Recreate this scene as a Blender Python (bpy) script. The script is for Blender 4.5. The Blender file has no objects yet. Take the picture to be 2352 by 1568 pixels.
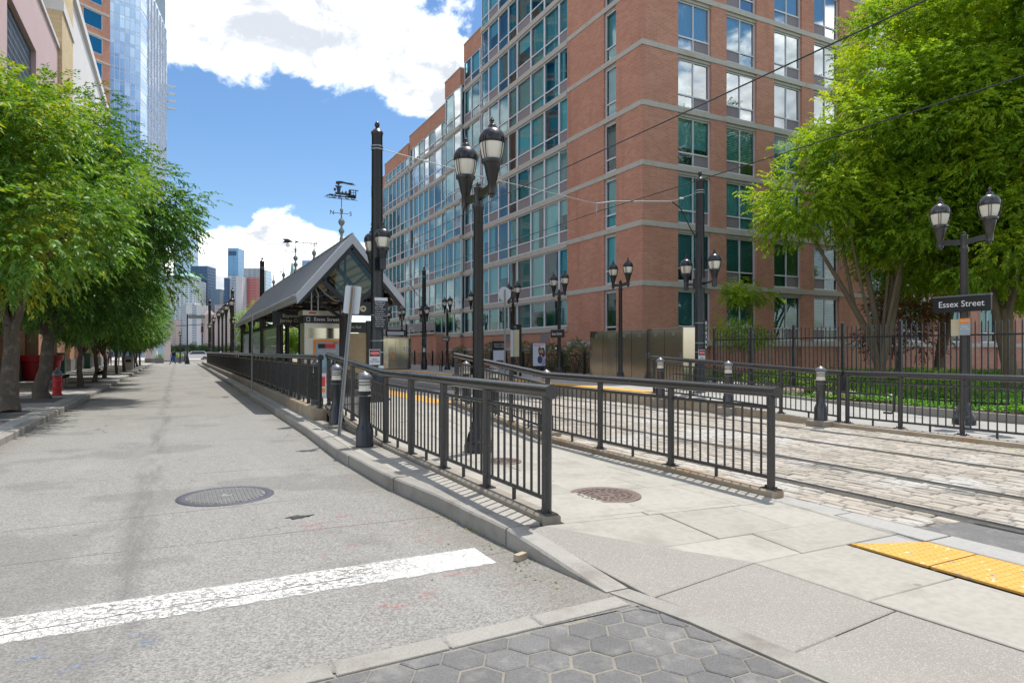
import bpy, bmesh, math, random
import numpy as np
from mathutils import Vector, Matrix
R = math.radians
rnd = random.Random(7)
nr = np.random.default_rng(11)
S = bpy.context.scene
COL = S.collection

# ------------------------------------------------------------------ camera
cam_d = bpy.data.cameras.new('camera'); cam = bpy.data.objects.new('camera', cam_d); COL.objects.link(cam)
cam_d.sensor_width = 36.0; cam_d.lens = 23.0; cam_d.shift_y = 22.0/2352.0
cam_d.clip_start = 0.05; cam_d.clip_end = 9000
HEAD = math.atan(769/1503.0)                      # the view is turned this far right of the street
cam.location = (0, 0, 1.55); cam.rotation_euler = (R(90), 0, -HEAD)
S.camera = cam

# ------------------------------------------------------------------ sun, sky, exposure
SUN = Vector((0.318, 0.199, 0.927)).normalized()
sun_d = bpy.data.lights.new('sun', 'SUN'); sun_d.energy = 2.0; sun_d.angle = R(0.53); sun_d.color = (1.0, 0.955, 0.885)
sun = bpy.data.objects.new('sun', sun_d); COL.objects.link(sun)
sun.rotation_euler = SUN.to_track_quat('Z', 'Y').to_euler()
S.view_settings.view_transform = 'Standard'; S.view_settings.look = 'None'
S.view_settings.exposure = 1.26; S.view_settings.gamma = 1.0; S.view_settings.use_curve_mapping = False
S.cycles.use_denoising = True
S.cycles.max_bounces = 6; S.cycles.transparent_max_bounces = 8; S.cycles.transmission_bounces = 6
S.cycles.diffuse_bounces = 3; S.cycles.glossy_bounces = 3
S.cycles.caustics_reflective = False; S.cycles.caustics_refractive = False
S.cycles.sample_clamp_indirect = 6

class NT:
    """Small node-tree writer."""
    def __init__(s, tree): s.t = tree; s.n = tree.nodes; s.l = tree.links; s.n.clear()
    def new(s, ty, **kw):
        n = s.n.new(ty)
        for k, v in kw.items(): setattr(n, k, v)
        return n
    def put(s, sock, v):
        if isinstance(v, bpy.types.NodeSocket): s.l.new(v, sock)
        elif v is not None:
            if isinstance(v, (tuple, list)) and len(v) == 3 and sock.type == 'RGBA': v = (*v, 1)
            sock.default_value = v
    def math(s, op, a, b=None, c=None, clamp=False):
        n = s.new('ShaderNodeMath', operation=op, use_clamp=clamp)
        for i, v in enumerate((a, b, c)):
            if v is not None: s.put(n.inputs[i], v)
        return n.outputs[0]
    def vm(s, op, a, b=None, out=0):
        n = s.new('ShaderNodeVectorMath', operation=op)
        s.put(n.inputs[0], a)
        if b is not None:
            if op == 'SCALE': s.put(n.inputs[3], b)
            else: s.put(n.inputs[1], b)
        return n.outputs['Value'] if op in ('DOT_PRODUCT', 'LENGTH', 'DISTANCE') else n.outputs[0]
    def mix(s, f, a, b, blend='MIX'):
        n = s.new('ShaderNodeMix', data_type='RGBA', blend_type=blend); n.clamp_factor = True
        s.put(n.inputs[0], f); s.put(n.inputs[6], a); s.put(n.inputs[7], b)
        return n.outputs[2]
    def noise(s, vec, scale, detail=3, rough=.55, dist=0, out='Fac'):
        n = s.new('ShaderNodeTexNoise'); s.put(n.inputs['Vector'], vec)
        n.inputs['Scale'].default_value = scale; n.inputs['Detail'].default_value = detail
        n.inputs['Roughness'].default_value = rough; n.inputs['Distortion'].default_value = dist
        return n.outputs[out]
    def voro(s, vec, scale, feature='F1', out='Distance'):
        n = s.new('ShaderNodeTexVoronoi', feature=feature); s.put(n.inputs['Vector'], vec); n.inputs['Scale'].default_value = scale
        return n.outputs[out]
    def ramp(s, f, pts):
        n = s.new('ShaderNodeValToRGB'); s.put(n.inputs[0], f); e = n.color_ramp.elements
        while len(e) < len(pts): e.new(.5)
        for i, (p, c) in enumerate(pts):
            e[i].position = p; e[i].color = (*c, 1) if isinstance(c, tuple) else (c, c, c, 1)
        return n.outputs[0]
    def step(s, f, a, b):
        n = s.new('ShaderNodeMapRange', interpolation_type='SMOOTHSTEP'); s.put(n.inputs[0], f)
        n.inputs[1].default_value = a; n.inputs[2].default_value = b
        return n.outputs[0]
    def sep(s, v): n = s.new('ShaderNodeSeparateXYZ'); s.put(n.inputs[0], v); return n.outputs
    def comb(s, x, y, z):
        n = s.new('ShaderNodeCombineXYZ')
        for i, v in enumerate((x, y, z)): s.put(n.inputs[i], v)
        return n.outputs[0]
    def pos(s): return s.new('ShaderNodeNewGeometry').outputs['Position']

# sky: Nishita plus cumulus clouds drifting over the whole dome
w = bpy.data.worlds.new('World'); S.world = w; w.use_nodes = True
k = NT(w.node_tree)
sky = k.new('ShaderNodeTexSky', sky_type='NISHITA'); sky.sun_disc = False
sky.sun_elevation = math.asin(SUN.z); sky.sun_rotation = math.atan2(SUN.x, SUN.y)
sky.altitude = 10; sky.air_density = 1.0; sky.dust_density = 0.35; sky.ozone_density = 2.2
d = k.new('ShaderNodeTexCoord').outputs['Generated']
dn = k.vm('NORMALIZE', d)
dz = k.sep(dn)[2]
def skydir(px, py):
    t = (px-1176)/1503.0; u = (806-py)/1503.0; s_, c_ = math.sin(HEAD), math.cos(HEAD)
    return Vector((s_+c_*t, c_-s_*t, u)).normalized()
dcl = k.vm('MULTIPLY', dn, (1, 1, 1.55))
n1 = k.noise(dcl, 5.0, 11, .62, .3); n2 = k.noise(k.vm('ADD', dcl, (3.1, 1.7, .4)), 1.7, 3, .5)
bias = None
for px, py, rad, amt in [(540, 60, .20, .07), (800, 90, .22, .11), (990, 170, .12, .13), (720, 180, .10, .09), (640, 530, .085, .16), (560, 600, .10, .16), (740, 600, .11, .16), (480, 620, .1, .12),
                         (600, 345, .16, -.26), (790, 350, .17, -.26), (930, 370, .12, -.2), (470, 420, .14, -.24), (420, 250, .1, -.16), (850, 480, .09, -.15)]:
    ds = k.vm('DISTANCE', dn, tuple(skydir(px, py)))
    g = k.math('MULTIPLY', k.step(ds, rad, 0.0), amt)
    bias = g if bias is None else k.math('ADD', bias, g)
den = k.math('ADD', k.math('ADD', n1, k.math('MULTIPLY', k.math('SUBTRACT', n2, .5), .55)), bias)
cov = k.step(den, .47, .60)
n1b = k.noise(k.vm('ADD', dcl, tuple(v*.04 for v in SUN)), 5.0, 11, .62, .3)
lit = k.step(k.math('SUBTRACT', n1, n1b), -.07, .19)
body = k.step(den, .49, .62)
ccol = k.mix(k.math('MULTIPLY', body, k.math('SUBTRACT', 1.0, lit)), (7.4, 7.3, 7.1), (2.15, 2.28, 2.5))
skyc = k.new('ShaderNodeHueSaturation'); skyc.inputs['Saturation'].default_value = 1.17; skyc.inputs['Value'].default_value = .43
k.put(skyc.inputs['Color'], sky.outputs[0])
fin = k.mix(k.math('MULTIPLY', cov, k.step(dz, -.02, .06)), skyc.outputs[0], ccol)
bg = k.new('ShaderNodeBackground'); k.put(bg.inputs[0], fin); bg.inputs[1].default_value = 0.15
k.l.new(bg.outputs[0], k.new('ShaderNodeOutputWorld').inputs[0])

# ------------------------------------------------------------------ materials
MATS = {}
def new_mat(name):
    m = bpy.data.materials.new(name); m.use_nodes = True; MATS[name] = m
    return m, NT(m.node_tree)
def out(k, sh): k.l.new(sh, k.new('ShaderNodeOutputMaterial').inputs[0])
def princ(k, col, rough=.6, metal=0.0, spec=.5, normal=None, **kw):
    p = k.new('ShaderNodeBsdfPrincipled')
    k.put(p.inputs['Base Color'], col); k.put(p.inputs['Roughness'], rough); k.put(p.inputs['Metallic'], metal)
    p.inputs['Specular IOR Level'].default_value = spec
    if normal is not None: k.put(p.inputs['Normal'], normal)
    for a, v in kw.items(): k.put(p.inputs[a.replace('_', ' ')], v)
    return p.outputs[0]
def bump(k, h, strength=.3, dist=.01):
    b = k.new('ShaderNodeBump'); k.put(b.inputs['Height'], h); b.inputs['Strength'].default_value = strength; b.inputs['Distance'].default_value = dist
    return b.outputs[0]
def sc(c, f): return tuple(min(1, v*f) for v in c)
def pm(name, col, rough=.6, metal=0.0, var=.18, vs=2.0, fine=.12, fs=45, bmp=0.0, bs=60, spec=.5, objvar=0.0, dirt=None, gum=0):
    """Plain weathered surface: broad and fine tone changes, optional relief, stains and per-piece tone."""
    m, k = new_mat(name); p = k.pos()
    c = k.mix(k.noise(p, vs, 4, .6), sc(col, 1-var), sc(col, 1+var))
    c = k.mix(k.math('MULTIPLY', k.step(k.noise(p, fs, 2, .6), .35, .7), fine), c, sc(col, .45))
    if dirt: c = k.mix(k.math('MULTIPLY', k.step(k.noise(k.vm('MULTIPLY', p, (1, 1, dirt[2] if len(dirt) > 2 else 1)), dirt[1] if len(dirt) > 1 and not isinstance(dirt[1], tuple) else 1.2, 5, .65), .48, .72), .75), c, dirt[0])
    if gum: c = k.mix(k.math('MULTIPLY', k.step(k.voro(k.vm('ADD', p, k.vm('SCALE', k.noise(p, 5, 2, out='Color'), .1)), gum), .075, .05), .55), c, sc(col, .32))
    if objvar:
        r = k.new('ShaderNodeObjectInfo').outputs['Random']
        c = k.mix(1.0, c, k.comb(*[k.math('ADD', k.math('MULTIPLY', r, objvar*2), 1-objvar)]*3), 'MULTIPLY')
    nm = bump(k, k.noise(p, bs, 3, .6), bmp, .01) if bmp else None
    out(k, princ(k, c, k.math('ADD', k.math('MULTIPLY', k.noise(p, vs*2.3, 2), .2), rough-.1), metal, spec, nm)); return m

# asphalt: pale worn aggregate with fine cracks, joints and drips
m, k = new_mat('asphalt'); p = k.pos()
c = k.mix(k.noise(p, .35, 4, .6), (.200, .194, .178), (.285, .275, .250))
c = k.mix(k.step(k.noise(p, 1.6, 5, .7), .5, .75), c, (.230, .222, .205))
ag = k.voro(p, 90, out='Color')
c = k.mix(.42, c, k.mix(k.sep(ag)[0], (.06, .06, .058), (.46, .445, .415)))
c = k.mix(k.math('MULTIPLY', k.step(k.noise(p, 130, 2, .6), .58, .7), .35), c, (.05, .05, .05))
pw = k.vm('ADD', p, k.vm('SCALE', k.noise(p, 2.2, 4, .6, out='Color'), .55))
crack = k.step(k.voro(pw, .55, 'DISTANCE_TO_EDGE'), .006, .001)
crack = k.math('MULTIPLY', crack, k.step(k.noise(p, .45, 2), .56, .66))
xyz = k.sep(p); wob = k.math('MULTIPLY', k.noise(p, 1.3, 4, .6), .10)
joint = None
for y0, a in ((4.47, 0.02), (5.86, -.03), (7.05, .05), (9.2, -.04), (12.4, .03), (17.5, .0)):
    dj = k.math('ABSOLUTE', k.math('SUBTRACT', k.math('ADD', xyz[1], wob), k.math('ADD', k.math('MULTIPLY', xyz[0], a), y0+.05)))
    g = k.step(dj, .009, .002); joint = g if joint is None else k.math('MAXIMUM', joint, g)
joint = k.math('MULTIPLY', joint, k.step(k.noise(p, .9, 3), .32, .48))
c = k.mix(k.math('MULTIPLY', k.math('MAXIMUM', crack, joint), .85), c, (.03, .029, .027))
lane = k.step(k.math('ABSOLUTE', k.math('SUBTRACT', k.math('ADD', xyz[0], k.math('MULTIPLY', k.noise(p, .5, 3), .3)), -.15)), .22, .02)
c = k.mix(k.math('MULTIPLY', k.math('MULTIPLY', lane, k.step(k.noise(k.vm('MULTIPLY', p, (3, .35, 1)), 1.2, 4, .65), .38, .62)), .50), c, (.095, .092, .088))
patch = k.step(k.noise(k.vm('ADD', p, (7.3, 2.1, 0)), .55, 3, .55), .54, .60); c = k.mix(k.math('MULTIPLY', patch, .38), c, (.14, .136, .127)); c = k.mix(k.math('MULTIPLY', k.step(k.noise(k.vm('MULTIPLY', p, (1, .25, 1)), 1.4, 4, .6), .52, .7), .3), c, (.33, .32, .295))
edge = k.math('MAXIMUM', k.step(xyz[0], 1.75, 2.2), k.step(xyz[0], -2.1, -2.55)); c = k.mix(k.math('MULTIPLY', k.math('MULTIPLY', edge, k.noise(p, 2.5, 4, .7)), .75), c, (.16, .14, .11))
drop = k.step(k.voro(k.vm('ADD', p, k.vm('SCALE', k.noise(p, 6, 2, out='Color'), .08)), 1.7), .055, .03)
c = k.mix(k.math('MULTIPLY', drop, .55), c, (.05, .05, .05))
h = k.math('ADD', k.math('MULTIPLY', k.voro(p, 90), .5), k.math('MULTIPLY', k.math('MAXIMUM', crack, joint), -1.2))
out(k, princ(k, c, .86, 0, .3, bump(k, h, .5, .006)))

# old white paint, crazed and worn through to the asphalt
m, k = new_mat('road_paint'); p = k.pos()
pw = k.vm('ADD', p, k.vm('SCALE', k.noise(p, 9, 3, out='Color'), .06))
cr = k.step(k.voro(pw, 17, 'DISTANCE_TO_EDGE'), .045, .012)
wear = k.math('MAXIMUM', k.math('MULTIPLY', cr, k.step(k.noise(p, 2.2, 4), .34, .56)), k.math('MULTIPLY', k.step(k.noise(p, 24, 5, .75), .48, .57), k.step(k.noise(k.vm('ADD', p, (4, 9, 0)), 1.6, 4, .65), .36, .58)))
wear = k.math('MULTIPLY', wear, k.step(k.sep(p)[0], 2.6, .9))
wear = k.math('MAXIMUM', wear, k.math('MULTIPLY', k.step(k.voro(pw, 11, 'DISTANCE_TO_EDGE'), .03, .01), .7))
yy = k.sep(p)[1]; ed = k.math('ABSOLUTE', k.math('SUBTRACT', yy, 4.515)); ed = k.step(k.math('ADD', ed, k.math('MULTIPLY', k.math('SUBTRACT', k.noise(p, 12, 4, .7), .5), .10)), .185, .215)
seam = k.step(k.math('ABSOLUTE', k.math('SUBTRACT', k.math('ADD', yy, k.math('MULTIPLY', k.noise(p, 1.3, 4, .6), .06)), k.math('ADD', k.math('MULTIPLY', k.sep(p)[0], .02), 4.49))), .010, .004)
seam = k.math('MULTIPLY', seam, k.step(k.sep(p)[0], 1.3, 1.0))
wear = k.math('MAXIMUM', k.math('MAXIMUM', wear, ed), seam)
mx = k.new('ShaderNodeMixShader'); k.put(mx.inputs[0], k.math('MULTIPLY', wear, .92)); tr = k.new('ShaderNodeBsdfTransparent')
k.l.new(princ(k, k.mix(k.noise(p, 2.5, 4), (.56, .55, .52), (.70, .69, .66)), .75, 0, .3), mx.inputs[1]); k.l.new(tr.outputs[0], mx.inputs[2]); out(k, mx.outputs[0])
def spray(name, col, a, b, sx):
    m, k = new_mat(name); p = k.pos()
    f = k.math('MULTIPLY', k.step(k.noise(k.vm('MULTIPLY', p, (sx, 2.2, 1)), 2.4, 5, .7), a, b), k.step(k.noise(p, 70, 2), .42, .6))
    mx = k.new('ShaderNodeMixShader'); k.put(mx.inputs[0], k.math('MULTIPLY', f, .6))
    tr = k.new('ShaderNodeBsdfTransparent'); k.l.new(tr.outputs[0], mx.inputs[1]); k.l.new(princ(k, col, .8), mx.inputs[2]); out(k, mx.outputs[0])
spray('pink_spray', (.55, .16, .15), .56, .68, 1.0); spray('blue_spray', (.14, .28, .52), .56, .68, 1.2)

pm('bluestone', (.372, .352, .305), .78, var=.12, vs=1.1, fine=.2, fs=16, bmp=.15, bs=50, objvar=.06, dirt=((.25, .235, .20), 1.7), gum=2.3)
m, k = new_mat('aggregate_concrete'); p = k.pos()
c = k.mix(k.noise(p, .8, 4), (.24, .222, .195), (.325, .305, .272))
v = k.voro(p, 190, out='Color'); c = k.mix(k.math('MULTIPLY', k.step(k.sep(v)[0], .80, .9), .5), c, (.50, .48, .44)); c = k.mix(k.math('MULTIPLY', k.step(k.sep(v)[1], .80, .92), .45), c, (.16, .15, .135))
c = k.mix(k.math('MULTIPLY', k.step(k.voro(p, 2.6), .09, .06), .6), c, (.12, .12, .115))
out(k, princ(k, c, .85, 0, .3, bump(k, k.noise(p, 90, 3), .25, .006)))
pm('granite', (.315, .30, .268), .75, var=.2, vs=1.4, fine=.35, fs=95, bmp=.35, bs=60, objvar=.10, dirt=((.17, .15, .125), 2.6))
pm('granite_dark', (.30, .265, .215), .8, var=.28, vs=2.2, fine=.3, fs=70, bmp=.5, bs=35, objvar=.12, dirt=((.17, .135, .09), 2.2))
pm('rusty_stone', (.40, .33, .24), .8, var=.25, vs=2.5, fine=.25, fs=60, bmp=.4, bs=35, objvar=.1, dirt=((.30, .15, .055), 1.9))
pm('concrete', (.36, .352, .33), .85, var=.12, vs=.6, fine=.18, fs=30, bmp=.2, bs=40, dirt=((.24, .235, .22), .7))
pm('pavement_dark', (.115, .11, .105), .9, var=.3, vs=1.5, fine=.3, fs=30, bmp=.4, bs=30)
pm('joint_sand', (.10, .09, .075), .95, var=.3, vs=3, fine=.3)
pm('hex_joint', (.25, .23, .19), .95, var=.3, vs=5, fine=.3)
pm('hex_paver', (.165, .163, .160), .88, var=.2, vs=4, fine=.45, fs=90, bmp=.7, bs=80, objvar=.12, dirt=((.25, .24, .22), 6.0))
m, k = new_mat('cobble'); p = k.pos()
c = k.mix(k.noise(p, 1.0, 4, .65), (.30, .26, .21), (.46, .42, .36))
ri = k.new('ShaderNodeObjectInfo').outputs['Random']
ra = k.new('ShaderNodeAttribute', attribute_name='rnd').outputs['Fac']
t_ = k.math('FRACT', k.math('ADD', ri, ra))
c = k.mix(1.0, c, k.comb(*[k.math('ADD', k.math('MULTIPLY', t_, .34), .82)]*3), 'MULTIPLY')
c = k.mix(k.math('MULTIPLY', k.step(k.noise(p, .6, 4, .6), .46, .64), .85), c, (.48, .465, .43))
xx = k.sep(p)[0]
band = k.step(k.math('ABSOLUTE', k.math('SUBTRACT', xx, 7.75)), .5, .05)
c = k.mix(k.math('MULTIPLY', k.math('MULTIPLY', band, k.step(k.noise(p, 1.8, 4, .7), .42, .62)), .72), c, (.10, .10, .10))
c = k.mix(k.math('MULTIPLY', k.step(k.noise(p, 40, 3, .6), .5, .75), .28), c, (.13, .115, .095))
out(k, princ(k, c, .82, 0, .35, bump(k, k.noise(p, 26, 4, .6), .5, .012)))
m, k = new_mat('track_mortar'); p = k.pos()
c = k.mix(k.noise(p, 1.3, 5, .7), (.13, .11, .085), (.36, .34, .305)); c = k.mix(k.math('MULTIPLY', k.step(k.noise(p, 6, 4, .7), .46, .60), .85), c, (.05, .043, .035))
out(k, princ(k, c, .9, 0, .2, bump(k, k.noise(p, 20, 4), .5, .01)))
pm('rail_steel', (.33, .32, .31), .32, .85, var=.2, vs=3, fine=.2)
pm('groove_rubber', (.035, .035, .036), .8, var=.35, vs=2, fine=.2, dirt=((.12, .115, .105), 3.0))
m, k = new_mat('tactile_yellow'); p = k.pos()
c = k.mix(k.noise(p, 3, 3), (.58, .30, .050), (.66, .37, .085)); c = k.mix(k.math('MULTIPLY', k.step(k.noise(p, 7, 4, .7), .60, .66), .8), c, (.26, .24, .21))
c = k.mix(k.step(k.noise(k.vm('ADD', p, (5, 3, 1)), 24, 3, .7), .62, .70), c, (.80, .70, .52))
out(k, princ(k, c, .7, 0, .4, bump(k, k.noise(p, 60, 2), .2, .004)))
pm('platform_yellow', (.70, .36, .05), .7, var=.15, vs=3, fine=.2)

m, k = new_mat('brick'); p = k.pos(); x, y, z = k.sep(p)[:]
b = k.new('ShaderNodeTexBrick'); k.put(b.inputs['Vector'], k.comb(k.math('ADD', x, y), z, 0.0))
k.put(b.inputs['Color1'], (.60, .29, .195)); k.put(b.inputs['Color2'], (.50, .225, .148)); k.put(b.inputs['Mortar'], (.62, .46, .37))
b.inputs['Scale'].default_value = 1.0; b.inputs['Brick Width'].default_value = .30; b.inputs['Row Height'].default_value = .10; b.inputs['Mortar Size'].default_value = .007
c = k.mix(k.math('MULTIPLY', k.step(k.noise(p, .5, 4, .6), .42, .7), .40), b.outputs[0], (.47, .205, .145))
c = k.mix(k.math('MULTIPLY', k.step(k.noise(k.vm('MULTIPLY', p, (1, 1, .12)), 1.1, 4, .6), .52, .72), .35), c, (.34, .16, .12))
out(k, princ(k, c, .85, 0, .25, bump(k, b.outputs['Fac'], .4, -.006)))
def brick2(name, c1, c2, mo, bw, rh):
    m, k = new_mat(name); p = k.pos(); x, y, z = k.sep(p)[:]
    b = k.new('ShaderNodeTexBrick'); k.put(b.inputs['Vector'], k.comb(k.math('ADD', x, y), z, 0.0))
    k.put(b.inputs['Color1'], c1); k.put(b.inputs['Color2'], c2); k.put(b.inputs['Mortar'], mo)
    b.inputs['Scale'].default_value = 1.0; b.inputs['Brick Width'].default_value = bw; b.inputs['Row Height'].default_value = rh; b.inputs['Mortar Size'].default_value = .012
    out(k, princ(k, k.mix(k.math('MULTIPLY', k.noise(p, .7, 4), .3), b.outputs[0], c2), .85, 0, .25, bump(k, b.outputs['Fac'], .4, -.008)))
brick2('tan_brick', (.50, .27, .17), (.42, .21, .13), (.55, .42, .33), .34, .11)
brick2('yellow_brick', (.66, .52, .32), (.58, .45, .27), (.42, .34, .22), .9, .3)
pm('band_stone', (.55, .53, .475), .8, var=.16, vs=1.0, fine=.2, fs=20, bmp=.15, dirt=((.42, .36, .27), 1.0, 1))
pm('pink_stone', (.58, .42, .41), .7, var=.10, vs=.5, fine=.12, fs=8)
pm('white_stone', (.68, .66, .64), .75, var=.06, vs=.4, fine=.08, fs=6)
pm('grey_base', (.20, .205, .215), .55, var=.2, vs=1.5, fine=.2)
pm('aluminium', (.76, .77, .82), .5, .1, var=.06, vs=1.0, fine=.06)
pm('vent_panel', (.27, .235, .25), .6, .1, var=.12, vs=1.5, fine=.1)
pm('interior', (.07, .15, .15), .9, var=.3, vs=.5, fine=.1)
pm('curtain', (.80, .84, .80), .9, var=.1, vs=.8, fine=.05, objvar=.35)
pm('blind', (.72, .80, .78), .8, var=.06, vs=.8, fine=.05, objvar=.2)
def glassm(name, tint, base, refl):
    m, k = new_mat(name)
    lw = k.new('ShaderNodeLayerWeight'); lw.inputs[0].default_value = .26
    tr = k.new('ShaderNodeBsdfTransparent'); k.put(tr.inputs[0], tint)
    gl = k.new('ShaderNodeBsdfGlossy'); k.put(gl.inputs[0], base); gl.inputs['Roughness'].default_value = .015
    p = k.pos(); k.put(gl.inputs['Normal'], bump(k, k.noise(p, .9, 1), .04, .02))
    mx = k.new('ShaderNodeMixShader'); k.put(mx.inputs[0], k.math('ADD', k.math('MULTIPLY', lw.outputs['Fresnel'], 1.0), refl, clamp=True))
    k.l.new(tr.outputs[0], mx.inputs[1]); k.l.new(gl.outputs[0], mx.inputs[2]); out(k, mx.outputs[0])
glassm('teal_glass', (.44, .84, .90), (.78, .93, .98), .08)
glassm('teal_glass_bright', (.40, .76, .80), (.92, .98, 1.0), .40)
glassm('clear_glass', (.84, .92, .88), (.8, .9, .9), .015)
m, k = new_mat('tower_glass'); p = k.pos()
f = k.new('ShaderNodeObjectInfo').outputs['Random']
out(k, princ(k, k.mix(f, (.30, .47, .68), (.46, .62, .80)), .08, .6, .5))
pm('blue_glass', (.02, .22, .36), .05, .55, var=.1, vs=.2, fine=.0, spec=.8, objvar=.2)

pm('black_metal', (.013, .0125, .014), .30, 0.0, var=.25, vs=4, fine=.1, fs=60, spec=.6)
pm('grey_black_metal', (.056, .055, .056), .24, .30, var=.3, vs=5, fine=.2, fs=70, spec=.75, dirt=((.062, .056, .050), 2.5))
pm('pole_black', (.014, .017, .024), .30, 0.0, var=.25, vs=3, fine=.1, spec=.6)
pm('galvanised', (.34, .355, .355), .48, .55, var=.15, vs=4, fine=.2)
pm('sign_white', (.62, .64, .66), .5, .1, var=.08, vs=2, fine=.08)
pm('sign_black', (.010, .011, .015), .35, 0, var=.2, vs=2, fine=.05)
pm('white_print', (.80, .80, .80), .6, 0, var=.03, fine=0)
pm('black_print', (.03, .03, .03), .6, 0, var=.03, fine=0)
pm('red_print', (.62, .05, .05), .5, 0, var=.05, fine=0)
pm('orange_paint', (.85, .27, .03), .45, 0, var=.06, fine=.02)
pm('hydrant_red', (.50, .018, .022), .42, 0, var=.15, vs=5, fine=.08)
pm('silver_paint', (.17, .175, .19), .4, .4, var=.1, vs=6, fine=.1)
pm('lamp_glass', (.78, .73, .62), .35, 0, var=.10, vs=14, fine=.05)
pm('roof_metal', (.30, .305, .32), .45, .3, var=.10, vs=1.0, fine=.06)
pm('roof_trim', (.40, .41, .43), .45, .3, var=.10, vs=1.5, fine=.08)
pm('deck_cream', (.62, .55, .40), .7, 0, var=.08, vs=1.5, fine=.06)
pm('verdigris', (.22, .27, .25), .6, .2, var=.25, vs=14, fine=.2)
m, k = new_mat('stainless'); p = k.pos()
st = k.noise(k.vm('MULTIPLY', p, (1, 1, .02)), 90, 2)
out(k, princ(k, k.mix(k.noise(k.vm('MULTIPLY', p, (1, 1, 2)), .6, 2), (.56, .51, .42), (.64, .59, .50)), .13, .9, .5, bump(k, k.noise(p, .7, 1), .03, .08)))
pm('tvm_steel', (.56, .53, .45), .35, .7, var=.06, vs=2, fine=.04)
pm('tvm_grey', (.36, .42, .46), .5, .1, var=.06, fine=.03)
pm('screen_blue', (.35, .55, .62), .25, 0, var=.15, vs=5, fine=0)
m, k = new_mat('glass_block'); p = k.pos()
c = k.mix(k.noise(k.vm('MULTIPLY', p, (6, 6, 2)), 4, 3, .7), (.16, .19, .13), (.42, .47, .34)); out(k, princ(k, c, .15, 0, .6))
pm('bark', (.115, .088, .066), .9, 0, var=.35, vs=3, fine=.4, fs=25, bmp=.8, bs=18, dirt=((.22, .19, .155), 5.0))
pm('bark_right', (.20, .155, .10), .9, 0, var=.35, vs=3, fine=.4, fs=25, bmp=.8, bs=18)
pm('soil', (.12, .085, .06), .95, 0, var=.3, vs=3, fine=.3)
pm('pot_red', (.48, .02, .03), .4, 0, var=.08, fine=.03)
pm('wood_panel', (.42, .35, .22), .7, 0, var=.2, vs=6, fine=.2)
pm('paper_cream', (.62, .55, .36), .7, 0, var=.1, vs=4, fine=.1)
pm('skin', (.45, .27, .19), .6, 0, var=.06, fine=0); pm('cloth_dark', (.02, .022, .03), .9, 0, var=.2, fine=0); pm('cloth_blue', (.02, .06, .28), .8, 0, var=.15, fine=0)
pm('cloth_grey', (.17, .18, .21), .9, 0, var=.2, fine=0); pm('cloth_pale', (.55, .60, .66), .9, 0, var=.2, vs=12, fine=0); pm('hair_dark', (.012, .010, .009), .6, 0, var=.2, fine=0)
pm('car_white', (.72, .73, .74), .22, 0, var=.03, fine=0, spec=.7); pm('car_orange', (.80, .26, .02), .3, 0, var=.03, fine=0); pm('car_glass', (.02, .025, .03), .06, 0, var=.05, fine=0, spec=.8); pm('tyre', (.015, .015, .016), .85, 0, var=.1, fine=0)
pm('promenade', (.42, .40, .365), .85, 0, var=.1, vs=.2, fine=.1)
pm('city_ground', (.23, .225, .21), .9, 0, var=.15, vs=.1, fine=.1)
pm('leaf_litter', (.20, .16, .06), .8, 0, var=.4, vs=9, fine=.1)
def leafm(name, c0, c1, c2, trans=.45, gloss=.10):
    m, k = new_mat(name)
    a = k.new('ShaderNodeAttribute', attribute_name='rnd').outputs['Fac']; p = k.pos()
    f = k.math('ADD', k.math('MULTIPLY', a, .85), k.math('MULTIPLY', k.math('SUBTRACT', k.noise(p, .9, 4), .38), .9), clamp=True)
    c = k.ramp(f, [(0.0, c0), (.55, c1), (1.0, c2)])
    df = k.new('ShaderNodeBsdfDiffuse'); k.put(df.inputs[0], c)
    tl = k.new('ShaderNodeBsdfTranslucent'); k.put(tl.inputs[0], k.mix(1.0, c, (1.22, 1.18, .42), 'MULTIPLY'))
    gl = k.new('ShaderNodeBsdfGlossy'); k.put(gl.inputs[0], (.7, .8, .7)); gl.inputs['Roughness'].default_value = .5
    m1 = k.new('ShaderNodeMixShader'); m1.inputs[0].default_value = trans; k.l.new(df.outputs[0], m1.inputs[1]); k.l.new(tl.outputs[0], m1.inputs[2])
    m2 = k.new('ShaderNodeMixShader'); m2.inputs[0].default_value = gloss; k.l.new(m1.outputs[0], m2.inputs[1]); k.l.new(gl.outputs[0], m2.inputs[2]); out(k, m2.outputs[0])
leafm('leaf_street', (.028, .105, .022), (.080, .205, .035), (.26, .36, .04), .42, .045)
leafm('leaf_sunlit_or_dry', (.05, .15, .025), (.15, .30, .035), (.54, .52, .035), .48, .05)  # sunlight on the nearest tree is put into this yellow; also scraps and planters
leafm('leaf_garden', (.075, .20, .02), (.29, .46, .03), (.60, .66, .04), .56, .03)
leafm('leaf_shrub', (.03, .09, .02), (.06, .16, .03), (.10, .22, .04), .35, .08)
leafm('leaf_ivy', (.06, .19, .02), (.14, .38, .03), (.30, .52, .05), .42, .05)
leafm('leaf_bright', (.14, .27, .03), (.24, .40, .04), (.38, .50, .05), .5, .05)
leafm('leaf_purple', (.10, .03, .03), (.18, .06, .05), (.26, .12, .07), .4, .05)
leafm('leaf_far', (.09, .16, .09), (.13, .22, .10), (.19, .28, .12), .3, .02)
m, k = new_mat('river_water'); p = k.pos()
out(k, princ(k, (.13, .21, .25), .12, 0, .5, bump(k, k.noise(k.vm('MULTIPLY', p, (1, .3, 1)), .6, 4), .35, .3)))
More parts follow.
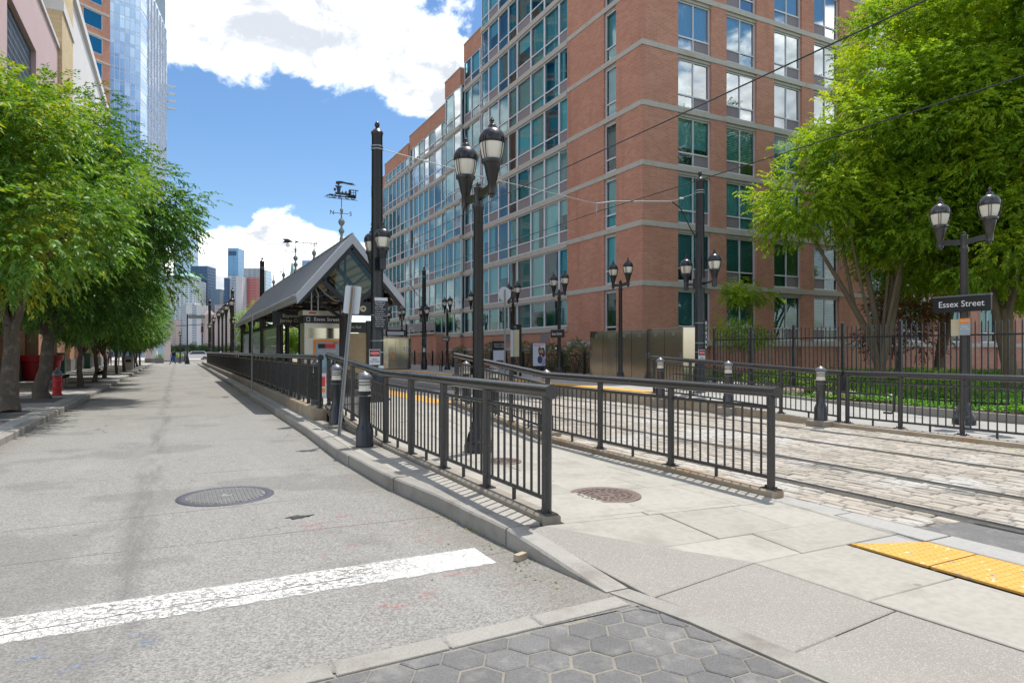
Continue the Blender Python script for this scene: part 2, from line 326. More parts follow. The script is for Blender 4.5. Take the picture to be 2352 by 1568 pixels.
def gridm(name, wall, win, cw, ch, fw, fh, metal=.0, rough=.5, win_rough=.15):
    """Far facade: storeys and bays too small to pick apart."""
    m, k = new_mat(name); p = k.pos(); x, y, z = k.sep(p)[:]
    u = k.math('FRACT', k.math('DIVIDE', k.math('ADD', x, k.math('MULTIPLY', y, .83)), cw)); v = k.math('FRACT', k.math('DIVIDE', z, ch))
    f = k.math('MULTIPLY', k.math('LESS_THAN', u, fw), k.math('LESS_THAN', v, fh))
    n = k.noise(p, .02, 2)
    out(k, princ(k, k.mix(f, k.mix(n, sc(wall, .85), sc(wall, 1.1)), k.mix(n, sc(win, .8), sc(win, 1.2))), k.mix(f, (rough,)*3, (win_rough,)*3), k.math('MULTIPLY', f, metal)))
# ------------------------------------------------------------------ geometry helpers
def wloc(o):
    v = Vector((0, 0, 0))
    while o is not None: v += o.location; o = o.parent
    return v
class MB:
    """Collects faces; build() links them as ONE mesh object."""
    def __init__(s): s.v = []; s.f = []
    def add(s, vs, fs):
        o = len(s.v); s.v += [tuple(a) for a in vs]; s.f += [tuple(i+o for i in q) for q in fs]; return s
    def box(s, x0, x1, y0, y1, z0, z1):
        return s.add([(x0,y0,z0),(x1,y0,z0),(x1,y1,z0),(x0,y1,z0),(x0,y0,z1),(x1,y0,z1),(x1,y1,z1),(x0,y1,z1)],
                     [(3,2,1,0),(4,5,6,7),(0,1,5,4),(1,2,6,5),(2,3,7,6),(3,0,4,7)])
    def obox(s, c, sx, sy, sz, m=None):
        m = m or Matrix.Identity(3); c = Vector(c)
        vs = [c + m @ Vector((a*sx/2, b*sy/2, d*sz/2)) for d in (-1, 1) for a, b in ((-1,-1),(1,-1),(1,1),(-1,1))]
        return s.add(vs, [(3,2,1,0),(4,5,6,7),(0,1,5,4),(1,2,6,5),(2,3,7,6),(3,0,4,7)])
    def bar(s, p, q, w, h):
        p = Vector(p); q = Vector(q); d = (q-p); L = d.length; d.normalize()
        up = Vector((0,0,1)) if abs(d.z) < .95 else Vector((0,1,0))
        x = d.cross(up).normalized(); y = x.cross(d)
        m = Matrix((x, d, y)).transposed()
        return s.obox((p+q)/2, w, L, h, m)
    def tube(s, pts, r, n=8, caps=True):
        pts = [Vector(p) for p in pts]; rs = r if isinstance(r, (list, tuple)) else [r]*len(pts)
        o = len(s.v); a = None
        for i, p in enumerate(pts):
            d = (pts[min(i+1, len(pts)-1)] - pts[max(i-1, 0)]).normalized()
            if a is None:
                a = d.cross(Vector((0,0,1)))
                if a.length < .05: a = d.cross(Vector((0,1,0)))
            else:
                a = a-d*a.dot(d)
                if a.length < 1e-4: a = d.cross(Vector((0,1,0)))
            a.normalize(); b = a.cross(d)
            for j in range(n):
                t = 2*math.pi*j/n; s.v.append(tuple(p + (a*math.cos(t) + b*math.sin(t))*rs[i]))
        for i in range(len(pts)-1):
            for j in range(n):
                a = o+i*n+j; b = o+i*n+(j+1) % n; s.f.append((a, a+n, b+n, b))
        if caps:
            s.f.append(tuple(o+j for j in range(n))); s.f.append(tuple(o+(len(pts)-1)*n+j for j in reversed(range(n))))
        return s
    def lathe(s, prof, n=20, c=(0,0,0), flute=None, sq=False):
        """prof: (r, z) upwards; flute: fraction taken off every other vertex between two profile rows."""
        o = len(s.v)
        for i, (r, z) in enumerate(prof):
            for j in range(n):
                t = 2*math.pi*(j+.5)/n; rr = r
                if flute and flute[0] <= i <= flute[1] and j % 2: rr = r*(1-flute[2])
                s.v.append((c[0]+rr*math.cos(t), c[1]+rr*math.sin(t), c[2]+z))
        for i in range(len(prof)-1):
            for j in range(n):
                a = o+i*n+j; b = o+i*n+(j+1) % n; s.f.append((a, b, b+n, a+n))
        s.f.append(tuple(o+j for j in reversed(range(n)))); s.f.append(tuple(o+(len(prof)-1)*n+j for j in range(n)))
        return s
    def prism(s, poly, z0, z1, m=None):
        """poly: counter-clockwise xy; m: maps (x, y, z) to where it stands."""
        n = len(poly); vs = [Vector((x, y, z0)) for x, y in poly] + [Vector((x, y, z1)) for x, y in poly]
        if m: vs = [m @ v for v in vs]
        return s.add(vs, [tuple(reversed(range(n))), tuple(range(n, 2*n))] + [(i, (i+1) % n, n+(i+1) % n, n+i) for i in range(n)])
    def quad(s, a, b, c, d): return s.add([a, b, c, d], [(0,1,2,3)])
    def mesh(s, name, smooth=None):
        me = bpy.data.meshes.new(name); me.from_pydata(s.v, [], s.f); me.update()
        if smooth:
            me.polygons.foreach_set('use_smooth', [True]*len(me.polygons)); me.set_sharp_from_angle(angle=smooth)
        return me
    def build(s, name, mat, parent=None, smooth=None, world=False, loc=None, **props):
        if world and parent is not None:
            L = wloc(parent); s.v = [(a-L.x, b-L.y, c-L.z) for a, b, c in s.v]
        return link(name, s.mesh(name, smooth), mat, parent, loc, **props)
def link(name, me, mat=None, parent=None, loc=None, rotz=0, scale=None, **props):
    o = bpy.data.objects.new(name, me); COL.objects.link(o)
    if mat and not me.materials: me.materials.append(MATS[mat])
    if parent is not None: o.parent = parent
    if loc is not None: o.location = loc
    if rotz: o.rotation_euler = (0, 0, rotz)
    if scale: o.scale = scale
    for a, b in props.items(): o[a] = b
    return o
def thing(name, label, cat, loc=(0,0,0), rotz=0, group=None):
    o = bpy.data.objects.new(name, None); COL.objects.link(o); o.empty_display_size = .2
    o.location = loc; o.rotation_euler = (0, 0, rotz); o['label'] = label; o['category'] = cat
    if group: o['group'] = group
    return o
def tag(o, label, cat, group=None):
    o['label'] = label; o['category'] = cat
    if group: o['group'] = group
    return o
def copy_tree(o, parent=None):
    c = o.copy(); COL.objects.link(c); c.parent = parent
    for ch in list(o.children): copy_tree(ch, c)
    return c
def dup(root, loc, label, rotz=None, group=None):
    c = copy_tree(root); c.location = loc; c['label'] = label
    if rotz is not None: c.rotation_euler = (0, 0, rotz)
    if group: c['group'] = group
    return c
FACE_Y = Matrix(((1,0,0),(0,0,-1),(0,1,0)))          # text/pane plane turned to face -y
FACE_X = Matrix(((0,0,-1),(-1,0,0),(0,1,0)))         # to face -x
_txt = {}
def txt_mesh(s, size, align='CENTER', depth=.002):
    cu = bpy.data.curves.new('lettering', 'FONT'); cu.body = s; cu.size = size; cu.align_x = align; cu.align_y = 'CENTER'; cu.extrude = depth; cu.resolution_u = 3
    ob = bpy.data.objects.new('lettering', cu); COL.objects.link(ob)
    dg = bpy.context.evaluated_depsgraph_get(); me = bpy.data.meshes.new_from_object(ob.evaluated_get(dg))
    bpy.data.objects.remove(ob); bpy.data.curves.remove(cu); return me
def text(s, size, mat, parent, loc, face, align='CENTER', name='lettering', bold=0):
    me = txt_mesh(s, size, align); o = link(name, me, mat, parent, loc)
    o.rotation_euler = face.to_euler(); return o
def plate(w, h, t, name, mat, parent, loc, face, round_=0):
    mb = MB()
    if round_:
        pts = []
        for cx, cy, a0 in ((w/2-round_, h/2-round_, 0), (-w/2+round_, h/2-round_, 90), (-w/2+round_, -h/2+round_, 180), (w/2-round_, -h/2+round_, 270)):
            for q in range(4): a = R(a0+q*30); pts.append((cx+round_*math.cos(a), cy+round_*math.sin(a)))
        mb.prism(pts, -t/2, t/2)
    else: mb.box(-w/2, w/2, -h/2, h/2, -t/2, t/2)
    o = mb.build(name, mat, parent, loc=loc); o.rotation_euler = face.to_euler(); return o

# ------------------------------------------------------------------ leaves
def leaf_mesh(name, P, D, N, L, W, rv, mat, droop=.25):
    n = len(P); D = D/np.linalg.norm(D, axis=1, keepdims=True)
    Sd = np.cross(D, N); Sd /= np.linalg.norm(Sd, axis=1, keepdims=True)+1e-9
    L = np.asarray(L).reshape(-1, 1)*np.ones((n, 1)); W = np.asarray(W).reshape(-1, 1)*np.ones((n, 1))
    V = np.empty((n, 4, 3)); V[:, 0] = P; mid = P+D*L*.45; V[:, 1] = mid+Sd*W*.5; V[:, 3] = mid-Sd*W*.5
    V[:, 2] = P+D*L; V[:, 2, 2] -= (L*droop)[:, 0]
    me = bpy.data.meshes.new(name); me.vertices.add(n*4); me.vertices.foreach_set('co', V.ravel())
    me.loops.add(n*4); me.loops.foreach_set('vertex_index', np.arange(n*4, dtype=np.int32))
    me.polygons.add(n); me.polygons.foreach_set('loop_start', np.arange(0, n*4, 4, dtype=np.int32)); me.polygons.foreach_set('loop_total', np.full(n, 4, dtype=np.int32))
    at = me.attributes.new('rnd', 'FLOAT', 'FACE'); at.data.foreach_set('value', np.asarray(rv, dtype=np.float32))
    me.update(); me.materials.append(MATS[mat]); return me
def unit(v): return v/(np.linalg.norm(v, axis=1, keepdims=True)+1e-9)
def sprays(g, O, Dir, per, slen, L, W, mat, name, droop=.35, tone=None):
    """Twigs carrying two rows of leaves, as on a zelkova shoot."""
    n = len(O); Dir = unit(Dir); up = np.array([0, 0, 1.0])
    side = np.cross(Dir, up); side = unit(side+1e-4); s = (np.arange(per)+.6)/per
    ln = slen*g.uniform(.6, 1.25, (n, 1))
    P = O[:, None, :] + Dir[:, None, :]*(ln[:, :, None]*s[None, :, None]); P[:, :, 2] -= droop*(ln*s[None, :]**2)
    sg = np.where(np.arange(per) % 2, 1.0, -1.0)[None, :, None]
    D = Dir[:, None, :]*.75 + side[:, None, :]*sg*.8 + g.normal(0, .28, (n, per, 3)); D[:, :, 2] -= .30
    N = np.broadcast_to(up, (n, per, 3)) + g.normal(0, .45, (n, per, 3))
    t = (tone if tone is not None else g.uniform(.15, .85, n))[:, None]*.5 + g.uniform(0, .5, (n, per))
    m = n*per
    return leaf_mesh(name, P.reshape(m, 3), D.reshape(m, 3), N.reshape(m, 3), L*g.uniform(.7, 1.25, m), W*g.uniform(.75, 1.25, m), t.ravel(), mat)
def crown_points(g, lobes, nclump, nspray, rc, shell=.55):
    """Clumps spread through ellipsoid lobes (centre, radii), each a burst of sprays; leaves gaps between clumps."""
    vol = np.array([l[1][0]*l[1][1]*l[1][2] for l in lobes])**.75; pick = g.choice(len(lobes), nclump, p=vol/vol.sum())
    u = unit(g.normal(0, 1, (nclump, 3))); rad = g.uniform(shell**2, 1.0, nclump)**.5
    C = np.array([lobes[i][0] for i in pick]) + u*rad[:, None]*np.array([lobes[i][1] for i in pick])*(1+g.normal(0, .07, (nclump, 1)))
    ci = g.integers(0, nclump, nspray); dv = unit(g.normal(0, 1, (nspray, 3)))
    rr = rc*g.uniform(.15, 1.0, (nspray, 1))**.6
    O = C[ci] + dv*rr*np.array([1.25, 1.25, .75]); Dd = dv*.8 + u[ci]*.7; Dd[:, 2] -= .12
    ctone = g.uniform(0, 1, nclump)[ci]
    return C, O, Dd, ctone
def limbs(g, base, fork, C, r0, n, name, mat, parent, extra=()):
    """Tapered trunk with root flare, then limbs bending out to some of the clumps."""
    mb = MB(); b = Vector(base); f = Vector(fork)
    mid = [b.lerp(f, t)+Vector((g.normal(0, .05), g.normal(0, .05), 0)) for t in (.12, .4, .7)]
    mb.tube([b+Vector((0,0,-.05)), mid[0], mid[1], mid[2], f], [r0*1.35, r0*1.08, r0*.95, r0*.86, r0*.8], 12)
    idx = g.choice(len(C), min(n, len(C)), replace=False)
    for i in idx:
        e = Vector(C[i]); st = b.lerp(f, g.uniform(.78, 1.0)); dist = (e-st).length
        m1 = st.lerp(e, .33)+Vector((g.normal(0, .12), g.normal(0, .12), dist*.13)); m2 = st.lerp(e, .68)+Vector((g.normal(0, .15), g.normal(0, .15), dist*.10))
        rr = r0*g.uniform(.30, .5)
        mb.tube([st, m1, m2, e], [rr, rr*.7, rr*.42, rr*.1], 6, caps=False)
        for q in range(2):
            e2 = m2+Vector((g.normal(0, .6), g.normal(0, .6), g.uniform(-.1, .7))); mb.tube([m2, m2.lerp(e2, .5)+Vector((0,0,.08)), e2], [rr*.35, rr*.2, rr*.05], 5, caps=False)
    for pts, rs in extra: mb.tube(pts, rs, 8, caps=False)
    return mb.build(name, mat, parent, smooth=R(60))
# ------------------------------------------------------------------ ground, road, pavements, tracks
def clamp(v, a=0.0, b=1.0): return max(a, min(b, v))
def lerp(a, b, t): return a+(b-a)*t
def isl(x, y):
    """Height of the island pavement: flush at the crossing, kerb-high beside the street, ramping up to platform height."""
    base = lerp(.14, .03, clamp((x-2.2)/3.3)); f = clamp((y-3.3)/1.4); g = clamp((y-9.6)/4.4)
    return base*f + (.36-base)*g
def rside(y): return .06 + .29*clamp((y-9.0)/6.4)          # right-hand pavement rising to the platform
STR = dict(kind='structure')
gm = MB(); gm.quad((-400, -60, -.06), (400, -60, -.06), (400, 172, -.06), (-400, 172, -.06)); gm.build('ground', 'city_ground', **STR)
rv = MB(); rv.quad((-2500, 172, -3.2), (2500, 172, -3.2), (2500, 1560, -3.2), (-2500, 1560, -3.2)); rv.build('river', 'river_water', **STR)
sh = MB(); sh.box(-2500, 2500, 1556, 4000, -8, -1.2); sh.build('far_shore', 'city_ground', **STR)
em = MB(); em.box(-400, 400, 168, 173, -6, .25); em.build('embankment', 'granite', **STR)

KERB = [(2.12, 84), (2.12, 12.2), (2.05, 9.6), (2.11, 7.2), (2.24, 6.0), (2.33, 4.65), (2.45, 3.45), (2.56, 3.12), (2.70, 2.05), (2.84, .9), (3.1, -2.0)]
def kx(y):
    for (x0, y0), (x1, y1) in zip(KERB, KERB[1:]):
        if y <= y0 and y >= y1: return lerp(x0, x1, (y0-y)/(y0-y1))
    return KERB[-1][0] if y < KERB[-1][1] else KERB[0][0]
def kz(y): return clamp((y-3.45)/1.2)*.145+.004
rd = MB()
ys = [88, 60, 40, 25, 16, 12.2, 9.6, 7.2, 6.0, 4.65, 3.45, 3.2]
for a, b in zip(ys, ys[1:]): rd.quad((-2.6, a, 0), (-2.6, b, 0), (kx(b)+.05, b, 0), (kx(a)+.05, a, 0))
rd.quad((-2.6, 3.2, 0), (-30, 3.2, 0), (-30, 13.3, 0), (-2.6, 13.3, 0)) if False else None
road = rd.build('road', 'asphalt', **STR)
rx = MB(); rx.quad((-40, 88, -.004), (60, 88, -.004), (60, 118, -.004), (-40, 118, -.004)); rx.build('cross_street', 'asphalt', **STR)
pr = MB(); pr.box(-60, 90, 118, 168, -.3, .10); pr.build('promenade', 'promenade', **STR)
ra = MB(); ra.quad((-14, -8, -.02), (3.3, -8, -.02), (3.3, 3.4, -.02), (-14, 3.4, -.02)); ra.build('crossing_bed', 'joint_sand', **STR)

# stop line and spray marks, each a sheet of its own just above the asphalt
sl = MB(); xs = [-2.45, -1.5, -.6, .2, 1.0, 1.7, 2.08]
for a, b in zip(xs, xs[1:]):
    ja = .02*math.sin(a*5); jb = .02*math.sin(b*5)
    sl.quad((a, 4.29+ja, .004), (b, 4.29+jb, .004), (b, 4.73+jb*.5, .004), (a, 4.73+ja*.5, .004))
sl.build('stop_line', 'road_paint', **STR)
for nm, mt, x0, x1, y0, y1 in (('paint_mark', 'pink_spray', .9, 2.22, 3.75, 4.28), ('paint_mark', 'pink_spray', .95, 1.95, 5.0, 6.3), ('paint_mark', 'blue_spray', -.9, -.1, 3.45, 4.2)):
    q = MB(); q.quad((x0, y0, .005), (x1, y0, .005), (x1, y1, .005), (x0, y1, .005)); q.build(nm, mt, road)
# a worn pothole beside the manhole
ph = MB(); pts = [(1.02+.10*(1+.45*math.sin(5*a)+.2*math.sin(9*a))*math.cos(a), 6.35+.055*(1+.4*math.cos(3*a)+.25*math.sin(8*a))*math.sin(a)) for a in [i*math.pi/9 for i in range(18)]]
ph.prism(pts, .002, .006); ph.build('pothole', 'groove_rubber', road)

# kerb stones, street side of the island; each its own stone
kerb = MB(); kerb.box(2.2, 2.24, -2, -1.98, -.3, -.28); kerb = kerb.build('kerb', 'granite', **STR)
y = 84.0; g = random.Random(3)
while y > -1.5:
    L = g.uniform(1.35, 1.9) if y < 30 else 3.6
    y1 = y-L; gap = .006 if y < 14 else 0; dx = g.uniform(-.012, .012) if y < 14 else 0
    if y1 < 4.65 < y and y-4.65 > .5: y1 = 4.65
    elif y1 < 3.45 < y and y-3.45 > .4: y1 = 3.45
    a, b = y-gap, y1+gap; wk = .17 if y1 >= 3.4 else .15
    mb = MB(); n = 3; top = []
    for t in [i/n for i in range(n+1)]:
        yy = lerp(a, b, t); x = kx(yy)+dx; z = kz(yy)+(g.uniform(-.004, .004) if y < 14 else 0); top.append((x, yy, z))
    vs = []; r = .016
    for x, yy, z in top: vs += [(x, yy, -.2), (x, yy, z-r if z > .03 else z), (x+r, yy, z), (x+wk, yy, z), (x+wk, yy, -.2)]
    fs = []
    for i in range(n):
        o = i*5
        for j in range(4): fs.append((o+j, o+5+j, o+6+j, o+1+j))
    fs += [(0, 1, 2, 3, 4), tuple(n*5+j for j in (4, 3, 2, 1, 0))]
    mb.add(vs, [tuple(reversed(q)) for q in fs]); mb.build('kerb_stone', None, kerb).data.materials.append(MATS['granite'])
    y = y1
# left kerb and pavement
lk = MB(); lk.box(-2.70, -2.69, 10, 10.01, -.3, -.28); lk = lk.build('left_kerb', 'granite', **STR)
y = 2.0
while y < 86:
    L = g.uniform(1.6, 2.3); mb = MB(); z = .135+g.uniform(-.006, .006); x0 = -2.555+g.uniform(-.012, .012)
    a, b = y+.006, y+L-.006
    mb.add([(x0, a, -.1), (x0, a, z-.02), (x0-.02, a, z), (-2.74, a, z), (-2.74, a, -.1), (x0, b, -.1), (x0, b, z-.02), (x0-.02, b, z), (-2.74, b, z), (-2.74, b, -.1)],
           [(0, 5, 6, 1), (1, 6, 7, 2), (2, 7, 8, 3), (3, 8, 9, 4), (4, 3, 2, 1, 0)[::-1], (5, 6, 7, 8, 9)[::-1]])
    mb.build('kerb_stone', 'granite', lk); y += L
lp = MB(); lp.box(-7.6, -2.742, 2, 87, -.1, .118); lp = lp.build('left_pavement', 'joint_sand', **STR)
TREES_L = [(-3.5, 19.0), (-3.6, 23.9), (-3.45, 31.0), (-3.4, 35.4), (-3.4, 40.4), (-3.3, 47.5), (-3.3, 53.0), (-3.3, 58.5), (-3.3, 64.0), (-3.3, 69.5), (-3.3, 75.0)]
slab_cache = {}
def slab_box(name, x0, x1, y0, y1, z0, z1, mat, parent, r=.006):
    kx_ = (round(x1-x0, 3), round(y1-y0, 3), round(z1-z0, 3), mat)
    if kx_ not in slab_cache:
        w, h, t = x1-x0, y1-y0, z1-z0; mb = MB()
        mb.add([(0,0,0),(w,0,0),(w,h,0),(0,h,0),(0,0,t-r),(w,0,t-r),(w,h,t-r),(0,h,t-r),(r,r,t),(w-r,r,t),(w-r,h-r,t),(r,h-r,t)],
               [(0,1,5,4),(1,2,6,5),(2,3,7,6),(3,0,4,7),(4,5,9,8),(5,6,10,9),(6,7,11,10),(7,4,8,11),(8,9,10,11)])
        slab_cache[kx_] = mb.mesh(name)
    return link(name, slab_cache[kx_], mat, parent, (x0, y0, z0))
y = 2.0; i = 0
while y < 86:
    L = 2.45; pit = any(abs(ty-(y+L/2)) < L/2+.01 for _, ty in TREES_L) or (13.4 < y+L < 18)
    if y < 60:
        for x0, x1 in ((-4.38, -2.75), (-6.0, -4.39), (-7.58, -6.01)):
            if x0 == -4.38 and pit: slab_box('tree_pit', x0+.01, x1-.3, y+.3, y+L-.01, .09, .128, 'pavement_dark', lp); slab_box('slab', x1-.29, x1, y+.005, y+L-.005, .09, .132, 'concrete', lp); slab_box('slab', x0+.01, x1-.3, y+.005, y+.29, .09, .132, 'concrete', lp)
            else: slab_box('slab', x0, x1, y+.005, y+L-.005, .09, .132, 'concrete', lp)
    else: slab_box('slab', -7.58, -2.75, y+.005, y+L-.005, .09, .132, 'concrete', lp)
    y += L
# iron grates by the near kerb
for yy in (13.75, 14.65):
    gr = MB(); gr.box(-4.6, -3.05, yy, yy+.55, .126, .136)
    gr.build('grate', 'pavement_dark', lp)
    gb = MB()
    for q in range(14): gb.box(-4.56+q*.108, -4.50+q*.108, yy+.03, yy+.52, .137, .142)
    gb.build('grate_bars', 'black_metal', lp, kind='stuff')

# the island: bed under the stones, then stones one by one
ib = MB(); gx = [2.68, 3.1, 4.1, 5.6]; gy = [-3, 1, 3.3, 4.0, 4.7, 7, 9.6, 11, 12.5, 14.2]
for ya, yb in zip(gy, gy[1:]):
    for xa, xb in zip(gx, gx[1:]):
        ib.quad(*[(max(q, kx(v)+.1), v, isl(q, v)-.022) for q, v in ((xa, ya), (xb, ya), (xb, yb), (xa, yb))])
for ya, yb in zip(gy[3:], gy[4:]): ib.quad((2.7, ya, min(.115, isl(2.7, ya)-.022)), (2.7, yb, min(.115, isl(2.7, yb)-.022)), (kx(yb)+.1, yb, min(.115, kz(yb)-.03)), (kx(ya)+.1, ya, min(.115, kz(ya)-.03)))
island = ib.build('island_pavement', 'joint_sand', **STR)
def stone(poly, mat='bluestone', name='slab', hf=isl, j=.004, up=0.0, parent=None, th=.05):
    c = [sum(p[0] for p in poly)/len(poly), sum(p[1] for p in poly)/len(poly)]; n = len(poly); g_ = g.uniform(-.003, .003)
    def pt(p, d, dz): 
        v = Vector((c[0]-p[0], c[1]-p[1])); v = v.normalized()*d*1.4 if v.length > 0 else v; x, y = p[0]+v.x, p[1]+v.y
        return (x, y, hf(x, y)+dz+up+g_+tx*(x-c[0])+ty*(y-c[1]))
    tx, ty = g.uniform(-.003, .003), g.uniform(-.003, .003)
    vs = [pt(p, j, -th) for p in poly]+[pt(p, j, -.005) for p in poly]+[pt(p, j+.008, 0) for p in poly]
    fs = [(i, (i+1) % n, n+(i+1) % n, n+i) for i in range(n)]+[(n+i, n+(i+1) % n, 2*n+(i+1) % n, 2*n+i) for i in range(n)]+[tuple(range(2*n, 3*n))]
    mb = MB(); mb.add(vs, fs); return mb.build(name, mat, parent or island)
# washed-aggregate concrete flares beside the street
stone([(2.665, 3.26), (3.74, 3.44), (2.68, 4.66), (2.505, 4.66), (2.565, 4.0)], 'aggregate_concrete')
stone([(2.825, 2.34), (3.83, 2.44), (3.74, 3.44), (2.68, 3.26)], 'aggregate_concrete')
stone([(2.965, 1.2), (3.95, 1.3), (3.83, 2.44), (2.825, 2.34)], 'aggregate_concrete')
stone([(3.125, -.4), (4.1, -.3), (3.95, 1.3), (2.965, 1.2)], 'aggregate_concrete')
def axl(y):                                        # where the flares end and the bluestone starts
    if y > 4.66: return 2.88
    if y > 3.44: return lerp(3.74, 2.66, (y-3.44)/1.22)
    return lerp(3.74, 3.95, (3.44-y)/2.14)
y = 14.0; g = random.Random(5)
while y > -.4:
    d = g.uniform(.62, .95)
    for brk in (4.66, 3.44):
        if y-d < brk < y and y-brk > .25: d = y-brk
    if y-d < 4.66 and y > 4.7: d = y-4.66
    ya, yb = y, y-d
    xr = 5.48 if yb > 3.35 else 4.76
    x = axl(ya-.001 if ya > 4.66 else ya); xl2 = axl(yb+.001)
    cuts = []; q = max(x, xl2)+g.uniform(.5, 1.0)
    while q < xr-.45: cuts.append(q); q += g.uniform(.75, 1.35)
    ed = [None]+cuts+[xr]
    for i in range(len(ed)-1):
        sk = g.uniform(-.02, .02)
        a = (x, xl2) if ed[i] is None else (ed[i], ed[i]+0)
        stone([(a[1], yb), (ed[i+1], yb), (ed[i+1], ya), (a[0], ya)])
    y -= d
# narrow strip between kerb and railing
y = 13.6
while y > 4.75:
    d = g.uniform(.8, 1.4); yb = max(y-d, 4.72)
    stone([(kx(yb)+.185, yb), (2.68, yb), (2.68, y), (kx(y)+.185, y)], hf=lambda x, v: .138 if v > 9.6 else isl(2.4, v)); y = yb
sp = MB(); sp.box(2.28, 2.52, 13.6, 84, -.1, .13); strip = sp.build('kerb_strip', 'joint_sand', **STR)
y = 13.6
while y < 60: slab_box('slab', 2.30, 2.50, y+.006, y+1.19, .09, .139, 'concrete', strip); y += 1.2
# hexagonal pavers of the street crossing
xb = MB(); 
def hexp(cx, cy, r, poly_clip=None):
    return [(cx+r*math.cos(R(60*i)), cy+r*math.sin(R(60*i))) for i in range(6)]
def clip_half(poly, f):
    o = []
    for i in range(len(poly)):
        a, b = poly[i], poly[(i+1) % len(poly)]; fa, fb = f(a), f(b)
        if fa >= 0: o.append(a)
        if fa*fb < 0: t = fa/(fa-fb); o.append((lerp(a[0], b[0], t), lerp(a[1], b[1], t)))
    return o
hexbed = MB(); hexbed.quad((-6, -4, -.007), (3.2, -4, -.007), (3.2, 3.25, -.007), (-6, 3.25, -.007)); hexbed = hexbed.build('crossing_paving', 'hex_joint', **STR)
r = .125; flat = lambda x, y: 0.0
hex_me = {}
for i in range(-22, 20):
    for j in range(0, 18):
        cx = 1.1+i*1.5*r; cy = 1.0+(j+(.5 if i % 2 else 0))*math.sqrt(3)*r
        if cx < -1.2: continue
        p = hexp(cx, cy, r); full = True
        q = clip_half(p, lambda v: kx(v[1])-.012-v[0])
        q = clip_half(q, lambda v: 3.135-.0*v[0]+.035*(v[0]-.4)-v[1]) if len(q) > 2 else q
        if len(q) < 3: continue
        ar = abs(sum(q[a][0]*q[(a+1) % len(q)][1]-q[(a+1) % len(q)][0]*q[a][1] for a in range(len(q))))/2
        if ar < .004: continue
        if 1.0 < cy and cx > -.9: stone(q, 'hex_paver', 'paver', flat, .003, g.uniform(-.004, .003), hexbed, .03)
# flush stones ending the asphalt
x = -3.0; 
while x < 2.42:
    L = g.uniform(.42, .75); x1 = min(x+L, 2.46)
    if x1 > 2.3: x1 = 2.47
    f = lambda v: 3.15+.035*(v-.4)
    stone([(x, f(x)), (x1, f(x1)), (x1, f(x1)+.155), (x, f(x)+.155)], 'granite', 'edging_stone', flat, .005, .006+g.uniform(-.003, .003), hexbed, .06); x = x1
# tactile warning tiles with domes
dome = []
for i in range(11):
    for j in range(11): dome.append((.03+i*.055, .03+j*.055))
def tactile(x0, y0, poly, parent):
    mb = MB(); mb.prism(poly, .0, .016)
    n = len(poly)
    for u, v in dome:
        px, py = x0+u, y0+v
        if all((poly[(a+1) % n][0]-poly[a][0])*(py-poly[a][1])-(poly[(a+1) % n][1]-poly[a][1])*(px-poly[a][0]) > .012 for a in range(n)):
            o = len(mb.v); rr = .014
            for q in range(6): mb.v.append((px+rr*math.cos(q*1.047), py+rr*math.sin(q*1.047), .016))
            for q in range(6): mb.v.append((px+rr*.55*math.cos(q*1.047), py+rr*.55*math.sin(q*1.047), .021))
            for q in range(6): mb.f.append((o+q, o+(q+1) % 6, o+6+(q+1) % 6, o+6+q))
            mb.f.append(tuple(o+6+q for q in range(6)))
    return mb.build('tactile_tile', 'tactile_yellow', parent)
tactile(4.78, 2.80, [(4.785, 2.81), (5.385, 2.81), (5.385, 3.16), (4.785, 3.42)], island)
for yy in (2.19, 1.58, .97): tactile(4.78, yy, [(4.785, yy+.004), (5.385, yy+.004), (5.385, yy+.606), (4.785, yy+.606)], island)
stone([(4.79, 3.43), (5.40, 3.17), (5.48, 3.44)], 'concrete')
# concrete edge between island and track
for a, b in ((4.95, 4.1), (4.09, 3.2), (3.19, 2.0), (1.99, .6)):
    stone([(5.40, b), (5.74, b), (5.74, a), (5.50 if a > 3.3 else 5.40, a)], 'concrete', 'edging_stone', lambda x, y: .012, .003)

# tram tracks: bed, blocks, rails
tb = MB(); tb.quad((5.7, -6, -.012), (12.05, -6, -.012), (12.05, 90, -.012), (5.7, 90, -.012)); track = tb.build('tram_track_bed', 'track_mortar', **STR)
RAILS = (6.40, 7.84, 9.60, 11.04)
for rx_ in RAILS:
    q = MB(); q.box(rx_-.028, rx_+.034, -6, 90, -.05, .012); q.build('rail', 'rail_steel', track)
    fw = .135 if rx_ < 7 else .088
    q = MB(); q.box(rx_+.036, rx_+fw, -6, 90, -.05, .001); q.build('flangeway', 'groove_rubber', track)
    q = MB(); q.box(rx_+fw+.002, rx_+fw+.035, -6, 90, -.05, .010); q.build('guard_lip', 'rail_steel', track)
blocks = []; g = random.Random(9)
bands = [(5.76, 6.36), (6.54, 7.80), (7.98, 9.56), (9.74, 11.0), (11.18, 11.94)]
for xa, xb in bands:
    nrow = int(round((xb-xa)/.132)); wd = (xb-xa)/nrow
    for i in range(nrow):
        y = 1.2+g.uniform(0, .3)
        while y < 24:
            L = g.uniform(.19, .31); blocks.append((xa+(i+.5)*wd, y+L/2, wd, L)); y += L
def keep(b): return b[1] > 3.5 or b[0] > 6.5
blocks = [b for b in blocks if keep(b)]
def size_px(b):
    Z = b[0]*math.sin(HEAD)+b[1]*math.cos(HEAD); X = b[0]*math.cos(HEAD)-b[1]*math.sin(HEAD); u = X/Z
    return 1/Z if abs(u) < .79 and Z > 3 else 0
blocks.sort(key=size_px, reverse=True)
